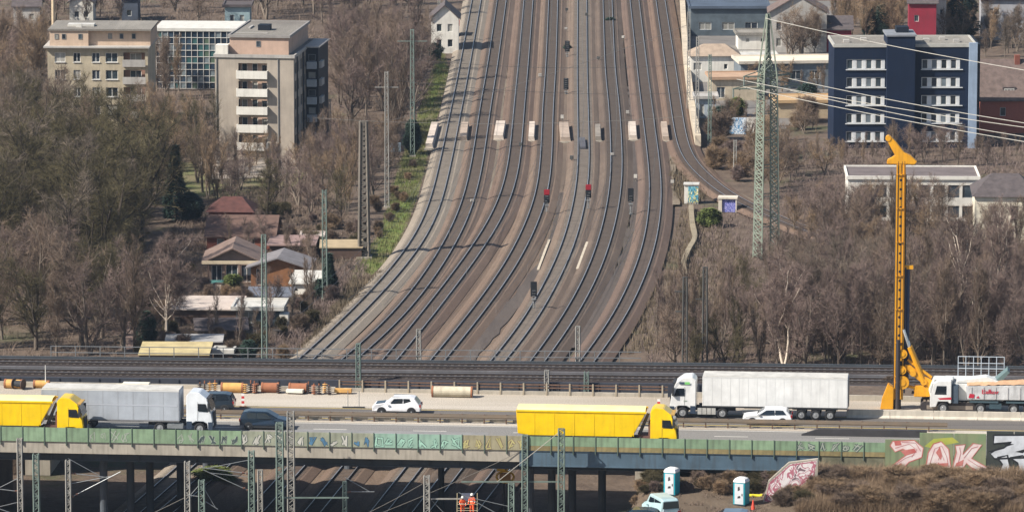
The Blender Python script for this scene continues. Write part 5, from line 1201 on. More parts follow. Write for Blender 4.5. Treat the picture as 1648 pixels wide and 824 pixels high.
# graffiti fence in front of the yard, white board fence
gf = thing('graffiti_fence', W(1152, 216, -.25), radians(-3), 'white board wall with blue and black graffiti below the yard', 'wall'); GFM = graffiti_mat('spray_blue_black', [(214,222,228),(210,218,224),(90,140,180),(216,222,226),(60,70,96)], .9)
for k in range(3): m = MB(); m.box(0.02, 2.1, 0, .15, 0, 2.3); m.build('wall_panel', GFM if k < 2 else WHITEW, gf, loc=(k * 2.13, 0, 0), fixn=False)
poly_paint('letter_fill', stroke([(4.9, .4), (5.2, 1.6), (5.5, 1.0), (5.3, .3)], .25), SPK, -.006, gf)
wf = thing('white_fence', W(1254, 176, -.25), radians(1), 'low white rail fence in front of the sandy roofed store', 'fence')
for k in range(9): m = MB(); m.box(.02, .9, 0, .06, .3, .95); m.build('fence_board', WHITEW, wf, loc=(k * .93, 0, 0), fixn=False)
for k in range(10): m = MB(); m.box(-.05, .05, .065, .16, 0, 1.0); m.build('post', FRAME_G, wf, loc=(k * .93, 0, 0), fixn=False)
# ================================================================== MASTS, PYLON, WIRES, SIGNALS
MG = M('mast_green', rgb(116, 132, 124), .6, .35, 1.0, rnd=.1); MGR = M('mast_grey', rgb(150, 148, 142), .7, .3, 1.0, rnd=.1); MDK = M('mast_dark', rgb(72, 72, 70), .7, .3, 1.0); MCON = M('mast_concrete', rgb(116, 109, 100), .85, .35, 1.0, streak=.4)
PYL = M('pylon_paint', rgb(132, 142, 128), .6, .35, 1.0)
def lattice(parent, h, w0, w1, mat, panel=1.0, leg=.09, br=.05, faces=4, d0=None, d1=None):
    d0 = w0 if d0 is None else d0; d1 = w1 if d1 is None else d1
    def c(i, z):
        f = z / h; w = w0 + (w1 - w0) * f; d = d0 + (d1 - d0) * f; sx, sy = ((-1,-1),(1,-1),(1,1),(-1,1))[i]; return Vector((sx * w / 2, sy * d / 2, z))
    for i in range(4): m = MB(); m.bar(c(i, -.2), c(i, h), leg); m.build('leg', mat, parent)
    m = MB(); z = 0.0; k = 0
    while z < h - 1e-3:
        z1 = min(h, z + panel * (1 if w0 == w1 else max(.45, 1 - .55 * z / h)))
        for i in range(4):
            j = (i + 1) % 4
            a, b = (c(i, z), c(j, z1)) if (k + i) % 2 == 0 else (c(j, z), c(i, z1)); m.bar(a, b, br)
            if k % 2 == 0: m.bar(c(i, z1), c(j, z1), br)
            if w0 > 1.5: a, b = (c(j, z), c(i, z1)) if (k + i) % 2 == 0 else (c(i, z), c(j, z1)); m.bar(a, b, br * .9)
        z = z1; k += 1
    m.build('bracing', mat, parent)
def mast(px, pyb, pyt, w, mat, label, Y=None, zt=None, arms=(), wt=None, rot=0.0, group=None, lg=.09, panel=.9, br=.05, depth=None, name='catenary_mast'):
    """mast on the ground at (px, pyb) with its head at row pyt; Y given: foot hidden below the frame"""
    if Y is None: p = W(px, pyb, 0)
    else: q = WY(px, 412, Y); p = Vector((q.x, Y, 0))
    top = WY(px, pyt, p.y); h = top.z + .1
    z0 = -.1
    if Y is None: h = max(2.0, top.z - z0)
    t = thing(name, (p.x, p.y, z0), rot, label, 'mast', group)
    lattice(t, h, w, wt or w * .75, mat, panel, lg, br, d0=depth, d1=depth)
    m = MB(); m.box(-w * .8, w * .8, -w * .8, w * .8, -.25, .12); m.build('foundation', CONC, t)
    for kind, z, dx, dz in arms:
        m = MB()
        if kind == 'arm':   # tubular cantilever with stay
            m.tube((0, 0, z), (dx, 0, z + dz), .045, .04, 6); m.tube((0, 0, z + 1.3), (dx * .85, 0, z + dz * .85), .03, .03, 5); m.build('cantilever', STEELG, t)
            for f in (.08, .16): m2 = MB(); m2.tube((dx * f - .1, 0, z + dz * f), (dx * f + .12, 0, z + dz * f + .02), .09, .09, 8); m2.build('insulator', M('insulator_brown', rgb(96, 66, 54), .4), t)
        elif kind == 'beam': m.bar((0, 0, z), (dx, 0, z + dz), .12); m.build('crossbeam', mat, t)
        elif kind == 'tee': m.bar((-dx, 0, z), (dx, 0, z), .1); m.build('crossbar', mat, t); 
    return t
# background masts, left
mast(586, 412, 196, 1.15, MCON, 'tall grey lattice mast beside the grass bank', wt=.7, lg=.28, panel=.55, br=.16)
mast(664, 250, 48, .55, MG, 'slim green catenary mast at the wood edge beside the tracks', lg=.08, arms=[('tee', 15.5, 2.0, 0)])
mast(623, 332, 116, .5, MGR, 'grey mast with a crossbar head next to the grey box', lg=.08, arms=[('tee', 15.2, 1.5, 0)])
mast(523, 480, 306, .55, MG, 'green mast beside the narrow conifer', lg=.09)
mast(426, 585, 378, .55, MG, 'green mast standing in front of the garden sheds', lg=.1)
mast(531, 228, 160, .3, MGR, 'thin grey mast at the corner of the tower block', lg=.06)
mast(707, 70, -20, .4, MGR, 'grey mast in front of the white house', lg=.07)
# on the rail bridge
for k, (px, pyt, mt, lb) in enumerate(((577, 553, MG, 'green mast on the rail bridge above the second track'), (674, 530, MGR, 'slim grey mast beside the bridge handrail'), (930, 525, MGR, 'grey blue mast at the end of the dark track'), (880, 596, MGR, 'short grey mast on the rail bridge'), (944, 598, MG, 'short green mast on the rail bridge with a stay'))):
    vv = -.25 if k in (0, 3, 4) else 11.6
    u_ = rwu(px, 612); q = RW(u_, vv, 0)
    for _ in range(12):
        x = 824 + FPX * q.x / (q.y * cos(PITCH) + (CAM_H - 9) * sin(PITCH)); u_ += (px - x) / 17.; q = RW(u_, vv, 0)
    zb = RZ - 2.0 if vv < 0 else -.1; top = WY(px, pyt, q.y).z
    t = thing('catenary_mast', (q.x, q.y, zb), rrot, lb, 'mast'); lattice(t, top - zb, .42, .36, mt, .8, .09, .06)
# right
mast(1102, 604, 446, .5, MDK, 'dark catenary mast in the thicket with two crossbars', lg=.12, arms=[('beam', 9.0, -1.1, 0), ('beam', 6.9, -1.0, 0)])
mast(1134, 604, 430, .5, MDK, 'taller dark catenary mast in the thicket', lg=.12, arms=[('beam', 8.2, -1.0, 0)])
mast(1183, 282, 226, .4, MGR, 'small grey mast beside the curving track', lg=.08)
mast(1108, 178, 20, .42, MGR, 'grey mast between retaining wall and grey hut', lg=.07)
mast(1142, 232, 88, .42, MG, 'green mast in front of the white depot', lg=.07)
mast(1122, 232, 60, .42, MGR, 'grey mast beside the grey concrete hut', lg=.07)
# foreground masts in front of the highway bridge (feet below the picture)
fg = [(27,705,462,.42,MGR,'grey mast before the left panels with two cantilevers',[('arm',6.2,-2.4,.3),('arm',4.0,-2.6,.9)]), (53,730,458,.5,MG,'pale green lattice mast beside the grey mast with cantilevers',[]), (105,740,460,.42,MGR,'grey mast carrying a long rising cantilever',[('arm',6.0,4.6,2.4),('arm',8.3,3.4,-.4)]),
 (298,742,459,.45,MGR,'pinkish grey mast with a slanted wire stay',[]), (321,772,456,.5,MG,'short green mast beside the pinkish grey mast',[('arm',7.0,-1.2,.15),('arm',6.8,1.4,-.9)]), (402,725,460,.5,MG,'green mast with a cantilever reaching left',[('arm',6.6,-4.3,2.0),('arm',8.2,-4.6,.6)]), (416,756,463,.4,MGR,'grey brown mast hidden behind green masts',[]),
 (448,680,458,.6,MG,'tall green mast joined by a crossbeam to a short post',[('beam',6.5,6.0,0)]), (466,662,460,.6,MGR,'tallest grey mast beside the tall green mast',[]), (553,775,461,.3,MG,'short green post below the crossbeam',[('arm',6.4,2.6,.0)]), (686,765,458,.5,MGR,'grey mast with two slanted cantilevers',[('arm',5.4,3.6,-2.2),('beam',4.2,-1.6,0),('beam',6.4,3.0,0)]),
 (845,700,461,.5,MG,'blue green mast at the end of the long crossbeam',[('beam',7.3,-5.6,0),('beam',7.3,3.2,0)]), (904,690,459,.55,MG,'green mast in front of the yellow lorry',[]), (823,778,456,.5,MG,'short wide green mast under the crossbeam',[('arm',4.8,-4.6,2.6)])]
for px, pyt, Y, w, mt, lb, arms in fg: mast(px, 0, pyt, w, mt, lb, Y=Y, wt=w * .9, lg=.1, panel=.62, br=.06, arms=arms)
# ---- lattice power pylon
def pylon():
    p = W(1233, 412, 0); t = thing('power_pylon', (p.x, p.y, -.1), radians(24), 'tall pale green lattice power pylon above the thicket', 'pylon')
    H1, H2 = 21.5, 29.0
    def w(z): return 2.3 + (1.7 - 2.3) * z / H1 if z < H1 else 1.7 + (.22 - 1.7) * min(1, (z - H1) / 3.5) ** .8 if z < H1 + 3.5 else .3
    def c(i, z): s = ((-1,-1),(1,-1),(1,1),(-1,1))[i]; return Vector((s[0]*w(z)/2, s[1]*w(z)/2, z))
    for i in range(4): m = MB(); m.bar(c(i, -.2), c(i, H1), .16); m.bar(c(i, H1), c(i, H2), .14); m.build('leg', PYL, t)
    m = MB(); z = 0.; k = 0
    while z < H2 - .05:
        z1 = min(H2, z + max(.7, w(z) * .42))
        for i in range(4):
            j = (i + 1) % 4
            if i % 2 == 0 and z < H1:
                if k % 4 == 0: m.bar(c(i, z), c(j, z), .09)
                continue
            m.bar(c(i, z), c(j, z1), .1); m.bar(c(j, z), c(i, z1), .1)
            if k % 2 == 0: m.bar(c(i, z1), c(j, z1), .1)
            # secondary lattice up each leg
            mid = (c(i, z) + c(j, z)) / 2; m.bar(mid, (c(i, z) + c(i, z1)) / 2, .07); m.bar(mid, (c(j, z) + c(j, z1)) / 2, .07)
        z = z1; k += 1
    m.build('bracing', PYL, t)
    for zz, L in ((20.2, 4.6), (21.6, 3.2)):
        m = MB()
        for s in (-1, 1):
            for q in (-.6, .6): m.bar((0, q, zz), (s * L, 0, zz + .15), .12)
            m.bar((0, 0, zz + 1.0), (s * L, 0, zz + .15), .1)
            for f in (.3, .55, .8): m.bar((s * L * f, -.6 * (1 - f), zz), (s * L * f, .6 * (1 - f), zz), .08)
        m.build('crossarm', PYL, t)
        for s in (-1, 1): m = MB(); m.tube((s * (L - .1), 0, zz + .1), (s * (L - .1), 0, zz - .9), .09, .09, 8); m.build('insulator', M('insulator_glass', rgb(120, 130, 124), .3), t)
    return p
pp = pylon()
WIRE = M('conductor', rgb(206, 202, 192), .45, .15, 1.0, metal=.4); WIRED = M('contact_wire', rgb(120, 116, 110), .6)
def wire(a, b, sag, r, label, mat=WIRE, group='power lines', n=18, name='power_line', ext=1.0):
    pts = []
    for k in range(n + 1):
        f = k / n * ext; q = Vector(a).lerp(Vector(b), f); q.z -= sag * 4 * min(1, f) * (1 - min(1, f)); pts.append(q)
    m = MB(); m.path_tube(pts, r, 4); o = m.build(name, mat, fixn=False); return tag(o, label, 'wire', group)
yy = pp.y
def endp(py_at_1648, Y): return WY(1648, py_at_1648, Y)
def line_through(a, px_py, Yb, ext=2.2):
    b = WY(px_py[0], px_py[1], Yb); return Vector(a), Vector(a) + (b - Vector(a)) * ext
for k, (s0, s1) in enumerate((((1232, 30), (1648, 98)), ((1186, 128), (1648, 190)), ((1196, 140), (1648, 213)), ((1262, 125), (1648, 183)), ((1272, 146), (1648, 205)))):
    a = WY(s0[0], s0[1], yy + (k % 2) * 1.5); b = WY(s1[0], s1[1], yy - 70); d = (b - a)
    lb = ('earth wire from the tip of the lattice pylon', 'upper power line passing the navy block, leaving the crossarm', 'lowest power line leaving the pylon crossarm', 'power line below the upper one, in front of the navy block', 'second lowest power line in front of the navy block')[k]
    wire(a, a + d * 2.0, 1.0, .045, lb)
# catenary wires along the tracks and headspans across
for k, (a, b, lb) in enumerate((((505, 190), (1100, 188), 'headspan wire across the tracks above the pale blocks'), ((664, 60), (1115, 62), 'headspan wire across the far tracks'), ((586, 205), (1108, 40), 'thin cross wire from the grey mast towards the retaining wall'), ((664, 96), (1108, 104), 'headspan wire from the slim green mast over the tracks'), ((623, 128), (1108, 150), 'headspan wire from the crossbar mast over the tracks'))):
    p = W(a[0], 300); q = W(b[0], 300); Y = (640, 835, 700, 708, 665)[k]; wire(WY(a[0], a[1], Y), WY(b[0], b[1], Y + (0, 0, 60, 20, 60)[k]), .8, .026, lb, WIRED, 'headspan wires', name='headspan_wire')
for i in range(7):
    pts = [p + Vector((0, 0, 5.8)) for p in TRACKS[i][4:-40:6]]; m = MB(); m.path_tube(pts, .018, 3); m.path_tube([p + Vector((0, 0, 1.1)) for p in pts], .018, 3); [m.tube(p, p + Vector((0, 0, 1.1)), .012, .012, 3) for p in pts[::2]]
    tag(m.build('contact_wire', WIRED, fixn=False), 'contact wire above the %s track from the grass bank' % ('first', 'second', 'third', 'fourth', 'fifth', 'sixth', 'seventh')[i], 'wire', 'contact wires')
wire(WY(298, 800, 459), WY(195, 850, 459), 0, .03, 'slanted stay wire on the pinkish grey mast', WIRED, None, 4, 'stay_wire', 1.0)
a = WY(904, 692, 459); b = WY(800, 775, 459); wire(a, b, 0, .035, 'pale diagonal stay in front of the yellow lorry', WIRE, None, 4, 'stay_wire'); wire(WY(845, 722, 461), WY(600, 830, 461), .2, .025, 'thin diagonal stay wire below the bridge', WIRED, None, 6, 'stay_wire')
wire(WY(680, 778, 458), WY(560, 840, 458), .1, .025, 'wire sloping down from the grey mast', WIRED, None, 6, 'stay_wire')
# ---- signals
SIGB = M('signal_black', rgb(24, 28, 34), .6); SIGR = M('signal_red', rgb(150, 30, 44), .5); SIGP = M('signal_post', rgb(130, 132, 132), .6)
def signal(px, pyb, pyt, label, red):
    p = W(px, pyb, 0); top = WY(px, pyt, p.y).z; t = thing('railway_signal', (p.x, p.y, -.1), 0, label, 'signal'); h = top + .1
    m = MB(); m.tube((0, 0, -.2), (0, 0, h - .2), .07, .07, 8); m.box(-.2, .2, -.2, .2, -.2, .2); m.build('post', SIGP, t)
    m = MB(); m.box(-.36, .36, -.18, .0, h - 1.7, h - (.7 if red else 0)); m.build('signal_head', SIGB, t, bevel=.04)
    if red: m = MB(); m.box(-.36, .36, -.18, .0, h - .69, h); m.build('red_plate', SIGR, t, bevel=.04)
    for k, z in enumerate((h - 1.45, h - 1.1)):
        m = MB(); m.tube((-.12 if k else .12, -.18, z), (-.12 if k else .12, -.34, z), .1, .1, 8); m.build('hood', SIGB, t)
    m = MB()
    for k in range(8): m.box(-.2, .2, -.3, -.26, .3 + k * .3, .34 + k * .3)
    m.box(-.2, -.16, -.3, -.26, 0, h - 1.8); m.box(.16, .2, -.3, -.26, 0, h - 1.8); m.build('ladder', SIGP, t)
    m = MB(); m.box(-.28, .28, -.42, -.1, h - 2.0, h - 1.95); m.build('platform', SIGP, t)
signal(880, 345, 305, 'red topped signal between the fourth and fifth tracks', True); signal(947, 340, 297, 'red topped signal standing at the sixth track', True); signal(1015, 345, 303, 'all black signal beside the dark seventh track', False); signal(859, 500, 453, 'black signal standing alone among the tracks near the bridge', False); signal(913, 92, 66, 'small dark signal far up between the tracks', False); signal(911, 152, 126, 'little signal post far up the sandy strip', False)
# ---- low concrete pier blocks across the tracks
PBL = M('pier_block', rgb(206, 192, 178), .9, .3, .5, streak=.15); PBR = M('pier_block_brown', rgb(176, 158, 142), .9, .35, .5, streak=.2)
blocks = [((690, 244), (701, 203), 1.0, PBL, 'slanted pale concrete block on the grass bank side of the outer track'), ((745, 232), (749, 203), 1.05, PBR, 'pinkish concrete pier block between first and second tracks'), ((802, 230), (807, 201), 1.35, PBL, 'brightest concrete pier block between second and third tracks'), ((855, 232), (857, 202), .85, PBL, 'narrow concrete pier block between third and fourth tracks'), ((910, 233), (907, 203), 1.35, PBR, 'wide brownish concrete pier block between fourth and fifth tracks'), ((963, 232), (962, 206), .8, M('pier_block_grey', rgb(140, 132, 122), .9, .35, .5), 'grey weathered pier block beside the sandy walkway'), ((1019, 230), (1017, 202), 1.1, PBL, 'pale concrete pier block between sixth and seventh tracks'), ((1072, 232), (1068, 202), .9, PBR, 'brownish pier block beside the curving track')]
for a, b, w, mt, lb in blocks:
    p = W(*a); q = W(*b); d = q - p; L = d.length; m = MB(); m.prism_y([(-w/2, 0), (w/2 + .12, 0), (w/2 - .06, .9), (-w/2 + .04, .9)], 0, L - 3.5)
    t = thing('pier_block', (p.x, p.y + 1.5, -.06), math.atan2(-d.x, d.y), lb, 'concrete block', 'concrete pier blocks'); m.build('block', mt, t); m = MB(); m.box(-w/2 - .15, w/2 + .2, -.25, 0, 0, .3); m.build('footing', CONC, t)
m = MB(); m.box(-.4, .4, 0, 9, 0, .3); tag(m.build('dark_trough', M('trough_dark', rgb(84, 84, 90), .8, .3, 1.), loc=W(938, 240, .35)), 'dark trough lying between rails beside the wide brownish block', 'trough')
# cable troughs, cabinets, boxes
for a, b, lb in (((866, 435), (884, 387), 'pale concrete cable trough slab below the red topped signal'), ((929, 434), (945, 391), 'buff cable trough slab between the sixth track and its neighbour')):
    p = W(*a); q = W(*b); d = q - p; m = MB(); m.box(-.14, .14, 0, d.length, 0, .12); tag(m.build('cable_trough', M('trough_pale', rgb(196, 184, 164), .85, .3, 1.), loc=(p.x, p.y, .02), rotz=math.atan2(-d.x, d.y)), lb, 'cable trough')
CABG = graffiti_mat('spray_cabinet', [(160,200,200),(90,160,180),(60,120,140),(220,210,120),(230,230,226)], 1.6)
t = thing('relay_cabinet', W(1101, 328, -.2), radians(-4), 'white relay cabinet sprayed with turquoise graffiti', 'cabinet'); m = MB(); m.box(0, 1.8, 0, 1.4, 0, 2.4); m.build('body', WHITEW, t); m = MB(); m.box(.5, 1.78, -.05, -.003, .15, 2.2); m.build('door', CABG, t); m = MB(); m.box(-.1, 1.9, -.15, 1.5, 2.403, 2.55); m.build('roof', METALW, t)
t = thing('concrete_hut', W(1156, 342, -.2), radians(-6), 'squat concrete hut with blue sprayed door recess', 'hut'); m = MB(); m.box(0, 2.3, .25, 1.8, 0, 1.7); m.box(0, .45, 0, .247, 0, 1.7); m.box(2.15, 2.3, 0, .247, 0, 1.7); m.build('body', CONCL, t); m = MB(); m.box(.46, 2.14, .2, .245, .02, 1.6); m.build('door', graffiti_mat('spray_violet', [(90,96,170),(80,88,160),(150,150,200),(84,92,166),(110,110,180)], 1.5), t); m = MB(); m.box(-.08, 2.38, -.08, 1.88, 1.703, 1.9); m.build('roof', CONCL, t)
t = thing('control_box', W(626, 254, -.2), 0, 'grey blue control box on legs at the wood edge', 'cabinet'); m = MB(); m.box(0, 1.6, 0, .8, .8, 1.9); m.build('box', M('box_bluegrey', rgb(132, 152, 166), .6, .2, 1.), t); m = MB(); [m.box(x, x + .1, .3, .4, 0, .8) for x in (.1, 1.4)]; m.build('legs', FRAME_G, t)
cp = catmull([W(x, y, 0) for x, y in ((1112,334),(1114,360),(1118,385),(1108,405),(1100,425),(1102,446))], 1.5); t = thing('cable_duct', (cp[0].x, cp[0].y, 0), 0, 'pale cable duct winding down from the relay cabinet', 'cable duct')
m = MB(); ribbon(m, [q - cp[0] for q in cp], [(-.3, -.2), (-.3, .35), (.3, .35), (.3, -.2)]); m.build('duct', M('duct_pale', rgb(150, 138, 116), .85, .3, .8), t)
# ================================================================== VEHICLES, RIG, SITE THINGS
def paint(name, c, rough=.35, coat=.4, streak=.12): return M(name, c, rough, .16, .9, coat=coat, streak=streak)
TYRE = M('tyre', rgb(34, 34, 36), .9, .2, 3.0); RIM = M('rim', rgb(170, 172, 174), .4, .2, 3.0, metal=.5); CHAS = M('chassis', rgb(44, 46, 50), .8, .3, 1.0)
CGL = M('vehicle_glass', rgb(26, 34, 42), .08, spec=.7); LAMP = M('headlamp', rgb(210, 214, 216), .2); TAIL = M('tail_lamp', rgb(150, 24, 24), .3)
def wheel(parent, x, y, r, w=.28, side=-1):
    m = MB(); n = 18; prof = [(.72, 0), (.93, 0), (1, .12), (1, .88), (.93, 1), (.72, 1)]
    for q, t_ in prof:
        for i in range(n): a = 2 * pi * i / n; m.v.append((r * q * cos(a), w * t_ * (1 if side > 0 else -1), r * q * sin(a)))
    for k in range(len(prof) - 1):
        for i in range(n): m.f.append((k*n+i, k*n+(i+1)%n, (k+1)*n+(i+1)%n, (k+1)*n+i)); m.m.append(0)
    t = m.build('wheel', TYRE, parent, smooth=True, loc=(x, y, r))
    m = MB(); yo = w * .86 * (1 if side > 0 else -1); m.tube((0, 0, 0), (0, yo, 0), r * .72, r * .6, 14); m.tube((0, yo, 0), (0, yo * 1.12, 0), r * .25, r * .2, 10); m.build('rim', RIM, t)
def lorry(px, py, flip, label, cab_m, body_m, kind, roof_m=None, extra=None, v=None, L=15.6):
    """articulated lorry; origin rear bottom right (camera side). flip: faces left"""
    u_, vv = hwuv(px, py); v = vv if v is None else v
    # the camera-side bottom edge sits at (u_, v)
    t = thing('articulated_lorry', HW(u_, v + 1.25, DZ + .01), HROT + (pi if flip else 0), label, 'lorry')
    W2 = 1.25
    # tractor
    x0 = L - 2.35; lx = x0
    prof = [(x0, .95), (x0, 3.45), (x0 + .35, 3.78), (x0 + 1.15, 3.72), (x0 + 1.85, 3.2), (x0 + 2.2, 2.2), (x0 + 2.35, 1.25), (x0 + 2.35, .42), (x0 + 1.95, .38), (x0 + 1.9, .95), (x0 + 1.55, 1.14), (x0 + .85, 1.14), (x0 + .5, .95)]
    m = MB(); m.prism_y(prof, -W2, W2, top=(3.3, .92)); cab = m.build('cab', cab_m, t, bevel=.05)
    m = MB(); m.add([(x0 + 1.93, -1.12, 3.02), (x0 + 1.93, 1.12, 3.02), (x0 + 2.27, 1.14, 2.12), (x0 + 2.27, -1.14, 2.12)], [(0, 1, 2, 3)]); k_ = [(x + .03, y, z + .01) for x, y, z in m.v]; m.v = k_; m.build('windscreen', CGL, cab, fixn=False)
    m = MB(); m.box(x0 + 1.72, x0 + 2.12, -1.1, 1.1, 3.15, 3.24); m.build('sun_visor', CHAS if kind != 'tipper' else M('visor_amber', rgb(176, 140, 70), .5), cab)
    for s in (-1, 1):
        m = MB(); m.prism_y([(x0 + 1.05, 2.08), (x0 + 1.05, 2.75), (x0 + 1.75, 2.75), (x0 + 1.98, 2.0)], s * (W2 + .004), s * (W2 + .012)); m.build('side_window', CGL, cab)
        m = MB(); m.box(x0 + 1.95, x0 + 2.15, s * (W2 + .05) - .02, s * (W2 + .28), 2.1, 2.85); m.build('mirror', CHAS, cab)
        m = MB(); m.box(x0 + 2.36, x0 + 2.39, s * .95 - .2, s * .95 + .2, .75, 1.0); m.build('headlamp', LAMP, cab)
        m = MB(); m.box(x0 + 1.02, x0 + 1.04, s * (W2 + .003) - .003, s * (W2 + .003) + .003, 1.2, 2.9); m.build('door_seam', CHAS, cab)
    m = MB(); m.box(x0 + 2.355, x0 + 2.375, -.8, .8, .5, 1.9); m.build('grille', CHAS, cab)
    if kind in ('box', 'tarp'): [(lambda mm: (mm.box(x0 + .02, x0 + .5, min(s*(W2+.01), s*(W2-.1)), max(s*(W2+.01), s*(W2-.1)), .45, 1.15), mm.build('lower_trim', M('trim_navy', rgb(44, 58, 76), .5), cab)))(MB()) for s in (-1, 1)]; m = MB(); m.box(x0 + 1.96, x0 + 2.37, -W2 - .01, W2 + .01, .40, 1.1); m.build('lower_trim', M('trim_navy', rgb(44, 58, 76), .5), cab)
    m = MB(); m.box(L - 5.9, L - .6, -.45, .45, .62, .98); m.box(1.0, L - 5.9, -.5, .5, .95, 1.12); m.build('chassis', CHAS, t)
    for x in (L - 1.15, L - 4.75):
        for s in (-1, 1): wheel(t, x, s * .97, .5, .28, s)
    for x in ((1.6, 2.9, 4.2) if kind != 'tipper' else (1.7, 3.0, 4.3)):
        for s in (-1, 1): wheel(t, x, s * .97, .48, .28, s)
    for s in (-1, 1):
        m = MB(); m.box(L - 4.1, L - 2.6, s * 1.2 - .15 * (s + 1), s * 1.2 + .15 * (1 - s), .42, .95)
        if kind == 'box':
            for k in range(4): q = MB(); q.box(L - 4.15 + k * .42, L - 3.78 + k * .42, s * 1.24 - .03, s * 1.24 + .03, .4, .98); q.build('side_skirt', M('skirt_pale', rgb(186, 184, 178), .6, .3, 1.), t)
        m.build('fuel_tank', STEELG if kind != 'box' else CHAS, t, bevel=.06)
        m = MB(); m.box(5.4, L - 6.6, s * 1.2 - .03, s * 1.2 + .03, .55, .62); m.box(5.4, L - 6.6, s * 1.2 - .03, s * 1.2 + .03, .8, .87); m.build('underrun_rail', STEELG, t)
        m = MB(); m.box(0.9, 5.0, s * 1.18 - .06, s * 1.18 + .06, .98, 1.06); m.build('mudguard', CHAS, t)
    TL = L - 2.95
    if kind in ('box', 'tarp'):
        m = MB(); m.box(0, TL, -1.27, 1.27, 1.13, 3.88); b = m.build('trailer_box', body_m, t, bevel=.03)
        m = MB(); m.box(.04, TL - .04, -1.24, 1.24, 3.882, 3.94); m.build('trailer_roof', roof_m or body_m, b)
        n = 9 if kind == 'tarp' else 16
        for s in (-1, 1):
            for k in range(n + 1):
                x = .1 + (TL - .2) * k / n; q = MB(); q.box(x - (.02 if kind == 'tarp' else .012), x + (.02 if kind == 'tarp' else .012), s * 1.274 - .004, s * 1.274 + .004, 1.2, 3.8); q.build('side_seam', M('seam_grey', rgb(150, 152, 156), .6) if kind == 'tarp' else M('seam_pale', rgb(196, 196, 194), .6), b, fixn=False)
            q = MB(); q.box(.03, TL - .03, s * 1.275 - .008, s * 1.275 + .008, 1.06, 1.2); q.build('lower_rail', M('rail_grey', rgb(120, 120, 122), .6, .3, 2.) if kind == 'tarp' else CHAS, b)
            q = MB(); q.box(.03, TL - .03, s * 1.275 - .008, s * 1.275 + .008, 3.78, 3.88); q.build('upper_rail', M('rail_light', rgb(206, 206, 204), .5), b)
            if kind == 'tarp':
                q = MB(); q.add([(0.2, s * 1.283, 2.5), (TL - .2, s * 1.283, 2.45), (TL - .2, s * 1.283, 2.6), (.2, s * 1.283, 2.58)], [(0, 1, 2, 3)]); q.build('tension_strap', M('strap_light', rgb(176, 180, 188), .6), b, fixn=False)
        q = MB(); q.box(-.04, -.002, -1.2, 1.2, 1.2, 3.75); q.build('rear_doors', M('door_shade', rgb(150, 150, 152), .5, .2, 1.), b)
        for y in (-.6, -.15, .15, .6): q = MB(); q.tube((-.06, y, 1.25), (-.06, y, 3.7), .02, .02, 5); q.build('door_bar', STEELG, b)
        for s in (-1, 1): q = MB(); q.box(-.06, -.02, s * 1.0 - .2, s * 1.0 + .2, .95, 1.1); q.build('tail_lamp', TAIL, b)
    else:
        T1 = TL + .25
        m = MB(); m.prism_y([(.15, 1.35), (0, 3.42), (T1, 3.42), (T1 - 1.25, 1.18), (1.2, 1.18)], -1.26, 1.26); b = m.build('tipper_body', body_m, t, bevel=.04)
        for s in (-1, 1):
            q = MB(); q.box(.02, T1, s * 1.28 - .04, s * 1.28 + .04, 3.3, 3.46); q.build('top_rail', body_m, b)
            q = MB(); q.box(1.0, T1 - 1.3, s * 1.27 - .02, s * 1.27 + .02, 1.12, 1.22); q.build('bottom_rail', CHAS, b)
        for s in (-1, 1):
            for k in range(6): q = MB(); q.box(1.6 + k * 1.75, 1.66 + k * 1.75, s * 1.265 - .012, s * 1.265 + .012, 1.25, 3.3); q.build('side_rib', body_m, b)
        m = MB(); n = 8
        for k in range(n):
            a0, a1 = pi * k / n, pi * (k + 1) / n; m.add([(.1, -1.2 * cos(a0), 3.44 + .22 * sin(a0)), (.1, -1.2 * cos(a1), 3.44 + .22 * sin(a1)), (T1 - .1, -1.2 * cos(a1), 3.44 + .22 * sin(a1)), (T1 - .1, -1.2 * cos(a0), 3.44 + .22 * sin(a0))], [(0, 1, 2, 3)])
        m.build('roll_cover', M('cover_cream', rgb(246, 228, 160), .7, .2, .8), b)
        m = MB(); m.tube((T1 - .7, 0, 1.2), (T1 + .1, 0, 3.1), .16, .12, 8); m.build('tipping_ram', STEELG, t)
        m = MB(); m.box(T1 - .8, T1 + .5, -.9, .9, 1.0, 1.25); m.box(T1 + .15, T1 + .4, -.9, .9, 1.25, 2.4); m.build('equipment_rack', M('rack_brown', rgb(110, 78, 72), .7, .4, 1.), t)
    if extra: extra(t, cab, x0, W2)
    return t
YEL = paint('lorry_yellow', rgb(246, 204, 8)); WHT = paint('lorry_white', rgb(230, 230, 228)); WHC = paint('cab_white', rgb(222, 226, 230)); TARP = M('tarp_grey', rgb(172, 178, 186), .7, .25, .5, streak=.12)
lorry(-122, 706, False, 'yellow tipper lorry whose cab overlaps the grey tarpaulin lorry', YEL, YEL, 'tipper', v=.9, L=14.2)
lorry(62, 700, False, 'grey tarpaulin lorry with white cab and white roof', WHC, TARP, 'tarp', METALW, v=4.6, L=15.4)
lorry(830, 722, False, 'yellow tipper lorry travelling alone behind the green panels', YEL, YEL, 'tipper', v=.9, L=14.2)
def logo(t, cab, x0, W2):
    for s in (1, -1):
        m = MB(); m.box(x0 + .55, x0 + 1.0, s * (W2 + .004), s * (W2 + .007), 3.12, 3.34); m.build('logo_green', M('logo_green', rgb(120, 196, 110), .5), cab)
        m = MB(); m.box(x0 + 1.02, x0 + 1.5, s * (W2 + .004), s * (W2 + .007), 3.12, 3.34); m.build('logo_dark', M('logo_dark', rgb(60, 74, 92), .5), cab)
        m = MB(); m.box(x0 + .8, x0 + 1.1, s * (W2 + .004), s * (W2 + .007), 1.55, 1.65); m.build('lettering', M('lettering_grey', rgb(150, 160, 150), .5), cab)
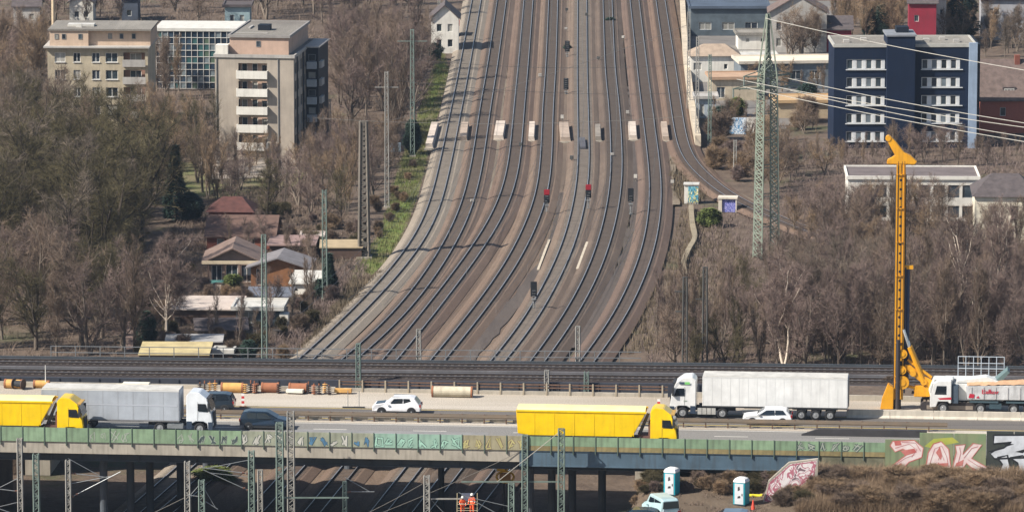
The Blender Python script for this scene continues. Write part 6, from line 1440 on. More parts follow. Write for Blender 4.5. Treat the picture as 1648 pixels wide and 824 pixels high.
lorry(1364, 678, True, 'white lorry with white box trailer and green logo over the cab', WHT, WHT, 'box', METALW, logo, v=16.0, L=16.1)
def car(px, py, flip, label, col, prof, Lc=4.4, belt=.92, wins=(), v=None, suv=False, z=None, world=None, rot=None, rails=False):
    if world is None:
        u_, vv = hwuv(px, py); vv = vv if v is None else v; loc = HW(u_, vv + .9, DZ + .01); rz = HROT + (pi if flip else 0)
    else: loc = world; rz = rot
    t = thing('car', loc, rz, label, 'car'); W2 = .9; tm = col
    m = MB(); n = len(prof); ys = [(-1, 1.0), (-.93, 1.02), (.93, 1.02), (1, 1.0)]
    # lofted body: side faces pulled in above the belt line
    for s, k in ((-1, 0), (-.86, 1), (.86, 1), (1, 0)):
        for x, zz in prof:
            nar = .84 if zz > belt + .12 else (.97 if zz > belt else 1.0); e = 0 if k else .05
            cx = Lc / 2; m.v.append((cx + (x - cx) * (1 - e * .5), s * W2 * nar, (zz - e) if zz > .5 else zz + e))
    for r_ in range(3):
        for i in range(n): m.f.append((r_*n+i, r_*n+(i+1)%n, (r_+1)*n+(i+1)%n, (r_+1)*n+i)); m.m.append(0)
    m.f += [tuple(range(n-1, -1, -1)), tuple(range(3*n, 4*n))]; m.m += [0, 0]
    b = m.build('body', tm, t, smooth=False)
    for w_ in wins:
        for s in (-1, 1):
            m = MB(); vs = []
            for x, zz in w_: f = (zz - belt) / .55; yy_ = W2 * (.985 - .135 * min(1, max(0, f * 2.2))) ; vs.append((x, s * (yy_ + .012), zz))
            m.add(vs, [tuple(range(len(vs)))]); m.build('side_window', CGL, b, fixn=False)
    # windscreen and rear glass from the profile points flagged by height
    top = [p for p in prof if p[1] > belt]; top.sort()
    (xa, za), (xb, zb_), (xc, zc), (xd, zd) = top[0], top[1], top[-2], top[-1]
    for (x1, z1), (x2, z2), nm, dx in (((xd, zd), (xc, zc), 'windscreen', .02), ((xa, za), (xb, zb_), 'rear_window', -.02)):
        m = MB(); f0, f1 = .12, .9; A_ = (x1 + (x2-x1)*f0 + dx, z1 + (z2-z1)*f0 + .012); B_ = (x1 + (x2-x1)*f1 + dx, z1 + (z2-z1)*f1 + .012)
        m.add([(A_[0], -.76, A_[1]), (A_[0], .76, A_[1]), (B_[0], .68, B_[1]), (B_[0], -.68, B_[1])], [(0, 1, 2, 3)]); m.build(nm, CGL, b, fixn=False)
    r_ = .34 if suv else .31
    for x in (.82, Lc - .85):
        for s in (-1, 1):
            m = MB(); m.tube((x, s * .885, r_), (x, s * .915, r_), r_ + .09, r_ + .09, 18); m.build('wheel_arch', CHAS, b); wheel(t, x, s * .72, r_, .21, s)
    m = MB(); m.box(.5, Lc - .5, -.88, .88, .18, .36); m.build('underbody', CHAS, t)
    for s in (-1, 1):
        m = MB(); m.box(Lc - .12, Lc - .02, s * .68 - .18, s * .68 + .18, .62, .78); m.build('headlamp', LAMP, b)
        m = MB(); m.box(-.03, .08, s * .74 - .13, s * .74 + .13, .72, .98); m.build('tail_lamp', TAIL, b)
        m = MB(); m.box(Lc * .66, Lc * .70, s * .92 - .02, s * .92 + .1 * s, .95, 1.08); m.build('mirror', tm, b)
        if rails: m = MB(); m.bar((1.0, s * .62, 1.66), (2.6, s * .62, 1.66), .05); m.build('roof_rail', STEELG, b)
    return t
SUVP = [(.02, .35), (0, .75), (.1, 1.0), (.55, 1.58), (1.0, 1.66), (2.5, 1.62), (3.15, 1.12), (4.2, .98), (4.42, .72), (4.4, .35)]
VANP = [(.02, .35), (0, .75), (.04, 1.0), (.3, 1.55), (.8, 1.66), (2.4, 1.64), (3.45, 1.05), (4.2, .9), (4.4, .68), (4.38, .35)]
ESTP = [(.02, .33), (0, .7), (.1, .95), (.5, 1.4), (1.0, 1.5), (2.4, 1.47), (3.2, .98), (4.2, .85), (4.42, .65), (4.4, .33)]
W_SUV = [[(.75, 1.1), (1.0, 1.5), (1.55, 1.52), (1.55, 1.08)], [(1.62, 1.08), (1.62, 1.52), (2.4, 1.5), (2.75, 1.12), (2.7, 1.06)]]
W_VAN = [[(.35, 1.05), (.6, 1.5), (1.5, 1.52), (1.5, 1.02)], [(1.57, 1.02), (1.57, 1.52), (2.35, 1.5), (3.0, 1.06), (2.9, 1.0)]]
W_EST = [[(.5, 1.0), (.8, 1.36), (1.5, 1.38), (1.5, .97)], [(1.57, .97), (1.57, 1.38), (2.3, 1.36), (2.85, 1.0), (2.8, .95)]]
car(677, 668, True, 'white SUV driving past the pale drill casing', paint('car_white', rgb(226, 226, 228)), SUVP, wins=W_SUV, v=14.9, suv=True, rails=True)
car(386, 690, False, 'dark blue people carrier following the grey lorry', paint('car_navy', rgb(26, 42, 58), .25), VANP, wins=W_VAN, v=7.0)
car(378, 660, True, 'dark estate car with red tail lamps beside the striped beacon', paint('car_dark', rgb(34, 44, 54), .25), VANP, wins=W_VAN, v=15.0)
car(1274, 686, True, 'white estate car overtaking the white box trailer', paint('car_white2', rgb(222, 224, 226)), ESTP, wins=W_EST, v=13.3, rails=False)
# ---- tipper truck on site
def site_tipper():
    u_, v_ = hwuv(1496, 668); t = thing('tipper_truck', HW(u_ + .0, 20.4 + 1.25, DZ + .01), HROT, 'white tipper truck with red lettering loaded with sand', 'truck')
    W_ = paint('truck_white', rgb(224, 224, 222)); W2 = 1.24
    prof = [(0, .55), (0, 1.5), (.3, 2.75), (.7, 3.0), (1.95, 3.05), (1.95, .95), (1.75, .95), (1.65, 1.1), (.75, 1.1), (.55, .6)]
    m = MB(); m.prism_y(prof, -W2, W2); cab = m.build('cab', W_, t, bevel=.05)
    for s in (-1, 1): m = MB(); m.prism_y([(.42, 1.75), (.62, 2.55), (1.5, 2.55), (1.5, 1.75)], s * (W2 + .003), s * (W2 + .01)); m.build('side_window', CGL, cab)
    m = MB(); m.add([(.06, -1.1, 1.75), (.06, 1.1, 1.75), (.27, 1.05, 2.65), (.27, -1.05, 2.65)], [(0, 1, 2, 3)]); m.v = [(x - .02, y, z) for x, y, z in m.v]; m.build('windscreen', CGL, cab, fixn=False)
    RED = M('stripe_red', rgb(176, 34, 56), .5)
    for s in (-1, 1): m = MB(); m.prism_y([(.9, 1.28), (.7, 1.42), (1.94, 1.52), (1.94, 1.3)], s * (W2 + .003), s * (W2 + .008)); m.build('red_stripe', RED, cab)
    m = MB(); m.box(2.0, 2.6, -1.1, 1.1, .9, 2.6); m.build('engine_stack', M('cab_rear_dark', rgb(70, 84, 98), .6, .4, 1.), t, bevel=.05)
    m = MB(); m.box(.8, 9.2, -.45, .45, .7, 1.05); m.build('chassis', CHAS, t)
    for x in (1.2, 4.6, 7.6, 8.95):
        for s in (-1, 1): wheel(t, x, s * .95, .5, .28, s)
    for x0_, x1_ in ((3.6, 6.2), (6.7, 9.6)):
        for s in (-1, 1): m = MB(); m.box(x0_ if x0_ < 5 else 6.9, x1_, s * 1.1 - .12, s * 1.1 + .12, 1.05, 1.2); m.build('mudguard', M('guard_teal', rgb(60, 80, 88), .6), t)
    m = MB(); m.box(5.4, 6.5, -1.15, 1.15, .5, 1.0); m.build('tank', M('tank_teal', rgb(52, 74, 84), .6, .3, 1.), t)
    m = MB(); m.prism_y([(3.4, 1.35), (3.2, 2.55), (9.6, 2.75), (9.6, 1.35)], -1.25, 1.25); bd = m.build('tipper_body', M('body_dirty_white', rgb(206, 206, 206), .6, .4, .8, streak=.35), t, bevel=.03)
    for k in range(6): m = MB(); m.box(3.7 + k * 1.1, 3.8 + k * 1.1, -1.29, -1.252, 1.4, 2.5); m.build('side_rib', M('rib_grey', rgb(178, 176, 176), .6), bd)
    m = MB(); r = random.Random(3); nx_, ny_ = 22, 8
    for j in range(ny_ + 1):
        for i in range(nx_ + 1): x = 3.35 + 6.15 * i / nx_; y = -1.15 + 2.3 * j / ny_; m.v.append((x, y, 2.62 + .22 * sin(pi * j / ny_) + .03 * (x - 3.3) + r.uniform(-.04, .06)))
    for j in range(ny_):
        for i in range(nx_): m.f.append((j*(nx_+1)+i, j*(nx_+1)+i+1, (j+1)*(nx_+1)+i+1, (j+1)*(nx_+1)+i)); m.m.append(0)
    tag(m.build('sand_load', M('sand_load', rgb(196, 158, 124), .95, .3, 1.5), bd, smooth=True), kind='stuff')
    # red lettering on the body side, traced strokes of the worn word
    word = [[(4.75, 1.9), (4.75, 2.3), (4.98, 2.25), (4.8, 2.1), (5.02, 2.0), (4.78, 1.9)], [(5.1, 1.95), (5.25, 1.95), (5.25, 2.12), (5.1, 2.12), (5.1, 1.95)], [(5.35, 1.92), (5.35, 2.32)], [(5.47, 1.92), (5.47, 2.32)], [(5.6, 1.95), (5.75, 1.95), (5.75, 2.12), (5.6, 2.12), (5.6, 1.95)], [(5.85, 1.95), (6.0, 1.92), (5.87, 2.12), (6.0, 2.1)], [(6.1, 1.92), (6.1, 2.12), (6.22, 2.1)]]
    m = MB()
    for k, wd in enumerate(word):
        for q, pl in enumerate(stroke(wd, .09)): m.add([(x, -1.296 - .0005 * (k + q), z) for x, z in pl], [tuple(range(len(pl)))])
    m.build('lettering', RED, bd, fixn=False)
    m = MB(); m.add([(3.5, -1.2915, 1.5), (4.0, -1.2915, 1.5), (4.05, -1.2915, 1.85), (3.6, -1.2915, 1.9)], [(0, 1, 2, 3)]); m.add([(4.15, -1.2915, 1.5), (4.5, -1.2915, 1.5), (4.4, -1.2915, 1.72)], [(0, 1, 2)]); m.build('red_mark', RED, bd, fixn=False)
    return t
site_tipper()
# ---- drilling rig
def rig():
    Y_ = M('rig_yellow', rgb(222, 158, 26), .5, .35, 1.2, col2=rgb(186, 128, 24), streak=.3); D_ = M('rig_dark', rgb(52, 46, 48), .7, .3, 1.); B_ = M('rig_hose_blue', rgb(36, 54, 84), .6)
    u_, v_ = hwuv(1446, 655); p = HW(u_, 22.5, DZ); t = thing('drilling_rig', p, HROT, 'tall yellow crawler drilling rig with white cab on the highway', 'drilling rig')
    H = WY(1446, 264, p.y).z - DZ
    mw = .7; m = MB(); m.box(-mw/2, mw/2, -mw/2, mw/2, .9, H); mst = m.build('leader_mast', Y_, t, bevel=.04)
    for k in range(24): z = 1.8 + k * (H - 2.4) / 24; q = MB(); q.tube((-.0, -mw/2 - .004, z), (0, -mw/2 - .012, z), .13, .13, 8); q.build('mast_hole', D_, mst, fixn=False)
    for s in (-1, 1): q = MB(); q.box(s * .36 - .06, s * .36 + .06, -mw/2 - .08, -mw/2 - .004, .9, H); q.build('mast_rail', Y_, mst)
    # sheave head
    m = MB(); m.prism_y([(-1.3, H), (1.25, H), (1.45, H + .25), (.9, H + .75), (.25, H + 1.1), (-.55, H + 2.1), (-1.0, H + 2.55), (-1.5, H + 2.35), (-1.3, H + 2.15), (-.95, H + 1.5), (-.55, H + .8), (-1.3, H + .3)], -.35, .35); hd = m.build('mast_head', Y_, t, bevel=.05)
    m = MB(); m.tube((-1.0, -.25, H + .2), (-1.0, .25, H + .2), .3, .3, 12); m.tube((1.0, -.25, H + .2), (1.0, .25, H + .2), .3, .3, 12); m.tube((-1.2, -.4, H + 2.35), (-1.2, .4, H + 2.35), .25, .25, 12); m.build('sheave', Y_, hd)
    # side bracket, hoses, kelly
    zb = WY(1446, 430, p.y).z - DZ
    m = MB(); m.box(.39, 1.2, -.2, .2, zb - .15, zb + .2); m.build('side_bracket', Y_, mst)
    m = MB(); m.tube((.75, 0, 3.6), (.75, 0, zb - .15), .16, .16, 8); m.tube((.52, -.2, 1.5), (.52, -.2, zb), .07, .07, 6); m.build('hose_pack', B_, mst)
    for x, y in ((-.2, -.5), (.1, -.52), (.28, -.48)): m = MB(); m.tube((x, y, 1.2), (x * 1.2, y, H + .3), .025, .025, 5); m.build('wire_rope', D_, mst)
    for k in range(7): z = 3.0 + k * 3.1; m = MB(); m.box(-.42, .42, -.46, .4, z, z + .1); m.build('mast_collar', Y_, mst)
    for s in (-1, 1): m = MB(); m.tube((s * .46, .1, 2.0), (s * .46, .1, H - 1), .05, .05, 6); m.build('hydraulic_line', D_, mst)
    m = MB(); m.tube((-.05, -.75, .1), (-.05, -.75, 6.5), .2, .2, 10); m.build('kelly_bar', D_, t)
    for x, z, r_ in ((.35, 5.2, .42), (.35, 2.55, .62), (.3, 3.7, .4)):
        m = MB(); m.tube((x, -.75, z), (x, -.42, z), r_, r_, 16); m.tube((x, -.8, z), (x, -.75, z), r_ * .5, r_ * .5, 12); m.build('winch_drum', Y_, t)
    m = MB(); m.box(-.5, .9, -.42, .42, 2.0, 4.5); m.build('rotary_drive', D_, t)
    m = MB(); m.prism_y([(-1.65, 0), (-.45, 0), (-.4, 2.0), (-.95, 2.35), (-1.5, .9)], -.55, .55); m.build('foot_guard', Y_, t, bevel=.05); m = MB(); m.tube((-.2, 0, -.0), (-.2, 0, 1.0), .45, .45, 12); m.build('auger_casing', D_, t)
    # struts and boom
    m = MB(); m.tube((.4, -.4, 7.4), (1.0, -.4, 5.6), .13, .13, 8); m.tube((.4, .4, 7.4), (1.0, .4, 5.6), .13, .13, 8); m.build('ram_rod', M('ram_chrome', rgb(206, 208, 212), .25, metal=.7), t)
    for s in (-.4, .4): m = MB(); m.tube((.95, s, 5.8), (2.3, s, 2.6), .24, .24, 10); m.build('backstay_ram', Y_, t)
    m = MB(); m.prism_y([(.5, 4.2), (1.1, 4.1), (2.2, 3.2), (3.6, 2.5), (3.9, 2.0), (3.3, 1.8), (2.0, 2.6), (.8, 3.5)], -.5, .5); m.build('boom', Y_, t, bevel=.05)
    for x0_, z0_, x1_, z1_ in ((.7, 2.2, 2.6, 1.7), (.8, 4.6, 3.0, 3.0), (1.2, 1.6, 3.2, 1.2)): m = MB(); m.tube((x0_, -.3, z0_), (x1_, -.3, z1_), .14, .14, 8); m.build('hydraulic_ram', D_ if z0_ < 2 else Y_, t)
    m = MB(); m.box(1.4, 2.9, -.45, .45, 1.2, 2.2); m.build('boom_base', Y_, t, bevel=.05)
    m = MB(); m.tube((1.3, -.6, 3.4), (1.3, .6, 3.4), .3, .3, 10); m.tube((2.3, -.6, 2.6), (2.3, .6, 2.6), .3, .3, 10); m.build('pivot', Y_, t)
    WH = paint('rig_white', rgb(222, 222, 218), .5)
    m = MB(); m.prism_y([(3.0, 1.2), (2.75, 2.0), (3.2, 3.15), (5.0, 3.15), (5.0, 1.2)], -1.3, -.1); cb_ = m.build('operator_cab', WH, t, bevel=.06); m = MB(); m.prism_y([(2.95, 1.6), (3.3, 2.95), (4.3, 2.95), (4.3, 1.6)], -1.312, -1.304); m.build('cab_window', CGL, cb_)
    m = MB(); m.box(4.2, 9.6, -.05, 1.4, 1.1, 2.9); m.box(5.05, 9.6, -1.35, -.06, 1.1, 2.7); m.prism_y([(5.2, 2.72), (5.4, 3.0), (8.0, 3.35), (9.6, 2.72)], -1.35, -.06); m.build('machine_house', WH, t, bevel=.06)
    RG = M('rig_railing', rgb(170, 178, 186), .5); m = MB()
    for k in range(7): x = 5.4 + k * .7; m.tube((x, 1.3, 2.9), (x, 1.3, 4.7), .04, .04, 5); 
    for z in (3.6, 4.1, 4.7): m.tube((5.4, 1.3, z), (9.6, 1.3, z), .04, .04, 5)
    m.build('guard_railing', RG, t)
    m = MB(); m.prism_y([(8.6, 2.75), (9.9, 3.9), (10.1, 3.7), (9.2, 2.72)], -1.0, 1.0); m.build('rear_hood', M('hood_grey', rgb(92, 112, 112), .5), t)
    for s in (-1.15, 1.15):
        m = MB(); n = 10; L0, L1, r_ = 2.0, 7.4, .48; pr = [(L0 + r_ - r_ * sin(pi * k / n), r_ - r_ * cos(pi * k / n) * -1 * -1) for k in range(n + 1)]
        pr = [(L0 + r_ + r_ * cos(a), r_ + r_ * sin(a)) for a in [pi/2 + pi * k / n for k in range(n + 1)]] + [(L1 - r_ + r_ * cos(a), r_ + r_ * sin(a)) for a in [-pi/2 + pi * k / n for k in range(n + 1)]]
        m.prism_y(pr, s - .4, s + .4); tr = m.build('crawler_track', D_, t)
        m = MB(); 
        for k in range(14): x = L0 + .3 + k * .36; m.box(x, x + .2, s - .43, s + .43, 2 * r_ + .002, 2 * r_ + .06)
        m.build('track_shoes', M('track_steel', rgb(110, 104, 98), .6, .4, 2.), tr)
        m = MB(); m.box(L0 + .6, L1 - .6, s - .41, s - .402, .3, .66); m.build('track_frame', M('frame_grey', rgb(150, 138, 126), .7, .4, 1.), tr)
    m = MB(); m.box(3.0, 7.0, -.75, .75, .5, 1.1); m.build('undercarriage', D_, t)
rig()
# ---- drill casings, beams and site bits along the rear edge
OCH = M('casing_ochre', rgb(206, 162, 92), .8, .5, 1.2, col2=rgb(150, 104, 62)); RUS = M('casing_rust', rgb(152, 98, 68), .85, .5, 1.6, col2=rgb(112, 72, 54)); PAL = M('casing_pale', rgb(204, 194, 170), .7, .35, 1., streak=.2)
def casing(px, py, L, r_, mat, label, rot=0., zoff=0.):
    u_, v_ = hwuv(px, py); t = thing('drill_casing', HW(u_, min(v_, 25.2), DZ + zoff), HROT + rot, label, 'steel tube', 'drill casings')
    n = 18; m = MB()
    for x, rr in ((0, r_), (L, r_), (L, r_ * .88), (0, r_ * .88)):
        for i in range(n): a = 2*pi*i/n; m.v.append((x, rr * cos(a), r_ + rr * sin(a)))
    for k in range(4):
        for i in range(n): m.f.append((k*n+i, k*n+(i+1)%n, ((k+1)%4)*n+(i+1)%n, ((k+1)%4)*n+i)); m.m.append(0)
    m.build('tube', mat, t, smooth=False)
    for x in (0.0, L - .16): m = MB(); m.tube((x, 0, r_), (x + .16, 0, r_), r_ + .035, r_ + .035, n, cap=False); m.build('collar', RUS, t)
casing(8, 624, 1.7, .42, OCH, 'tilted ochre drill casing beside the dark reel', -.12); casing(58, 620, 1.5, .36, OCH, 'short ochre drill casing below the thin white post'); casing(356, 631, 2.1, .46, OCH, 'ochre drill casing longest of the heap behind the dark estate car')
casing(421, 631, 1.6, .46, RUS, 'rust brown drill casing in the middle of the heap'); casing(466, 630, 1.7, .44, RUS, 'rust brown drill casing above the white slab', -.05); casing(695, 638, 3.8, .5, PAL, 'long pale drill casing lying alone behind the white SUV')
for k, (px, py, L, h, w, mt, lb, ro) in enumerate(((98, 622, 4.6, .3, .6, PAL, 'long pale concrete beam behind the grey lorry roof', 0), (205, 618, 2.5, .5, .8, M('slab_white', rgb(228, 222, 206), .8, .2, 1.), 'pale stacked slab beyond the grey lorry roof', 0), (190, 622, 1.2, .35, .6, PAL, 'short buff beam at the end of the long pale beam', 0), (247, 622, 1.4, .3, .5, PAL, 'short buff beam beyond the stacked slab', 0), (460, 634, 1.6, .3, .8, M('slab_white', rgb(228, 222, 206), .8, .2, 1.), 'white slab leaning against the rust brown casing', -.12), (538, 634, 1.6, .35, .6, OCH, 'ochre steel frame lying beside the parapet fence', 0))):
    u_, v_ = hwuv(px, py); t = thing('site_beam', HW(u_, min(v_, 25.0), DZ + .01), HROT + ro, lb, 'beam'); m = MB(); m.box(0, L, 0, w, .12, .12 + h); m.build('beam', mt, t, bevel=.02); m = MB(); m.box(.2, .35, .05, w - .05, 0, .118); m.box(L - .35, L - .2, .05, w - .05, 0, .118); m.build('bearer', WOODD, t)
r = random.Random(8)
for k in range(14):
    px = (322, 330, 338, 346, 396, 404, 411, 414, 450, 498, 508, 516, 524, 532)[k]; u_, v_ = hwuv(px, 631); t = thing('auger_piece', HW(u_, 24.2 + r.random(), DZ), HROT + r.uniform(-.5, .5), 'rusty auger flight standing in the heap of casings', 'auger', 'auger flights in the heap')
    m = MB(); m.tube((0, 0, 0), (0, 0, .9 + r.random() * .3), .06, .06, 6); m.build('shaft', RUS, t); m = MB()
    for j in range(5): m.tube((0, 0, .12 + j * .18), (0, 0, .15 + j * .18), .26, .2, 8)
    m.build('flight', r.choice([RUS, OCH, D_]) if False else r.choice([RUS, OCH, CHAS]), t)
t = thing('cable_reel', HW(hwuv(30, 626)[0], 24.4, DZ), HROT + 1.2, 'dark cable reel beside the tilted ochre casing', 'reel'); m = MB(); m.tube((0, -.5, .5), (0, .5, .5), .3, .3, 12); m.build('drum', CHAS, t)
for y in (-.5, .5): m = MB(); m.tube((0, y - .03, .5), (0, y + .03, .5), .5, .5, 16); m.build('flange', WOODD, t)
def beacon(px, py, label, h=1.15):
    u_, v_ = hwuv(px, py); t = thing('beacon_post', HW(u_, v_, DZ), HROT, label, 'traffic beacon'); m = MB(); m.box(-.3, .3, -.2, .2, 0, .12); m.build('foot', M('beacon_foot', rgb(198, 150, 110), .8, .3, 1.), t)
    for k in range(5): m = MB(); m.box(-.13, .13, -.02, .02, .12 + k * h / 5, .12 + (k + 1) * h / 5 - .002); m.build('stripe', M('beacon_red', rgb(200, 50, 50), .6) if k % 2 else M('beacon_white', rgb(232, 228, 224), .6), t)
beacon(391, 655, 'red and white striped beacon beside the dark estate car'); beacon(1060, 664, 'striped beacon partly hidden by the white lorry cab')
for px, lb in ((560, 'thin road sign post on a flat foot beside the work area'), (578, 'second thin sign post on a flat foot beside the work area')):
    u_, v_ = hwuv(px, 656); t = thing('sign_post', HW(u_, v_, DZ), HROT, lb, 'sign post'); m = MB(); m.tube((0, 0, 0), (0, 0, 1.6), .03, .03, 6); m.build('pole', STEELG, t); m = MB(); m.box(-.5, .5, -.15, .15, 0, .1); m.build('foot', CHAS, t)
t = thing('white_post', HW(hwuv(78, 620)[0], 25.0, DZ), HROT, 'thin white marker post behind the short ochre casing', 'post'); m = MB(); m.tube((0, 0, 0), (0, 0, 2.2), .06, .03, 6); m.build('pole', FRAME_W, t); m = MB(); m.box(-.2, .2, -.2, .2, 0, .1); m.build('foot', CONC, t)
# ---- portable toilets, vans and cones below the bridge
def toilet(px, py, label):
    p = W(px, py, 7.1); z = zf(p.x, p.y); p = W(px, py, z); t = thing('portable_toilet', (p.x, p.y, z - .03), radians(-24), label, 'portable toilet', 'portable toilets')
    TQ = M('toilet_turquoise', rgb(40, 160, 176), .45, .15, 1.); TG = M('toilet_grey', rgb(196, 200, 204), .5, .15, 1.); TWH = M('toilet_white', rgb(232, 232, 230), .45, .1, 1.)
    m = MB(); m.box(-.55, .55, -.55, .55, .12, 2.1); b = m.build('cabin', TQ, t, bevel=.05); m = MB(); m.box(-.4, .4, -.575, -.553, .2, 2.0); d = m.build('door', TG, b); m = MB(); m.box(.25, .32, -.6, -.577, .95, 1.15); m.build('handle', CHAS, d)
    mk = MB(); mk.add([(-.12, -.579, 1.35), (.1, -.579, 1.45), (.05, -.579, 1.75), (-.1, -.579, 1.7)], [(0, 1, 2, 3)]); mk.add([(-.15, -.579, .7), (.15, -.579, .75), (.12, -.579, .95), (-.1, -.579, .9)], [(0, 1, 2, 3)]); mk.build('door_mark', CHAS, d, fixn=False)
    m = MB(); m.box(-.582, -.553, -.4, .4, 1.25, 2.0); m.build('vent_panel', TWH, b)
    m = MB()
    for k, (s, z_) in enumerate(((.6, 2.1), (.6, 2.2), (.5, 2.38), (.3, 2.48))):
        for i in range(12): a = 2*pi*i/12 + pi/12; q = max(abs(cos(a)), abs(sin(a))) ** .7; m.v.append((s * cos(a) / q, s * sin(a) / q, z_))
    for k in range(3):
        for i in range(12): m.f.append((k*12+i, k*12+(i+1)%12, (k+1)*12+(i+1)%12, (k+1)*12+i)); m.m.append(0)
    m.f += [tuple(range(36, 48)), tuple(range(11, -1, -1))]; m.m += [0, 0]; m.build('dome_roof', TWH, b)
    m = MB(); m.box(-.6, .6, -.6, .6, 0, .115); m.build('base', CHAS, t)
toilet(1081, 796, 'turquoise portable toilet beside the parked van'); toilet(1193, 812, 'turquoise portable toilet next to the pink graffiti wing wall')
def parked(px, py, rot, label, col, prof, wins, Lc=4.4):
    p = W(px, py, 7.0); z = zf(p.x, p.y); p = W(px, py, z); return car(0, 0, False, label, col, prof, Lc=Lc, wins=wins, world=(p.x, p.y, z - .02), rot=rot)
VVP = [(.02, .35), (0, .8), (.02, 1.1), (.12, 1.85), (.4, 1.98), (3.0, 1.98), (3.75, 1.25), (4.35, 1.05), (4.6, .8), (4.58, .35)]
parked(1080, 840, radians(110), 'white and teal van parked beside a toilet below the bridge', paint('van_teal', rgb(170, 196, 200)), VVP, [[(.4, 1.2), (.45, 1.75), (1.9, 1.78), (1.9, 1.2)], [(2.0, 1.2), (2.0, 1.78), (2.9, 1.76), (3.3, 1.25)]], 4.6)
parked(1064, 846, radians(168), 'dark blue car parked next to the van', paint('car_darkblue', rgb(30, 50, 62), .25), ESTP, W_EST); parked(1212, 848, radians(172), 'slate grey car parked below the second toilet', paint('car_slate', rgb(96, 112, 128), .3), ESTP, W_EST)
for px, py, lb in ((1212, 820, 'orange red cone at the foot of the wing wall'), (1186, 806, 'orange red cone behind the second toilet')):
    p = W(px, py, 7.1); z = zf(p.x, p.y); p = W(px, py, z); t = thing('traffic_cone', (p.x, p.y, z - .02), 0, lb, 'cone'); m = MB(); m.tube((0,0,.05),(0,0,.9),.2,.04,10); m.build('cone', M('cone_red', rgb(206, 70, 50), .6), t); m = MB(); m.box(-.25,.25,-.25,.25,0,.06); m.build('foot', CHAS, t)
p = W(1215, 799, 7.1); z = zf(p.x, p.y); p = W(1215, 799, z); t = thing('yellow_pipe', (p.x - .5, p.y, z), radians(-10), 'short yellow plastic pipe lying beside the wing wall', 'pipe'); m = MB(); m.tube((0,0,.12),(1.1,0,.12),.14,.14,10); m.build('pipe', M('pipe_yellow', rgb(206, 196, 40), .5), t); m = MB(); m.tube((1.0,0,.12),(1.15,0,.12),.18,.18,10); m.build('socket', M('pipe_yellow', rgb(206, 196, 40), .5), t)
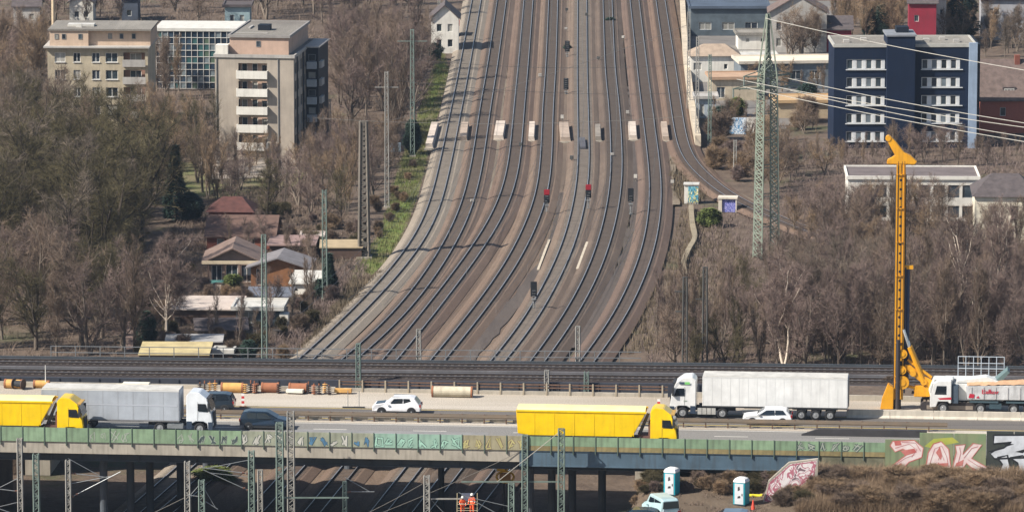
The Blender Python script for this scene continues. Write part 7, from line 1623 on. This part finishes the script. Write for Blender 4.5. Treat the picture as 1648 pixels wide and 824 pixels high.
# ---- people
def person(loc, rot, label, suit, trousers, pose='stand', helmet=None, sc=1.0):
    t = thing('person', loc, rot, label, 'person', None, sc)
    J = {'pel': (0, 0, .95), 'che': (0, .0, 1.3), 'nek': (0, 0, 1.5), 'hed': (0, -.02, 1.62), 'top': (0, -.01, 1.76), 'ls': (-.2, 0, 1.42), 'le': (-.27, -.05, 1.15), 'lw': (-.22, -.25, .98), 'lh': (-.2, -.33, .96), 'rs': (.2, 0, 1.42), 're': (.28, -.03, 1.14), 'rw': (.24, -.22, .98), 'rh': (.22, -.3, .95),
         'lp': (-.1, 0, .92), 'lk': (-.12, -.03, .5), 'la': (-.13, .02, .08), 'lt': (-.14, -.16, .04), 'rp': (.1, 0, .92), 'rk': (.12, -.02, .5), 'ra': (.13, .02, .08), 'rt': (.14, -.16, .04)}
    R = {'pel': .16, 'che': .18, 'nek': .065, 'hed': .1, 'top': .07, 'ls': .085, 'le': .06, 'lw': .045, 'lh': .05, 'rs': .085, 're': .06, 'rw': .045, 'rh': .05, 'lp': .11, 'lk': .075, 'la': .055, 'lt': .045, 'rp': .11, 'rk': .075, 'ra': .055, 'rt': .045}
    E = [('pel','che'),('che','nek'),('nek','hed'),('hed','top'),('che','ls'),('ls','le'),('le','lw'),('lw','lh'),('che','rs'),('rs','re'),('re','rw'),('rw','rh'),('pel','lp'),('lp','lk'),('lk','la'),('la','lt'),('pel','rp'),('rp','rk'),('rk','ra'),('ra','rt')]
    K = list(J); me = bpy.data.meshes.new('body'); me.from_pydata([J[k] for k in K], [(K.index(a), K.index(b)) for a, b in E], []); o = bpy.data.objects.new('body', me); COL.objects.link(o); o.parent = t
    # clothing colours by height on one continuous body
    m = bpy.data.materials.new('work_clothes_' + label[:12]); m.use_nodes = True; n = m.node_tree.nodes; l = m.node_tree.links; tc = n.new('ShaderNodeTexCoord'); sx = n.new('ShaderNodeSeparateXYZ'); l.new(tc.outputs['Object'], sx.inputs[0])
    cr = n.new('ShaderNodeValToRGB'); cr.color_ramp.interpolation = 'CONSTANT'; mr = n.new('ShaderNodeMapRange'); mr.inputs[2].default_value = 1.8; l.new(sx.outputs['Z'], mr.inputs[0]); l.new(mr.outputs[0], cr.inputs[0]); e = cr.color_ramp.elements
    stops = [(0, (.02, .02, .02, 1)), (.1 / 1.8, trousers), (.88 / 1.8, suit), (1.12 / 1.8, rgb(216, 214, 200)), (1.18 / 1.8, suit), (1.49 / 1.8, rgb(196, 146, 120))]
    while len(e) < len(stops): e.new(.5)
    for q, (ps, c) in enumerate(stops): e[q].position = ps; e[q].color = c
    l.new(cr.outputs[0], n['Principled BSDF'].inputs['Base Color']); n['Principled BSDF'].inputs['Roughness'].default_value = .8; me.materials.append(m)
    sk = o.modifiers.new('skin', 'SKIN')
    for i, k in enumerate(K): me.skin_vertices[0].data[i].radius = (R[k], R[k] * (.75 if k in ('pel', 'che') else 1)); me.skin_vertices[0].data[i].use_root = (k == 'pel')
    sb_ = o.modifiers.new('sub', 'SUBSURF'); sb_.levels = 2; sb_.render_levels = 2
    mm = MB(); nn = 10
    for k, (rr, zz) in enumerate(((.15, 1.66), (.135, 1.68), (.125, 1.74), (.09, 1.81), (.02, 1.835))):
        for i in range(nn): a = 2*pi*i/nn; mm.v.append((rr * cos(a), -.02 + rr * 1.1 * sin(a), zz))
    for k in range(4):
        for i in range(nn): mm.f.append((k*nn+i, k*nn+(i+1)%nn, (k+1)*nn+(i+1)%nn, (k+1)*nn+i)); mm.m.append(0)
    mm.f += [tuple(range(nn-1,-1,-1)), tuple(range(40, 50))]; mm.m += [0, 0]; mm.build('helmet', helmet or FRAME_W, t, smooth=True)
    return t
ORG = rgb(232, 92, 44); p = HW(hwuv(1553, 655)[0] + .2, 24.2, DZ); person(p, 0, 'worker in yellow vest and dark trousers behind the tipper truck', rgb(226, 178, 40), rgb(36, 42, 62))
# lift basket with two workers in orange, front of the bridge
q = WY(752, 829, 457); t = thing('lift_platform', (q.x, 457, -.1), 0, 'raised lift basket carrying two workers in orange', 'lift'); zf_ = q.z + .1
m = MB(); m.tube((0,0,0),(0,0,zf_-.15),.22,.18,10); m.build('lift_column', M('lift_grey', rgb(120, 124, 128), .6), t); m = MB(); m.box(-.9,.9,-.5,.5,zf_-.15,zf_-.03); m.build('basket_floor', CHAS, t); m = MB(); m.box(-1.0,1.0,-.9,.9,-.1,.25); m.build('lift_base', M('lift_yellow', rgb(206, 166, 30), .5), t)
m = MB()
for x in (-.88, .88):
    for y in (-.48, .48): m.tube((x,y,zf_-.03),(x,y,zf_+1.9 if y > 0 else zf_+1.1),.035,.035,6)
for z_ in (.55, 1.1):
    for y in (-.48, .48): m.tube((-.88,y,zf_+z_),(.88,y,zf_+z_),.03,.03,6)
    for x in (-.88, .88): m.tube((x,-.48,zf_+z_),(x,.48,zf_+z_),.03,.03,6)
m.build('basket_rails', M('rail_sand', rgb(170, 160, 130), .6), t); m = MB(); m.box(-.5,.55,.42,.47,zf_+1.2,zf_+1.9); m.build('canopy_panel', M('panel_slate', rgb(92, 98, 116), .6), t)
person((q.x - .42, 457.0, q.z + .0), .3, 'worker in orange suit on the lift basket, bent lower of the two', ORG, ORG, sc=.95); person((q.x + .42, 457.1, q.z + .0), -.4, 'taller worker in orange suit on the lift basket', ORG, ORG, sc=1.08)
# yellow working head of a road-rail machine
q = WY(813, 776, 470); t = thing('road_rail_machine', (q.x, 470, -.1), 0, 'yellow rail machine head with round cage under the bridge', 'machine'); YM = M('machine_yellow', rgb(214, 172, 36), .5, .3, 1.)
m = MB(); m.tube((-.12,0,0),(-.12,0,q.z),.1,.1,8); m.tube((.18,0,0),(.18,0,q.z),.1,.1,8); m.build('leg', CHAS, t); m = MB(); m.box(-.8,.8,-.8,.8,-.1,.3); m.build('base', CHAS, t)
m = MB(); n = 20
for k in range(n): a0, a1 = 2*pi*k/n, 2*pi*(k+1)/n; m.tube((.78*cos(a0), 0, q.z + .62 + .5*sin(a0)), (.78*cos(a1), 0, q.z + .62 + .5*sin(a1)), .1, .1, 6)
m.build('ring_cage', YM, t); m = MB(); m.box(-.5,.5,-.2,.2,q.z+.25,q.z+.95); m.build('drive_unit', M('machine_bronze', rgb(150, 108, 40), .6, .3, 1.), t); m = MB(); m.box(-.75,.0,-.3,.3,q.z+1.2,q.z+1.45); m.tube((-.1,0,q.z+1.1),(.3,0,q.z+1.4),.07,.07,6); m.build('head', YM, t)
# ================================================================== AIR: one closed box of thin haze
mb = MB(); mb.box(-1000, 1000, -400, 3100, -1.3, 104.5)
hz = mb.build('haze', bpy.data.materials.new('haze_air')); hz['kind'] = 'stuff'; hz.display_type = 'WIRE'
hm = hz.data.materials[0]; hm.use_nodes = True; hn = hm.node_tree.nodes; hn.clear()
ho = hn.new('ShaderNodeOutputMaterial'); hv = hn.new('ShaderNodeVolumePrincipled')
hv.inputs['Color'].default_value = (0.62, 0.78, 1.0, 1); hv.inputs['Density'].default_value = 0.00005; hv.inputs['Anisotropy'].default_value = 0.2
hm.node_tree.links.new(hv.outputs[0], ho.inputs['Volume'])
